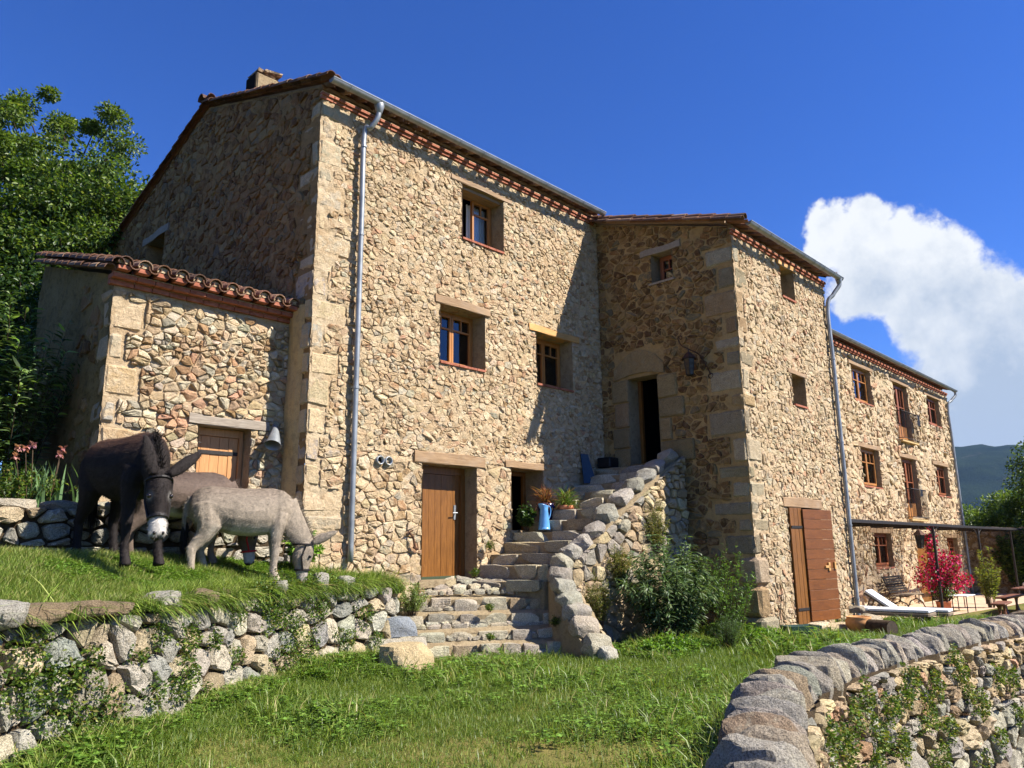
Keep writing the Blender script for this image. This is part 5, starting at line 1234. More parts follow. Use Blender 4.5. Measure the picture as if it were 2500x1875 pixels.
    strands('mane', top+upn*(.17*(1-t_)+.075*t_)[:, None]+r.normal(0, .008, (500, 3)), upn*.8+r.normal(0, .3, (500, 3)), r.uniform(.04, .075, 500), np.array(colours[0])*.6)
    tb = np.array(tl[-1]); strands('tail_tuft', tb+r.normal(0, .014, (500, 3))+np.array((0, 0, .16))*r.random((500, 1)), np.array((0, 0, -1.))+r.normal(0, .07, (500, 3)), r.uniform(.12, .26, 500), np.array(srgb(30, 25, 22)), .0035)
    for e in eye_s:
        q, f = cubesphere(3); q = q/np.linalg.norm(q, axis=1)[:, None]*.0165; put('eye', toW(q+e-(e-p0-hd*.135-fu*.045)*.06), f, M['eye'], root, smooth=True)
    for sgn in (1, -1):
        q, f = cubesphere(2); q = q/np.linalg.norm(q, axis=1)[:, None]*np.array((.010, .010, .014)); put('nostril', toW(q+p0+hd*.395+fu*.028+sd_*.028*sgn), f, M['eye'], root, smooth=True)
    # halter
    mb = MB(); sm = M[strap]; a = np.linspace(0, 2*PI, 21)
    def ring(s, o, w, h): return [toW(p0+hd*s+fu*o+sd_*math.cos(t)*w+fu*math.sin(t)*h) for t in a]
    mb.tube(ring(.275, -.018, .061, .080), .011*H, 5, False); hl = mb.put('halter', sm, root)
    mb = MB(); mb.tube(ring(.005, -.02, .088, .112), .010*H, 5, False); mb.put('head_strap', sm, hl)
    for sgn in (1, -1):
        mb = MB(); mb.tube([toW(p0+hd*.01-fu*.0+sd_*.086*sgn), toW(p0+hd*.14-fu*.045+sd_*.082*sgn), toW(p0+hd*.275-fu*.02+sd_*.063*sgn)], .009*H, 5); mb.put('cheek_strap', sm, hl)
    return root
ca, sa = math.cos(math.radians(-16)), math.sin(math.radians(-16))
donkey('large black-brown donkey with white muzzle facing the camera', (3.36, 9.42), math.radians(-86), 1.50, [(.36, 0, .80), (.36+.38*ca, .38*sa*.9, .59)], (.30*ca, .30*sa, -.95), (.95*ca, .95*sa, .32),
       (srgb(30, 23, 20), srgb(70, 47, 34), srgb(46, 38, 34), srgb(190, 184, 174), srgb(28, 23, 21)),
       ((1, 1, .03), (1, -1, .0), (0, 1, .10), (0, -1, -.06)), 'leather', ((.1, .85, .72), (-.1, -.25, 1.0)), 44000, .036, 1, .0)
donkey('grey-beige donkey grazing sideways in front of the house corner', (4.86, 9.46), math.radians(-19), 1.22, [(.37, 0, .78), (.645, -.02, .395)], (-.02, .0, -1), (1.0, -.05, .05),
       (srgb(148, 135, 118), srgb(122, 109, 95), srgb(190, 181, 165), srgb(150, 142, 134), srgb(166, 152, 134)),
       ((1, 1, .02), (1, -1, -.02), (0, 1, .16), (0, -1, -.04)), 'leather', ((.62, .55, .35), (.80, -.25, .42)), 44000, .028, 2, .02, .9, .7, .9, (.3, -.85, .3))
donkey('brown donkey with red halter grazing behind the grey donkey', (4.30, 10.02), math.radians(-12), 1.20, [(.37, 0, .78), (.70, -.04, .40)], (.08, -.05, -1), (1.0, -.15, .1),
       (srgb(98, 83, 72), srgb(74, 60, 52), srgb(190, 184, 170), srgb(176, 170, 162), srgb(110, 96, 84)),
       ((1, 1, .02), (1, -1, -.05), (0, 1, .0), (0, -1, -.12)), 'red_strap', ((.35, .8, .35), (.35, -.8, .35)), 16000, .026, 3, .0, 1.0, .4)
# ================================================================ vegetation
def leaf_arrays(P, D, Nr, L, W, fold=0.25, droop=0.0, seg=1):
    """one leaf per row: base P, direction D, upper normal Nr"""
    D = D/(np.linalg.norm(D, axis=1)[:, None]+1e-9); S = np.cross(D, Nr); S /= np.linalg.norm(S, axis=1)[:, None]+1e-9; U = np.cross(S, D); n = len(P); L = L[:, None]; W = W[:, None]
    if seg == 1:
        m_ = P+D*L*.45; V = np.stack([P, m_+S*W/2+U*W*fold, P+D*L-U*L*droop, m_-S*W/2+U*W*fold], 1).reshape(-1, 3); b = np.arange(n)*4
        F = np.concatenate([np.column_stack([b, b+1, b+2]), np.column_stack([b, b+2, b+3])]); return V, F, 4
    a = P+D*L*.3+U*L*.03; c = P+D*L*.68-U*L*droop*.45; e = P+D*L*.97-U*L*droop
    V = np.stack([P, a+S*W*.42+U*W*fold, a-S*W*.42+U*W*fold, c+S*W*.36+U*W*fold*.6, c-S*W*.36+U*W*fold*.6, e], 1).reshape(-1, 3); b = np.arange(n)*6
    F = np.concatenate([np.column_stack([b, b+1, b+2]), np.column_stack([b+1, b+3, b+4]), np.column_stack([b+1, b+4, b+2]), np.column_stack([b+3, b+5, b+4])]); return V, F, 6
def leaf_cols(n, pal, r, jit=.16):
    w = np.array([p[1] for p in pal], float); w /= w.sum(); c = np.array([p[0] for p in pal])[r.choice(len(pal), n, p=w)]; return np.clip(c*(1+r.normal(0, jit, n))[:, None]*(1+r.normal(0, .05, (n, 3))), .004, .95)
def put_leaves(name, P, D, Nr, L, W, pal, r, mat, parent, **k):
    seg = k.pop('seg', 1); fold = k.pop('fold', .25); droop = k.pop('droop', 0.0); V, F, m_ = leaf_arrays(P, D, Nr, L, W, fold, droop, seg); C = np.repeat(leaf_cols(len(P), pal, r), m_, 0)
    return put(name, V, F, mat, parent, C, **k)
def unit(v): return v/(np.linalg.norm(v, axis=-1, keepdims=True)+1e-9)
G_TREE = [(srgb(84, 104, 40), 4), (srgb(98, 118, 48), 3), (srgb(64, 84, 34), 3), (srgb(122, 136, 66), 1.4)]
G_DARK = [(srgb(50, 74, 32), 3), (srgb(66, 90, 40), 2), (srgb(40, 60, 26), 2)]
G_SAGE = [(srgb(82, 102, 60), 4), (srgb(98, 118, 74), 3), (srgb(62, 82, 46), 3), (srgb(128, 142, 100), 1)]
G_IVY = [(srgb(74, 98, 38), 3), (srgb(94, 116, 44), 3), (srgb(58, 80, 32), 3), (srgb(124, 134, 60), 1.2), (srgb(118, 108, 62), .8)]
G_DRY = [(srgb(110, 116, 58), 3), (srgb(134, 128, 74), 2), (srgb(88, 98, 46), 3), (srgb(142, 124, 84), 1)]
def tree(name, label, base, height, crown_c, crown_r, nclump, nleaf, leaf, pal, seed, trunk_r=.3, cat='tree', group=None, squash=1.0, clump_r=(.55, 1.1), gaps=.25):
    r = np.random.default_rng(seed); base = np.array(base, float); root = thing(name, label, cat, tuple(base), group); cc = np.array(crown_c, float); cr = np.array(crown_r, float)
    # clump centres: more near the outside, uneven outline
    cl = []; tries = 0
    while len(cl) < nclump and tries < 9000:
        tries += 1; u = unit(r.normal(size=3)); rad = r.uniform(.25, 1)**.55; lump = 1+.30*fbm((u*2.1+seed)[None], 2, seed)[0]; p = cc+u*cr*rad*lump
        if p[2] < base[2]+.6: continue
        if fbm((p*.55/max(cr.max()/5, .4)+seed*3)[None], 2, 7)[0] < -gaps: continue
        cl.append((p, r.uniform(*clump_r)))
    mb = MB(); top = cc+np.array([0, 0, cr[2]*.55]); tp = [base+(top-base)*t+np.array([math.sin(t*5+seed)*.12*trunk_r*3, math.cos(t*4+seed)*.12*trunk_r*3, 0])*(t > .02) for t in np.linspace(0, 1, 9)]
    mb.tube(tp, [trunk_r*(1-.85*t)+.02 for t in np.linspace(0, 1, 9)], 9); mb.put('trunk', M['bark'], root)
    lm = MB()
    for p, q in cl[::2]:
        t = np.clip((p[2]-base[2])/(top[2]-base[2])*.75-.08+r.normal(0, .05), .12, .9); a = base+(top-base)*t; mid = (a+p)/2+np.array([0, 0, .12*np.linalg.norm(p-a)])*r.normal(.6, .5); rr = trunk_r*(1-.85*t)*.38
        lm.tube([a, mid, p], [rr, rr*.6, .012], 5, False)
    if lm.n: lm.put('limbs', M['bark'], root)
    P = []; Dd = []
    k = nleaf//len(cl)
    for p, q in cl:
        u = unit(r.normal(size=(k, 3))); rad = q*r.random(k)**.5; pts = p+u*rad[:, None]*np.array([1, 1, .62*squash]); P.append(pts); Dd.append(u*.8+np.array([0, 0, -.15])+r.normal(0, .5, (k, 3)))
    P = np.concatenate(P); Dd = np.concatenate(Dd); n = len(P); Nr = unit(np.array([0, 0, 1.])+r.normal(0, .55, (n, 3)))
    put_leaves('crown', P, Dd, Nr, leaf*r.uniform(.7, 1.35, n), leaf*.62*r.uniform(.8, 1.2, n), pal, r, M['leaf'], root, kind='stuff')
    return root
def bush(name, label, base, rad, h, nst, nleaf, L, W, pal, seed, mat='leaf', droop=.3, seg=2, spread=1.0, cat='shrub', group=None, stem_col=None, up=.9, whorl=True, stem_r=.006, hollow=0.0):
    """stems rising and arching from one foot, leaves along them"""
    r = np.random.default_rng(seed); base = np.array(base, float); root = thing(name, label, cat, tuple(base), group); rad = np.array(rad, float); sm = MB(); P = []; D = []; ks = max(1, nleaf//nst)
    for s in range(nst):
        a = r.uniform(0, 2*PI); rr = math.sqrt(r.random()); tip = base+np.array([math.cos(a)*rad[0]*rr, math.sin(a)*rad[1]*rr, h*(1-.45*rr**2)*r.uniform(.72, 1.08)]); b0 = base+np.array([math.cos(a)*rad[0]*.25*rr, math.sin(a)*rad[1]*.25*rr, 0]); mid = b0+(tip-b0)*.5+np.array([0, 0, h*.14])*rr
        ts = np.linspace(0, 1, 7)[:, None]; C = (1-ts)**2*b0+2*ts*(1-ts)*mid+ts**2*tip; sm.tube(C, [stem_r*(1.2-.9*t) for t in ts[:, 0]], 4, False)
        t = r.uniform(.18+hollow, 1, ks)[:, None]; p = (1-t)**2*b0+2*t*(1-t)*mid+t**2*tip; T = unit(2*(1-t)*(mid-b0)+2*t*(tip-mid)); side = unit(np.cross(T, r.normal(size=(ks, 3)))); P.append(p+side*.01); D.append(side*up+T*.55+np.array([0, 0, .05]))
    sm.put('stems', M['bark'], root, ); P = np.concatenate(P); D = np.concatenate(D); n = len(P); Nr = unit(np.array([0, 0, 1.])+.35*r.normal(size=(n, 3)))
    put_leaves('foliage', P, D, Nr, L*r.uniform(.6, 1.25, n), W*r.uniform(.75, 1.25, n), pal, r, M[mat], root, seg=seg, droop=droop, kind='stuff')
    return root
# the big tree behind the house
tb = on('Y', 26.0, 150, 900); tt = on('Y', 26.0, 190, 200)
tree('oak_tree', 'tall leafy green tree behind the lean-to at the left edge', (tb[0]+.5, 26.0, 3.0), 15, on('Y', 26.0, 105, 560), (3.6, 3.6, 4.4), 270, 112000, .115, G_TREE, 3, .38, clump_r=(.28, .62), gaps=.13)
tree('oak_tree', 'lower dark tree crown left of the lean-to roof', (tb[0]-4.2, 24.0, 3.0), 9, on('Y', 24.0, 60, 700), (3.6, 3.6, 3.4), 130, 46000, .13, G_DARK+G_TREE, 5, .25)
tree('hedge_tree', 'dense dark bush beyond the lean-to, lower left background', (on('Y', 19, 60, 900)[0], 19, 2.8), 5, on('Y', 19, 40, 880), (3.0, 2.0, 2.2), 60, 22000, .11, G_DARK, 6, .14, 'bush')
tree('hedge_tree', 'green bush growing between the tree and the lean-to roof', (on('Y', 21, 210, 700)[0], 21, 3.0), 6, on('Y', 21, 250, 620), (2.4, 2.0, 2.4), 60, 24000, .12, G_TREE+G_DARK, 8, .15, 'bush')
bush('butterfly_bush', 'tall grey-green bush with long leaves left of the lean-to', (on('Y', 12.6, 30, 1000)[0], 12.6, 2.35), (1.0, 1.0), 3.1, 60, 4200, .17, .042, G_SAGE+[(srgb(130, 158, 84), 2)], 12)
bush('elder_bush', 'tall dark elder bush in the shade at the left edge beside the lean-to', (1.2, 12.2, 2.3), (1.3, 1.2), 3.4, 90, 7000, .13, .06, G_DARK, 13, droop=.2, seg=1)
bush('elder_bush', 'dark bush filling the corner behind the picket fence', (2.2, 15.3, 2.6), (1.4, 1.0), 3.0, 80, 5600, .13, .06, G_DARK, 14, droop=.2, seg=1)
# dark picket fence in the shade at the left
fp = thing('picket_fence', 'dark wooden picket fence in the shade, far left', 'fence', (1.5, 14.6, 2.5)); mb = MB(); mb.box((-.2, 14.62, 3.15), (6, .03, .07)); mb.put('rail', M['lintel_grey'], fp)
for i in range(40): mb = MB(); mb.box((-3.1+i*.15, 14.58, 2.95+rng.normal(0, .02)), (.075, .02, 1.0)); mb.put('picket', M['lintel_grey'], fp)
# shrubs by the stairs
bush('butterfly_bush', 'large grey-green shrub with long drooping leaves between parapet and tower', (11.55, 7.45, 0), (1.15, .78), 1.85, 120, 7800, .125, .030, G_SAGE, 21, droop=.45)
bush('willow_shrub', 'narrow-leaved bright green shrub against the tower corner', (12.9, 7.05, 0), (.62, .48), 1.75, 60, 3200, .085, .016, [(srgb(88, 116, 48), 3), (srgb(108, 138, 58), 2), (srgb(66, 92, 40), 2)], 22, droop=.15)
bush('lavender', 'low fine-leaved tuft at the front foot of the big shrub', (11.85, 6.55, 0), (.34, .3), .62, 90, 2400, .06, .006, [(srgb(84, 108, 58), 3), (srgb(70, 92, 52), 2)], 23, droop=.05, seg=1, stem_r=.003)
bush('door_herb', 'small pale green bush left of the front door', (8.05, 9.98, .62), (.34, .26), .5, 60, 2600, .035, .016, [(srgb(124, 140, 78), 3), (srgb(98, 118, 60), 2), (srgb(146, 156, 100), 1)], 24, droop=.1, seg=1, stem_r=.003)
bush('wall_herb', 'yellow-green plant hanging on the inner end of the parapet by the big shrub', (10.35, 8.02, .35), (.3, .2), .95, 60, 3000, .035, .014, G_DRY, 25, droop=.2, seg=1, stem_r=.003)
bush('wall_herb', 'dry feathery plant growing high on the parapet face', (12.4, 8.18, 1.55), (.45, .16), .95, 70, 3200, .035, .012, G_DRY, 26, droop=.3, seg=1, stem_r=.003)
bush('wall_herb', 'greenish-brown plant clinging to the middle of the parapet face', (11.2, 8.15, 1.0), (.42, .16), .75, 60, 2600, .035, .013, G_DRY, 27, droop=.3, seg=1, stem_r=.003)
bush('ground_elder', 'low bright green weeds at the foot of the big shrub', (10.75, 6.95, 0), (.75, .35), .3, 60, 1500, .06, .04, [(srgb(92, 124, 44), 3), (srgb(116, 148, 58), 2)], 28, droop=.2, seg=1, stem_r=.003)
bush('ground_elder', 'low green weeds on the lawn right of the lavender tuft', (12.75, 6.35, 0), (.55, .3), .28, 50, 1200, .06, .04, [(srgb(92, 124, 44), 3), (srgb(116, 148, 58), 2)], 29, droop=.2, seg=1, stem_r=.003)
bush('nettle', 'bright green leafy plant at the house corner behind the grey donkey', (6.05, 9.98, 1.42), (.32, .22), .55, 24, 520, .085, .055, [(srgb(124, 160, 56), 3), (srgb(96, 132, 44), 2)], 30, droop=.25)
for k, (c, h_) in enumerate((((8.95, 9.12, .66), .15), ((8.55, 8.72, .28), .12), ((9.55, 8.28, .44), .16), ((9.55, 10.12, 1.15), .2), ((9.95, 10.1, 1.6), .22))):
    bush('step_weed', ('small green weed on the third step', 'tiny weed at the left of the lowest steps', 'tiny weed against the parapet on the lower steps', 'mossy weed tuft beside the front door jamb', 'grassy tuft on the step right of the front door')[k], c, (.1, .08), h_, 16, 240, .04, .016, G_IVY, 40+k, droop=.2, seg=1, stem_r=.002, cat='weed')
# irises on the low wall
def iris(label, base, n, h, seed, flowers):
    r = np.random.default_rng(seed); base = np.array(base, float); root = thing('iris_plant', label, 'flower', tuple(base)); mb = MB()
    for i in range(n):
        a = r.uniform(0, 2*PI); p = base+np.array([r.normal(0, .22), r.normal(0, .12), 0]); le = np.array([math.cos(a), math.sin(a), 0]); hh = h*r.uniform(.55, 1.0); sd2 = np.array([-le[1], le[0], 0])*.017; out = r.uniform(.06, .3)
        V = []; 
        for t in np.linspace(0, 1, 6): c = p+np.array([0, 0, hh*t])+le*out*t*t; w = (1-t**2.2); V += [c-sd2*w, c+sd2*w]
        put('leaf_blade', V, [(2*j, 2*j+1, 2*j+3, 2*j+2) for j in range(5)], M['leaf'], root, np.array(srgb(112, 142, 92))*r.uniform(.7, 1.2))
    for (dx, dy, hh, c) in flowers:
        tip = base+np.array([dx, dy, hh]); st = MB(); st.tube([base+np.array([dx*.6, dy*.6, 0]), tip], .007, 5); st = st.put('flower_stem', M['bark'], root); P = np.tile(tip, (14, 1))+r.normal(0, .012, (14, 3)); a = np.arange(14)*2*PI/7; D = np.column_stack([np.cos(a), np.sin(a), np.where(np.arange(14) < 7, -.7, .9)])
        V, F, m_ = leaf_arrays(P, D, np.tile([0, 0, 1.], (14, 1))+.1, np.full(14, .065), np.full(14, .042), .2, .1); put('blossom', V, F, M['petal'], st, np.repeat(np.array([c]*14)*r.uniform(.7, 1.3, (14, 1)), m_, 0))
pk = srgb(160, 108, 112)
ip = on('Y', 10.9, 95, 1235); iris('clump of irises with pink-purple blooms on the low wall, left', (ip[0], 10.9, 2.2), 38, .62, 1, [(-.22, 0, .72, srgb(190, 130, 132)), (-.3, .05, .62, srgb(180, 128, 120)), (.17, 0, .66, pk), (.2, .05, .74, srgb(168, 112, 116)), (-.12, .1, .78, srgb(170, 120, 140))])
ip = on('Y', 11.2, 20, 1200); iris('iris leaves at the very left edge above the low wall', (ip[0], 11.2, 2.25), 26, .55, 2, [(.05, 0, .7, srgb(186, 140, 130))])
bush('bed_weeds', 'leafy weeds around the iris clump on the low wall', (on('Y', 11.0, 40, 1200)[0], 11.0, 2.2), (.7, .35), .5, 60, 1700, .05, .03, G_IVY, 33, droop=.2, seg=1, stem_r=.003, cat='weeds')
bush('bed_weeds', 'dark leafy weeds in the shade beside the lean-to', (2.7, 11.6, 2.2), (.6, .5), .6, 60, 1700, .06, .035, G_DARK, 34, droop=.2, seg=1, stem_r=.003, cat='weeds')
# plants rooting in the joints of the walls
def wall_growth(name, label, fm, urange, vrange, spots, seed, pal, out=0.10, size=.034, parent_loc=(0, 0, 0), n_per=520):
    r = np.random.default_rng(seed); uu, vv = np.meshgrid(np.linspace(*urange, 160), np.linspace(*vrange, 40), indexing='ij'); Q = np.column_stack([uu.ravel(), vv.ravel(), 0*uu.ravel()]); W = fm(Q); S = proj(W); P = []; D = []
    for (px, py, rad) in spots:
        k = np.argmin((S[:, 0]-px)**2+(S[:, 1]-py)**2+(S[:, 2] < .3)*1e9); u0, v0 = Q[k, :2]; n = int(n_per*(rad/.3)**1.4)
        ang = r.uniform(0, 2*PI, n); rr = rad*np.sqrt(r.random(n))*(1+.35*np.sin(ang*3+px)); q = np.column_stack([u0+np.cos(ang)*rr*1.15, v0+np.sin(ang)*rr*.9-rr*rr*.4, r.uniform(.03, out+.06, n)*(1.15-rr/rad/1.6)+.03]); w = fm(q); w2 = fm(q+np.array([0, 0, .1])); P.append(w); D.append(unit(w2-w)*.7+np.array([0, 0, .05])+r.normal(0, .55, (n, 3)))
    P = np.concatenate(P); D = np.concatenate(D); n = len(P); Nr = unit(np.array([0, 0, 1.])+r.normal(0, .6, (n, 3))+unit(D)*.3)
    o = put_leaves(name, P, D, Nr, size*r.uniform(.6, 1.4, n), size*.7*r.uniform(.7, 1.3, n), pal, r, M['leaf'], None, kind='stuff', label=label)
wall_growth('wall_creepers', 'small leafy plants hanging from the joints of the retaining wall', fmR, (5.6, RW2.L), (0, 1.15), [(640, 1470, .26), (700, 1520, .24), (740, 1580, .24), (690, 1600, .28), (660, 1670, .2), (440, 1560, .2), (430, 1640, .2), (410, 1690, .16), (365, 1550, .14), (100, 1670, .24), (180, 1690, .22), (60, 1560, .16), (250, 1730, .2), (30, 1700, .22), (500, 1560, .12), (560, 1600, .12), (760, 1490, .22), (830, 1560, .2), (880, 1500, .18), (900, 1560, .15), (820, 1620, .18), (770, 1650, .2), (200, 1600, .12), (310, 1600, .1), (860, 1430, .2), (620, 1440, .26), (680, 1440, .3), (740, 1440, .28), (800, 1430, .22), (650, 1500, .24), (720, 1640, .2), (600, 1690, .16), (350, 1690, .16), (140, 1650, .2), (20, 1640, .2), (480, 1700, .14), (150, 1760, .2), (560, 1500, .14)], 3, G_IVY, n_per=560)
wall_growth('wall_creepers', 'creeping plants rooting in the face of the garden wall', fg, (.4, 15), (-1.8, .25), [(2090, 1700, .2), (2060, 1760, .24), (2120, 1790, .22), (2200, 1650, .2), (2260, 1670, .2), (2240, 1740, .24), (2180, 1820, .24), (2300, 1780, .2), (2380, 1720, .22), (2420, 1800, .2), (2330, 1640, .18), (2450, 1650, .2), (2040, 1840, .22), (2150, 1720, .2), (2470, 1740, .16), (2000, 1800, .2), (2280, 1850, .22), (2380, 1850, .18), (2110, 1860, .2), (2310, 1600, .14), (2420, 1640, .16), (2190, 1700, .16), (2350, 1690, .14)], 4, G_IVY+[(srgb(140, 140, 70), 1.5)], .09, .036, n_per=560)
# ================================================================ far right background
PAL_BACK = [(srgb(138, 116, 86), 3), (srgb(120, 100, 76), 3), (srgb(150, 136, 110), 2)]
bwl = thing('patio_wall', 'shaded stone wall closing the patio at the far right', 'stone wall', (36, 5, -.3)); fmP = plane_map((36.2, 9.2, 0), (0, -1, 0), (-1, 0, 0)); SB = StoneSet()
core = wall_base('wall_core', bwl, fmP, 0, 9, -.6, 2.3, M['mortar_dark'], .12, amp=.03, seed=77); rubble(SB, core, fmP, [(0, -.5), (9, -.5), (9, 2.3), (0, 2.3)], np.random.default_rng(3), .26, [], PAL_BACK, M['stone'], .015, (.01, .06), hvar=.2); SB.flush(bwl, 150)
mb = MB(); mb.box2((36.2, .2, -.6), (36.6, 9.2, 2.32)); mb.put('wall_back', M['mortar_dark'], bwl)
def bgtree(label, px, py_top, py_bot, X, wpx, seed, pal, name='garden_tree', n=70, nl=18000, leaf=.12, gaps=.2):
    a = on('X', X, px, py_top); b = on('X', X, px, py_bot); h = a[2]-b[2]; w = wpx/FOC*np.linalg.norm(a[:2])*.5
    tree(name, label, (a[0], a[1], min(-.6, b[2])), h, (a[0], a[1], b[2]+h*.52), (w, w, h*.46), n, nl, leaf, pal, seed, .14, clump_r=(w*.22, w*.42), gaps=gaps)
G_FAR = [(srgb(90, 110, 46), 3), (srgb(112, 130, 58), 3), (srgb(70, 90, 38), 2)]
bgtree('leafy green tree above the patio wall, far right', 2440, 1205, 1420, 41, 150, 51, G_FAR)
bgtree('green bush behind the end of the stone wing', 2385, 1240, 1380, 44, 100, 52, G_FAR)
bgtree('tree at the right edge above the picnic table', 2525, 1180, 1420, 40, 130, 53, G_FAR)
bgtree('dark conifer whose branch reaches in at the right edge', 2600, 985, 1400, 38, 215, 54, G_DARK+G_FAR, 'conifer', 60, 12000, .13, .1)
for k, (px, top, X) in enumerate(((2360, 1275, 75), (2420, 1262, 90), (2480, 1268, 85), (2530, 1255, 95))): bgtree(('leftmost distant tree on the valley slope, just right of the wing', 'second distant tree on the valley slope', 'third distant tree on the valley slope', 'distant tree on the slope at the right edge')[k], px, top, 1380, X, 110, 60+k, G_FAR, 'distant_tree', 40, 7000, .35)
r_ = np.random.default_rng(4)
bush('wall_climber', 'tall dark green climber growing up the patio wall', (35.6, 7.0, -.3), (.7, .9), 3.0, 50, 5200, .13, .08, G_DARK+G_FAR, 71, droop=.2, seg=1)
bush('feathery_shrub', 'slender yellow-green feathery shrub on the patio', (27.6, 6.35, -.25), (.36, .36), 1.85, 24, 1300, .11, .03, [(srgb(128, 132, 58), 3), (srgb(104, 116, 48), 2)], 72, droop=.2, seg=1)
# bougainvillea
bg_ = np.array((25.0, 6.95, -.22)); root = thing('bougainvillea', 'red bougainvillea in full bloom in front of the arched door', 'flowering shrub', tuple(bg_)); sm = MB(); P = []; D = []; LP = []
for s in range(46):
    u = unit(r_.normal(size=3)); u[2] = abs(u[2])*.9-.12; tip = bg_+np.array((0, 0, .95))+u*np.array((1.0, .75, .95))*r_.uniform(.65, 1.1)
    if s < 6: tip = bg_+np.array((-.25+.05*s, .1, 1.9+.08*s))
    if 6 <= s < 12: tip = bg_+np.array((.9+.06*s, -.35, 1.0-.02*s))
    mid = (bg_+tip)/2+np.array((0, 0, .35)); ts = np.linspace(0, 1, 6)[:, None]; C = (1-ts)**2*bg_+2*ts*(1-ts)*mid+ts**2*tip; sm.tube(C, [.012*(1.2-t) for t in ts[:, 0]], 4, False)
    t = r_.uniform(.5, 1.05, 60)[:, None]; p = (1-t)**2*bg_+2*t*(1-t)*mid+t**2*tip; P.append(p+r_.normal(0, .075, (60, 3))); t = r_.uniform(.25, 1, 40)[:, None]; LP.append((1-t)**2*bg_+2*t*(1-t)*mid+t**2*tip+r_.normal(0, .07, (40, 3)))
sm.put('stems', M['bark'], root); P = np.concatenate(P); n = len(P); put_leaves('bracts', P, r_.normal(size=(n, 3)), unit(r_.normal(size=(n, 3))), .075*r_.uniform(.7, 1.3, n), .06*r_.uniform(.7, 1.3, n), [(srgb(184, 20, 78), 4), (srgb(150, 12, 54), 3), (srgb(212, 58, 120), 2)], r_, M['petal'], root, kind='stuff')
P = np.concatenate(LP); n = len(P); put_leaves('foliage', P, r_.normal(size=(n, 3)), unit(np.array([0, 0, 1.])+r_.normal(0, .6, (n, 3))), .07*r_.uniform(.7, 1.3, n), .04*r_.uniform(.7, 1.3, n), G_TREE, r_, M['leaf'], root, kind='stuff')
V, F = lathe([(.0, 0), (.16, 0), (.2, .28), (.22, .3), (.2, .31), (.17, .28), (0, .27)], 18, bg_-np.array((0, 0, .02))); put('pot', V, F, M['terracotta'], root, smooth=True)
# ================================================================ grass (one mass per surface, scattered tufts)
TUFTS = bpy.data.collections.new('tuft_sources')
def tuft(n, h, w, spread, pal, seed, lean=.45):
    r = np.random.default_rng(seed); V = []; F = []; C = []
    for i in range(n):
        a = r.uniform(0, 2*PI); p = np.array([r.normal(0, spread), r.normal(0, spread), -.01]); hh = h*r.uniform(.5, 1.15); le = np.array([math.cos(a), math.sin(a), 0])*hh*r.uniform(.1, lean*1.6); b = r.uniform(0, 2*PI); s = np.array([math.cos(b), math.sin(b), 0])*w/2; k = len(V); c = leaf_cols(1, pal, r)[0]
        m_ = p+np.array([0, 0, hh*.55])+le*.35; tip = p+np.array([0, 0, hh*(1-.25*np.linalg.norm(le)/hh)])+le
        V += [p-s, p+s, m_+s*.8, m_-s*.8, tip]; F += [(k, k+1, k+2), (k, k+2, k+3), (k+3, k+2, k+4)]; C += [c*.75, c*.75, c, c, c*1.12]
    o = bpy.data.objects.new('tuft', fast_mesh('tuft', np.array(V), np.array(F), np.array(C))); o.data.materials.append(M['leaf']); TUFTS.objects.link(o)
def clover(n, h, sz, spread, pal, seed):
    r = np.random.default_rng(seed); P = []; D = []
    for i in range(n):
        p = np.array([r.normal(0, spread), r.normal(0, spread), h*r.uniform(.4, 1.1)]); a = r.uniform(0, 2*PI)
        for k in range(3): P.append(p); D.append((math.cos(a+k*2.1), math.sin(a+k*2.1), r.uniform(-.1, .35)))
    P = np.array(P); D = np.array(D); m_ = len(P); V, F, q = leaf_arrays(P, D, unit(np.array([0, 0, 1.])+r.normal(0, .25, (m_, 3))), np.full(m_, sz), np.full(m_, sz*.95), .12); C = np.repeat(leaf_cols(m_, pal, r), q, 0)
    o = bpy.data.objects.new('tuft', fast_mesh('tuft', V, F, C)); o.data.materials.append(M['leaf']); TUFTS.objects.link(o)
GR = [(srgb(98, 122, 42), 4), (srgb(122, 144, 56), 3), (srgb(76, 98, 34), 3), (srgb(152, 160, 84), 1.8), (srgb(164, 152, 100), .6)]
GC = [(srgb(92, 122, 46), 3), (srgb(112, 142, 58), 3), (srgb(74, 100, 40), 2)]
tuft(9, .085, .0055, .030, GR, 1, .6); tuft(9, .125, .0058, .036, GR, 2, .7); tuft(8, .06, .006, .03, GR, 3, .8); clover(4, .05, .015, .055, GC, 4); tuft(12, .17, .007, .04, GR, 5); tuft(12, .24, .008, .045, GR, 6, .55); clover(9, .09, .030, .05, GC, 7); tuft(10, .12, .007, .035, GR, 8)
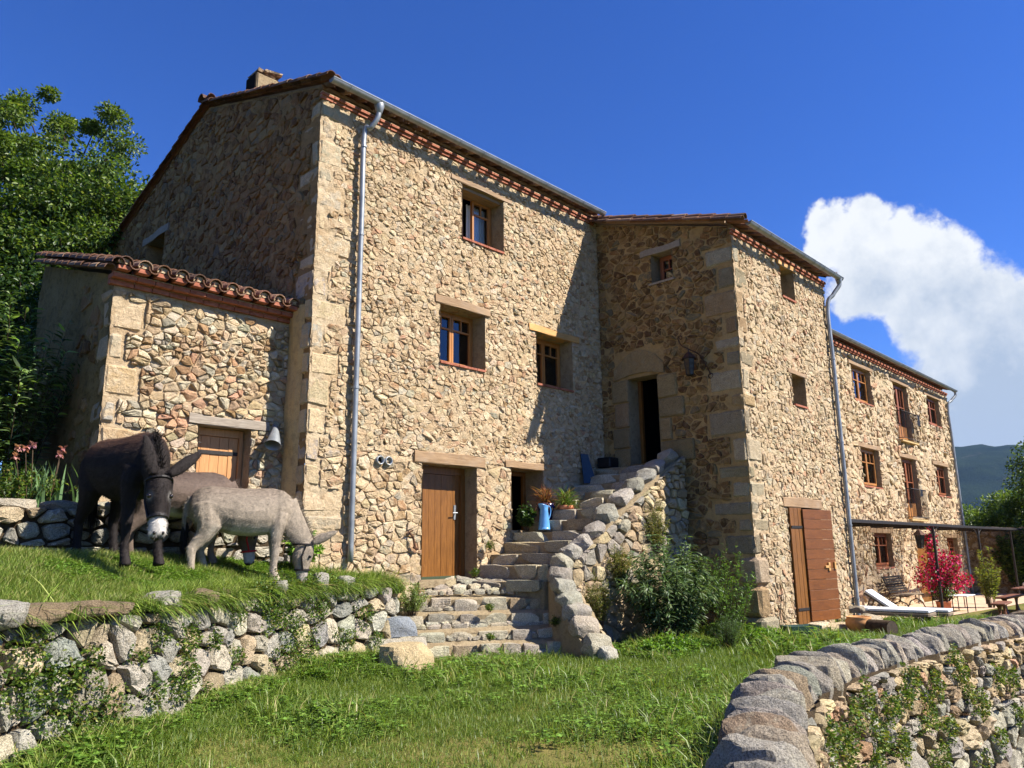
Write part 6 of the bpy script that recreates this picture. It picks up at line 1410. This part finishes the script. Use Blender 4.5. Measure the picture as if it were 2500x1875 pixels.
def scatter(name, label, pts, z, idx, scl, seed):
    r = np.random.default_rng(seed); n = len(pts); me = bpy.data.meshes.new(name); me.vertices.add(n); me.vertices.foreach_set('co', np.column_stack([pts, z]).astype(np.float32).ravel())
    for nm, ty, arr in (('idx', 'INT', idx.astype(np.int32)), ('scl', 'FLOAT', scl.astype(np.float32)), ('rz', 'FLOAT', r.uniform(0, 6.28, n).astype(np.float32))): me.attributes.new(nm, ty, 'POINT').data.foreach_set('value', arr)
    o = bpy.data.objects.new(name, me); COL.objects.link(o); o['kind'] = 'stuff'; o['label'] = label
    ng = bpy.data.node_groups.new(name+'_scatter', 'GeometryNodeTree'); ng.interface.new_socket('Geometry', in_out='INPUT', socket_type='NodeSocketGeometry'); ng.interface.new_socket('Geometry', in_out='OUTPUT', socket_type='NodeSocketGeometry')
    N = ng.nodes; L = ng.links; gi = N.new('NodeGroupInput'); go = N.new('NodeGroupOutput'); ip = N.new('GeometryNodeInstanceOnPoints'); ci = N.new('GeometryNodeCollectionInfo'); ci.inputs['Collection'].default_value = TUFTS; ci.inputs['Separate Children'].default_value = True; ci.inputs['Reset Children'].default_value = True
    def attr(nm, ty):
        a = N.new('GeometryNodeInputNamedAttribute'); a.data_type = ty; a.inputs['Name'].default_value = nm; return a.outputs['Attribute']
    L.new(gi.outputs[0], ip.inputs['Points']); L.new(ci.outputs[0], ip.inputs['Instance']); ip.inputs['Pick Instance'].default_value = True; L.new(attr('idx', 'INT'), ip.inputs['Instance Index']); L.new(attr('scl', 'FLOAT'), ip.inputs['Scale'])
    cx = N.new('ShaderNodeCombineXYZ'); L.new(attr('rz', 'FLOAT'), cx.inputs['Z']); L.new(cx.outputs[0], ip.inputs['Rotation']); L.new(ip.outputs[0], go.inputs[0])
    md = o.modifiers.new('scatter', 'NODES'); md.node_group = ng; return o
def visible(P, m_=120):
    q = proj(P); return (q[:, 2] > .3) & (q[:, 0] > -m_) & (q[:, 0] < 2500+m_) & (q[:, 1] > -m_) & (q[:, 1] < 1875+m_*1.5)
def in_poly(x, y, poly):
    c = np.zeros(len(x), bool); n = len(poly)
    for i in range(n):
        x0, y0 = poly[i]; x1, y1 = poly[(i+1) % n]; c ^= ((y0 > y) != (y1 > y)) & (x < (x1-x0)*(y-y0)/(y1-y0+1e-12)+x0)
    return c
STAIR_POLY = [(7.55, 9.35), (9.95, 7.72), (10.15, 8.2), (13.7, 8.2), (13.7, 10.4), (7.6, 10.4)]
def lawn_points():
    r = np.random.default_rng(91); n = 420000; x = r.uniform(.8, 24, n); y = r.uniform(1.2, 9.8, n); d = np.hypot(x, y); k = r.random(n) < np.clip((7.5/d)**1.5, .06, 1); x, y = x[k], y[k]
    dp, _ = PW.dist(x, y); dr, _ = RW.dist(x, y); k = (dp > .30) & (dr < -.03) & ~in_poly(x, y, STAIR_POLY) & ~((x > 13.62) & (y > 6.8)) & ~((x > 20.5) & (y > 5.8)) & ~((x > 9.9) & (x < 13.6) & (y > 7.6))
    for (cx_, cy_, cr_) in ((13.85, 6.1, .62), (16.2, 6.0, .42), (15.95, 5.5, .5), (17.2, 6.1, .55), (16.15, 6.5, .75), (6.88, 8.55, .55)): k &= (np.hypot(x-cx_, y-cy_) > cr_) | (r.random(len(x)) < .12)
    x, y = x[k], y[k]; z = gz(x, y); k = visible(np.column_stack([x, y, z])); x, y, z = x[k], y[k], z[k]; dr, _ = RW.dist(x, y); dp, _ = PW.dist(x, y); d = np.hypot(x, y); n = len(x); pn = fbm(np.column_stack([x*.9, y*.9, 0*x]), 3, 33); bare = fbm(np.column_stack([x*.35, y*.35, 0*x+5]), 2, 35)
    idx = r.choice([0, 1, 2], n); idx = np.where(r.random(n) < np.clip((pn+.1)*1.4, .05, .55), 3, idx); edge = (np.abs(dr) < .35+.2*pn) | ((dp < .45) & (r.random(n) < .6)) | ((y > 6.75+.3*pn) & (x > 10) & (x < 13.6)); idx = np.where(edge & (r.random(n) < .7), r.choice([4, 6, 7], n), idx)
    idx = np.where((r.random(n) < .05) & (pn > -.1), r.choice([6, 7, 4], n), idx); idx = np.where((x > 13) & (y > 6.3) & (r.random(n) < .4), 7, idx); scl = r.uniform(.7, 1.35, n)*np.clip(d/9, 1, 1.5)*(1+.55*np.clip(pn*1.6, -.6, .8)); wear = np.exp(-(((x-5.1)*.55+(y-4.1)*.83)/.75)**2-(((x-5.1)*.83-(y-4.1)*.55)/1.5)**2); k = (r.random(n) > np.clip((bare-.12)*2.2, 0, .7)) & (r.random(n) > wear*.9); return np.column_stack([x, y])[k], z[k], idx[k], scl[k]
p_, z_, i_, s_ = lawn_points(); print('lawn tufts', len(p_)); scatter('lawn_grass', 'short grass and clover covering the lawn', p_, z_-.005, i_, s_, 5)
def terrace_points():
    r = np.random.default_rng(92); n = 230000; x = r.uniform(-1, 7.7, n); y = r.uniform(5, 10.4, n); dr, u = RW2.dist(x, y); k = (dr > .13+.10*np.sin(u*5)+.07*np.sin(u*13)) & (r.random(n) < np.where(dr < 1.2, .9, .6)); x, y, dr = x[k], y[k], dr[k]
    k = ~((y > 10.2) & (x > 6.1)) & (y < 10.38); x, y, dr = x[k], y[k], dr[k]; z = tz(x, y); k = visible(np.column_stack([x, y, z])); x, y, z, dr = x[k], y[k], z[k], dr[k]; n = len(x); pn = fbm(np.column_stack([x*1.1, y*1.1, 0*x]), 3, 43)
    idx = r.choice([0, 1, 7, 7, 4], n); idx = np.where((pn > .05) & (r.random(n) < .7), r.choice([3, 6], n), idx); tall = ((dr < .5) & (pn > -.25) & (r.random(n) < .55)) | ((x > 6.2) & (r.random(n) < .4)); idx = np.where(tall, r.choice([5, 4, 6], n), idx); return np.column_stack([x, y]), z, idx, r.uniform(.55, 1.0, n)
p_, z_, i_, s_ = terrace_points(); print('terrace tufts', len(p_)); scatter('terrace_grass', 'longer grass and clover on the donkeys\' terrace', p_, z_-.005, i_, s_, 6)

# blades hanging over the head of the retaining wall
def fringe():
    r = np.random.default_rng(17); n = 7000; u = r.uniform(5.6, RW2.L-.05, n); k = r.random(n) < .25+.75*sstep(-.1, .25, fbm(np.column_stack([u*1.3, 0*u, 0*u]), 2, 5)+.35*sstep(9.5, 12, u)); u = u[k]; n = len(u)
    p = RW2.at(u); t = RW2.tan(u); nr = np.stack([t[:, 1], -t[:, 0]], -1); o = r.uniform(-.30, -.08, n); P = np.column_stack([p[:, :2]+nr*o[:, None], 1.13+r.uniform(0, .06, n)]); D = np.column_stack([nr*r.uniform(.4, 1.1, n)[:, None]+r.normal(0, .35, (n, 2)), r.uniform(.1, .9, n)])
    put_leaves('wall_fringe', P, D, np.tile([0, 0, 1.], (n, 1))+r.normal(0, .2, (n, 3)), r.uniform(.12, .34, n), r.uniform(.006, .012, n), GR, r, M['leaf'], None, seg=2, droop=.75, fold=.05, kind='stuff', label='long grass blades hanging over the top of the retaining wall')
fringe()
# ================================================================ things standing about
rp = np.random.default_rng(8)
def zat(x, y): return float(gz(np.array([x]), np.array([y]))[0])
def one(name, label, cat, mb, mat, **k): return mb.put(name, mat, None, label=label, cat=cat, **k)
# patio paving
def pv(x, y): return -.235+0*x
PV = Path([(20.6, 8.6), (20.9, 7.4), (23.6, 6.5), (27, 6.2), (36.2, 5.6)])
mb = MB(); xs = np.linspace(20.6, 36.2, 50); V = []
for x_ in xs: y0 = np.interp(x_, [20.6, 21.5, 24, 28, 36.2], [8.3, 7.2, 6.5, 6.15, 5.7]); V += [(x_, y0, -.232), (x_, 8.62, -.225)]
put('patio', V, [(2*i, 2*i+2, 2*i+3, 2*i+1) for i in range(49)], mat_simple('patio_paving', srgb(196, 168, 142), srgb(176, 150, 124), 3, .9, .2, .3, 20), None, kind='structure')
# pergola
pg = thing('pergola', 'dark iron pergola with a brushwood cover along the stone wing', 'pergola', (24, 7.6, -.25)); PZ = 2.20
mb = MB(); mb.box2((18.3, 6.80, PZ-.03), (29.5, 6.86, PZ+.04)); mb.put('beam', M['iron'], pg)
mb = MB(); mb.box2((29.5, 6.8, PZ-.03), (36.1, 6.86, PZ+.04)); mb.put('beam', M['iron'], pg)
for x_ in (24.45, 29.25, 33.8): mb = MB(); mb.box2((x_-.035, 6.81, -.25), (x_+.035, 6.87, PZ-.05)); mb.put('post', M['iron'], pg)
for x_ in (18.6, 20.5, 22.5, 24.45, 26.5, 28.4, 29.25, 31.2, 33.8, 35.8): mb = MB(); mb.box2((x_-.02, 6.88, PZ-.03), (x_+.02, 8.58, PZ+.03)); mb.put('rafter', M['iron'], pg)
for x_ in (24.45, 29.25):
    for s in (-1, 1): mb = MB(); a = np.linspace(0, PI/2, 8); mb.tube([(x_+s*(.55-.55*math.cos(t)), 6.84, PZ-.6+.55*math.sin(t)) for t in a], .014, 5); mb.put('brace', M['iron'], pg)
mb = MB()
for (a, b) in ((18.5, 27.75), (30.95, 35.9)):
    x_ = a
    while x_ < b: y0 = rp.uniform(6.84, 6.95); mb.tube([(x_, y0, PZ+.035+rp.uniform(0, .012)), (x_+rp.normal(0, .03), 8.56, PZ+.035+rp.uniform(0, .012))], rp.uniform(.008, .016), 4, False); x_ += rp.uniform(.03, .06)
mb.put('brushwood', M['lintel_grey'], pg, kind='stuff')
# wrought iron lantern hanging from the pergola
lp = on('Y', 6.85, 2243, 1305)
def lantern(label, c, s, bracket=None, glassy=True):
    root = thing('lantern', label, 'lantern', tuple(c)); c = np.array(c, float)
    def ringpts(z, r): return [c+np.array((r*math.cos(PI/6+k*PI/3), r*math.sin(PI/6+k*PI/3), z))*s for k in range(6)]
    top, bot = ringpts(.12, .105), ringpts(-.18, .065); mb = MB()
    for k in range(6): mb.tube([top[k], bot[k]], .008*s, 4)
    mb.tube(top+[top[0]], .008*s, 4, False); mb.tube(bot+[bot[0]], .008*s, 4, False); mb.put('cage', M['iron'], root)
    V, F = lathe([(.15, .115), (.135, .13), (.06, .22), (.02, .25), (.0, .27)], 6); put('cap', V@rotz(PI/6).T*s+c, F, M['rust'], root)
    V, F = lathe([(.0, -.2), (.03, -.2), (.066, -.18)], 6); put('base', V@rotz(PI/6).T*s+c, F, M['iron'], root)
    for k in range(6):
        a, b, d, e = top[k], top[(k+1) % 6], bot[(k+1) % 6], bot[k]; m_ = (a+b+d+e)/4; put('pane', [x+(m_-x)*.06 for x in (a, b, d, e)], [(0, 1, 2, 3)], M['smoked'], root)
        for t in (.33, .66):   # scroll work
            cc = a*.5*(1-t)+b*.5*(1-t)+d*.5*t+e*.5*t; ex = (b-a)/np.linalg.norm(b-a); ez = (a-e)/np.linalg.norm(a-e); mb = MB(); th = np.linspace(0, 3.2*PI, 18); mb.tube([cc+(ex*math.cos(q)+ez*math.sin(q))*(.034-.008*q/PI)*s for q in th], .004*s, 4, False); mb.put('scroll', M['iron'], root)
    return root
L2 = lantern('black lantern hanging under the pergola beam', (lp[0], 6.84, PZ-.42), 1.15); mb = MB(); mb.tube([(lp[0], 6.84, PZ-.12), (lp[0], 6.84, PZ-.04)], .008, 5); mb.put('hook', M['iron'], L2)
lc = on('X', TX0-.30, 1683, 892); L1 = lantern('wrought iron lantern on a scrolled bracket beside the tower side door', tuple(lc), 1.12)
mb = MB(); top = lc+np.array((0, 0, .34)); pts = [np.array((TX0+.02, lc[1]-.30, lc[2]-.22)), np.array((TX0-.06, lc[1]-.26, lc[2]-.05)), np.array((TX0-.12, lc[1]-.14, lc[2]+.22)), top, top+np.array((-.03, .14, .10)), top+np.array((-.04, .20, .24))]
pb_ = Path(pts).P; sp = [pb_[-1]+np.array((0, .055*(1-t/9)*math.cos(t)-.055, .055*(1-t/9)*math.sin(t)+.01)) for t in np.linspace(0, 6.5, 18)]; mb.tube(list(pb_)+sp, .013, 6); mb.put('bracket', M['rust'], L1)
mb = MB(); mb.tube([np.array((TX0+.02, lc[1]-.30, lc[2]-.22))+np.array((-.03, .05*math.sin(t)-.0, .05*math.cos(t))) for t in np.linspace(0, 6.28, 14)], .012, 5, False); mb.put('scroll_end', M['rust'], L1)
mb = MB(); mb.tube([top, top+np.array((0, 0, -.04))], .01, 5); mb.put('hook', M['iron'], L1)
# sun loungers
def lounger(label, foot, ang, raised):
    f = np.array(foot, float); R = rotz(ang); root = thing('sun_lounger', label, 'sun lounger', tuple(f), 'sun loungers on the grass beside the tower'); T = lambda v: np.asarray(v)@R.T+f
    def bx(name, a, b, mat, parent=root, rot=None, piv=None):
        mb = MB(); mb.box2(a, b, bevel=.012)
        if rot is not None: mb.V = [(v-np.array(piv))@roty(rot).T+np.array(piv) for v in mb.V]
        mb.V = [T(v) for v in mb.V]; return mb.put(name, mat, parent)
    fr = bx('side_rail', (-.02, -.33, .24), (1.95, -.27, .31), M['grey_wood']); bx('side_rail', (-.02, .27, .24), (1.95, .33, .31), M['grey_wood']); bx('end_rail', (-.03, -.27, .24), (.03, .27, .31), M['grey_wood']); bx('end_rail', (1.89, -.27, .24), (1.95, .27, .31), M['grey_wood'])
    for x_ in (.12, 1.75):
        for y_ in (-.30, .30): bx('leg', (x_-.035, y_-.03, -.02), (x_+.035, y_+.03, .24), M['grey_wood'])
    for k in range(9): bx('slat', (.06+k*.13, -.27, .305), (.14+k*.13, .27, .32), M['grey_wood'])
    h = 1.20; c1 = bx('seat_cushion', (-.02, -.29, .325), (h-.01, .29, .385), M['white']); a = -raised
    bx('backrest_frame', (h, -.28, .285), (1.93, .28, .31), M['grey_wood'], root, a, (h, 0, .30)); bx('back_cushion', (h, -.29, .325), (1.93, .29, .39), M['white'], root, a, (h, 0, .30))
    if raised > .2:
        mb = MB(); top = np.array((h+.55*math.cos(raised), 0, .30+.55*math.sin(raised))); 
        for y_ in (-.24, .24): mb.tube([T((top[0], y_, top[2])), T((h+.62, y_, .26))], .015, 5)
        mb.put('prop', M['grey_wood'], root)
z1 = zat(18.75, 5.3); lounger('front sun lounger lying flat, nearest the downpipe', (18.65, 5.45, z1), math.radians(93), 0.02)
z2 = zat(20.7, 5.8); lounger('rear sun lounger with its white backrest raised', (20.55, 5.60, z2), math.radians(96), .62)
# wooden chest, garden bench
mb = MB(); mb.box2((18.9, 7.7, -.2), (19.7, 8.4, .45), bevel=.01); ch_ = thing('storage_chest', 'brown wooden chest beside the tower end wall', 'chest', (19.3, 8, -.2)); mb.put('box', M['brown_wood'], ch_); mb = MB(); mb.box2((18.86, 7.66, .45), (19.74, 8.44, .5), bevel=.01); mb.put('lid', M['brown_wood'], ch_)
gb = thing('garden_bench', 'dark slatted garden bench with iron legs against the wing wall', 'bench', (26.3, 8.0, -.23)); bx0, bx1, by = 24.6, 26.2, 7.75
for k in range(6): mb = MB(); mb.box2((bx0, by+.06+k*.075, .20), (bx1, by+.12+k*.075, .225)); mb.put('seat_slat', M['grey_wood'], gb)
for k in range(7): mb = MB(); y_ = by+.50+k*.028; z_ = .27+k*.07; mb.box2((bx0, y_, z_), (bx1, y_+.02, z_+.055)); mb.put('back_slat', M['iron'], gb)
for x_ in (bx0+.1, bx1-.1):
    mb = MB(); mb.tube([(x_, by, -.23), (x_, by+.1, -.02), (x_, by+.26, .06), (x_, by+.42, -.02), (x_, by+.52, -.23)], .018, 5); mb.tube([(x_, by+.02, .18), (x_, by+.5, .19), (x_, by+.72, .75)], .016, 5); mb.tube([(x_, by+.26, .06), (x_, by+.26, .18)], .016, 5); mb.put('leg', M['iron'], gb)
# metal patio tables
def mtable(label, c, sx, sy, h):
    root = thing('metal_table', label, 'table', tuple(c)); mb = MB(); mb.box2((c[0]-sx/2, c[1]-sy/2, c[2]+h-.025), (c[0]+sx/2, c[1]+sy/2, c[2]+h), bevel=.006); mb.put('top', M['white'], root)
    for a in (-1, 1):
        for b in (-1, 1): mb = MB(); mb.tube([(c[0]+a*(sx/2-.03), c[1]+b*(sy/2-.03), c[2]), (c[0]+a*(sx/2-.03), c[1]+b*(sy/2-.03), c[2]+h-.02)], .014, 5); mb.put('leg', M['iron'], root)
mtable('low metal table with pale top behind the bougainvillea', (26.6, 7.25, -.23), 1.3, .6, .52)
mtable('small metal plant table under the bougainvillea', (25.6, 6.62, -.23), .9, .5, .46)
# picnic table and bench
pt = thing('picnic_table', 'brown wooden garden table with white tea set, right edge', 'table', (26.4, 4.75, -.3)); zt_ = .47
for k in range(5): mb = MB(); mb.box2((25.0, 4.30+k*.19, zt_-.05), (27.6, 4.48+k*.19, zt_), bevel=.006); mb.put('top_board', M['brown_wood'], pt)
for x_ in (25.5, 27.1):
    mb = MB(); V, F = tube([(x_, 4.75, -.32), (x_, 4.75, -.2), (x_, 4.75, .0), (x_, 4.75, .3), (x_, 4.75, .42)], (.26, .16, .12, .16, .3), 8, True, .5, (1, 0, 0)); mb.add(V, F); mb.put('trestle', M['brown_wood'], pt)
def stool(label, c, ang, l):
    root = thing('wooden_bench', label, 'bench', tuple(c)); R = rotz(ang); c = np.array(c)
    mb = MB(); mb.box((0, 0, .42), (l, .34, .05), bevel=.015); mb.V = [v@R.T+c for v in mb.V]; mb.put('seat', M['brown_wood'], root)
    for s in (-1, 1): V, F = tube([(s*l*.36, 0, -.03), (s*l*.35, 0, .05), (s*l*.33, 0, .2), (s*l*.34, 0, .33), (s*l*.35, 0, .40)], (.13, .09, .05, .08, .14), 8, True, .6, (1, 0, 0)); put('leg', V@R.T+c, F, M['brown_wood'], root)
stool('small brown wooden bench on the grass before the garden table', (23.6, 5.2, zat(23.6, 5.2)), math.radians(5), 1.25)
stool('brown wooden bench pushed under the garden table', (26.3, 5.55, zat(26.3, 5.5)), 0, 2.0)
tp = thing('teapot', 'white porcelain teapot on the garden table', 'teapot', (25.35, 4.9, zt_)); V, F = lathe([(0, 0), (.08, 0), (.12, .06), (.11, .12), (.06, .16), (.03, .175), (.015, .2), (0, .205)], 16, (25.35, 4.9, zt_)); put('pot_body', V, F, M['porcelain'], tp, smooth=True)
mb = MB(); mb.tube([(25.24, 4.9, zt_+.07), (25.16, 4.9, zt_+.1), (25.13, 4.9, zt_+.15)], (.022, .016, .012), 6); mb.put('spout', M['porcelain'], tp); mb = MB(); mb.tube([(25.46, 4.9, zt_+.13), (25.52, 4.9, zt_+.12), (25.52, 4.9, zt_+.06), (25.46, 4.9, zt_+.05)], .01, 5); mb.put('handle', M['porcelain'], tp)
for k, (x_, y_) in enumerate(((25.6, 4.62), (25.75, 4.55))): V, F = lathe([(0, .002), (.035, .002), (.045, .12), (.04, .12), (.03, .01), (0, .01)], 14, (x_, y_, zt_)); put('cup', V, F, M['porcelain'], None, smooth=True, label=('white cup beside the teapot on the garden table', 'white cup furthest from the teapot on the garden table')[k], cat='cup')
# by the tower door
V, F = boulder((16.15, 6.62, -.02), (1.5, .62, .28), None, rp, 7, .85, 6, .04); put('door_step', V, F, M['granite'], None, srgb(198, 180, 146), label='pale worn stone step below the open tower door', cat='step')
V, F = boulder((15.65, 6.70, .10), (.6, .42, .14), rotz(.1), rp, 6, .9, 6, .03); put('door_step', V, F, M['granite'], None, srgb(206, 192, 164), label='small pale slab on top of the tower door step', cat='step')
V, F = boulder((17.15, 6.2, .06), (.72, .5, .42), rotz(.1), rp, 7, .92, 5, .03); put('stone_block', V, F, M['granite'], None, srgb(182, 168, 142), label='squared stone block on the grass under the front sun lounger', cat='stone block')
V, F = boulder((17.15, 6.45, .33), (.5, .36, .16), rotz(.4), rp, 6, .8, 7, .04); put('stone_block', V, F, M['granite'], None, srgb(150, 140, 122), label='flat stone lying on the squared block beside the downpipe', cat='stone block')
pc = (16.2, 6.08, zat(16.2, 6.08)); V, F = lathe([(0, 0), (.13, 0), (.21, .07), (.25, .16), (.25, .22), (.22, .27), (.24, .30), (.22, .305), (.20, .27), (.18, .2), (0, .18)], 24, pc); put('terracotta_bowl', V, F, M['ochre'], None, smooth=True, label='round ochre clay pot at the foot of the tower downpipe', cat='pot')
lg = np.array((15.95, 5.55, zat(15.95, 5.55)+.13)); root = thing('log', 'short sawn log lying on the grass before the garden wall', 'log', tuple(lg)); mb = MB(); mb.tube([lg+np.array((-.08, -.20, 0)), lg+np.array((.10, .26, 0))], (.155, .145), 14, False); mb.put('bark_cylinder', M['bark'], root, smooth=True)
for s, q in ((1, -.2), (-1, .26)): e = lg+np.array((-.08 if s > 0 else .10, q, 0)); a = np.arange(14)*2*PI/14; ax = np.array((.18, .46, 0)); ax /= np.linalg.norm(ax); sx = np.cross(ax, (0, 0, 1)); put('cut_face', [e+sx*math.cos(t)*.148+np.array((0, 0, 1))*math.sin(t)*.148 for t in a], [tuple(range(14))], mat_simple('old_log_end', srgb(52, 44, 36), srgb(70, 60, 48), 20, .9), root)
pl = (13.85, 6.22, zat(13.85, 6.22)); mb = MB(); root = thing('planter', 'dark green plastic planter on the grass at the tower corner', 'planter', pl)
V = [(-.26, -.12, 0), (.26, -.12, 0), (.26, .12, 0), (-.26, .12, 0), (-.32, -.17, .26), (.32, -.17, .26), (.32, .17, .26), (-.32, .17, .26), (-.29, -.14, .26), (.29, -.14, .26), (.29, .14, .26), (-.29, .14, .26), (-.27, -.13, .2), (.27, -.13, .2), (.27, .13, .2), (-.27, .13, .2)]; Rz = rotz(-.5)
put('trough', np.array(V)@Rz.T+pl, [(3, 2, 1, 0), (0, 1, 5, 4), (1, 2, 6, 5), (2, 3, 7, 6), (3, 0, 4, 7), (4, 5, 9, 8), (5, 6, 10, 9), (6, 7, 11, 10), (7, 4, 8, 11), (8, 9, 13, 12), (9, 10, 14, 13), (10, 11, 15, 14), (11, 8, 12, 15)], M['green_plastic'], root); put('soil', np.array(V[12:])@Rz.T+pl, [(0, 1, 2, 3)], M['earth'], root)
mb = MB()
for k in range(5): a = rp.uniform(0, 6); p0 = np.array((14.1+.08*k, 6.78, 0)); mb.tube([p0+np.array((.12*math.sin(a+t*5), 0, t*.95)) for t in np.linspace(0, 1, 12)], .006, 4, False)
one('bare_vine', 'bare twisting vine stems on the tower wall left of the door', 'vine', mb, M['bark'])
# jug and flower pots on the stairs
jx, jy, jz = 10.98, 9.72, 1.985; jg = thing('enamel_jug', 'tall light blue enamel jug on the stairs', 'jug', (jx, jy, jz)); V, F = lathe([(0, .002), (.115, .002), (.118, .03), (.112, .035), (.11, .05), (.075, .36), (.078, .37), (.072, .385), (.085, .44), (.088, .45), (.082, .45), (.066, .385), (.1, .05), (0, .04)], 24, (jx, jy, jz))
V = np.array(V); hi = (V[:, 2] > jz+.39); dirx = np.array((-.80, -.15)); q = (V[:, :2]-np.array((jx, jy)))@dirx; V[:, :2] += np.where(hi & (q > 0), q*1.25, 0)[:, None]*dirx; V[:, 2] += np.where(hi & (q > 0), q*.5, 0); put('jug_body', V, F, M['enamel'], jg, smooth=True)
mb = MB(); mb.tube(Path([(jx+.07, jy, jz+.40), (jx+.13, jy, jz+.45), (jx+.19, jy, jz+.40), (jx+.17, jy, jz+.28), (jx+.095, jy, jz+.16)]).P, .010, 6); mb.put('handle', M['enamel'], jg, smooth=True)
def flowerpot(label, c, s, mat, pal, seed, h, spiky):
    root = thing('flower_pot', label, 'potted plant', tuple(c)); V, F = lathe([(0, 0), (.10*s, 0), (.135*s, .2*s), (.155*s, .2*s), (.16*s, .275*s), (.14*s, .275*s), (.13*s, .24*s), (0, .235*s)], 20, c); put('pot', V, F, mat, root, smooth=True); r = np.random.default_rng(seed); n = 320; b = np.array(c)+np.array((0, 0, .24*s)); a = r.uniform(0, 6.28, n); el = r.uniform(.15, 1.4, n); D = np.column_stack([np.cos(a)*np.cos(el), np.sin(a)*np.cos(el), np.sin(el)]); P = b+D*(r.random(n)*h*.55)[:, None]*np.array((.8, .8, 1.1))
    put_leaves('foliage', P, D+r.normal(0, .25, (n, 3)), unit(np.array([0, 0, 1.])+r.normal(0, .3, (n, 3))), h*.55*r.uniform(.5, 1.2, n), np.full(n, .018 if spiky else .035), pal, r, M['leaf'], root, seg=2, droop=.5, kind='stuff')
flowerpot('terracotta pot with a spiky green plant on the stairs', (11.62, 9.72, 2.19), 1.0, M['terracotta'], [(srgb(108, 130, 56), 3), (srgb(84, 108, 44), 2), (srgb(140, 110, 70), 1)], 5, .42, True)
flowerpot('dark blue glazed pot with a brown plant behind the enamel jug', (11.35, 10.0, 2.19), 1.15, M['cobalt'], [(srgb(128, 76, 52), 3), (srgb(150, 110, 72), 2), (srgb(96, 84, 44), 1)], 6, .42, True)
bush('ivy_clump', 'dark green leafy clump on the step below the small window opening', (10.82, 10.02, 1.98), (.22, .18), .5, 40, 900, .07, .045, G_DARK, 81, droop=.2, seg=1, stem_r=.003)
# board and crate at the top of the stairs
mb = MB(); V = [(12.72, 10.12, 2.98), (13.05, 10.05, 3.0), (13.0, 10.22, 3.62), (12.78, 10.24, 3.62)]; V += [(a+.02, b+.03, c) for a, b, c in V]; mb.add(V, [(0, 1, 2, 3), (7, 6, 5, 4), (0, 4, 5, 1), (1, 5, 6, 2), (2, 6, 7, 3), (3, 7, 4, 0)]); one('leaning_board', 'blue-grey board leaning on the wall near the top of the stairs', 'board', mb, M['slate_blue'])
mb = MB(); mb.box2((13.28, 9.85, 3.34), (13.6, 10.2, 3.56), bevel=.02); one('crate', 'black plastic crate on the landing at the tower side door', 'crate', mb, M['black_plastic'])
# iron tool on the wall, zinc funnel
ti = on('Y', HY-.10, 1006, 1318); mb = MB(); mb.tube([ti+np.array((-.04, .06, .14)), ti+np.array((.02, 0, .05)), ti+np.array((.07, 0, -.14)), ti+np.array((.10, 0, -.17))], (.014, .02, .022, .012), 6); mb.tube([ti+np.array((-.10, .02, .10)), ti+np.array((0, 0, .15)), ti+np.array((.05, .04, .16))], .013, 6); mb.tube([ti+np.array((.03, 0, -.12)), ti+np.array((.13, .0, -.15))], .02, 6); mb.tube([ti+np.array((-.04, .1, .1)), ti+np.array((-.04, .0, .12))], .01, 5); one('iron_hook', 'rusty iron hook tool hanging on the wall left of the front door', 'iron tool', mb, M['rust'])
fz = on('Y', AY-.25, 668, 1062); V, F = tube([fz+np.array((.13, .26, .20)), fz+np.array((.08, .1, .10)), fz+np.array((-.02, -.05, -.10)), fz+np.array((-.05, -.08, -.17))], (.03, .05, .10, .125), 14, False); put('zinc_funnel', V, F, M['zinc'], None, smooth=True, label='zinc funnel lamp shade hung beside the lean-to door', cat='lamp shade')
mb = MB(); mb.tube([fz+np.array((.13, .26, .2)), fz+np.array((.14, .30, .22))], .02, 6); 
# clothes drying on the balconies
for k, (u_, z_, h_, w_) in enumerate(((29.9, 6.24, .42, .34), (29.2, 3.54, .25, .3))):
    n = 8; V = []
    for i in range(n+1):
        for j in range(5): t = i/n; V.append((u_-w_*.5+w_*t, WY-.225-.015*math.sin(t*9+j), z_-h_*j/4*(1-.15*abs(t-.5))))
    put('hanging_cloth', V, [(i*5+j, (i+1)*5+j, (i+1)*5+j+1, i*5+j+1) for i in range(n) for j in range(4)], M['dark_cloth'], None, smooth=True, label=('dark cloth drying on the upper balcony rail', 'dark cloth drying on the lower balcony rail')[k], cat='cloth')
# ================================================================ air over the valley
t = NT('valley_air'); t.N.remove(t.b); pvn = t.N.new('ShaderNodeVolumePrincipled'); pvn.inputs['Density'].default_value = 0.000055; pvn.inputs['Color'].default_value = (.34, .56, 1.0, 1); pvn.inputs['Anisotropy'].default_value = .0; t.L.new(pvn.outputs[0], t.N['Material Output'].inputs['Volume'])
hz = MB(); hz.box2((-3500, -3500, -75), (3500, 3500, 430)); hz = hz.put('haze', t.m, None, kind='stuff', label='faint blue air between the house and the mountain')
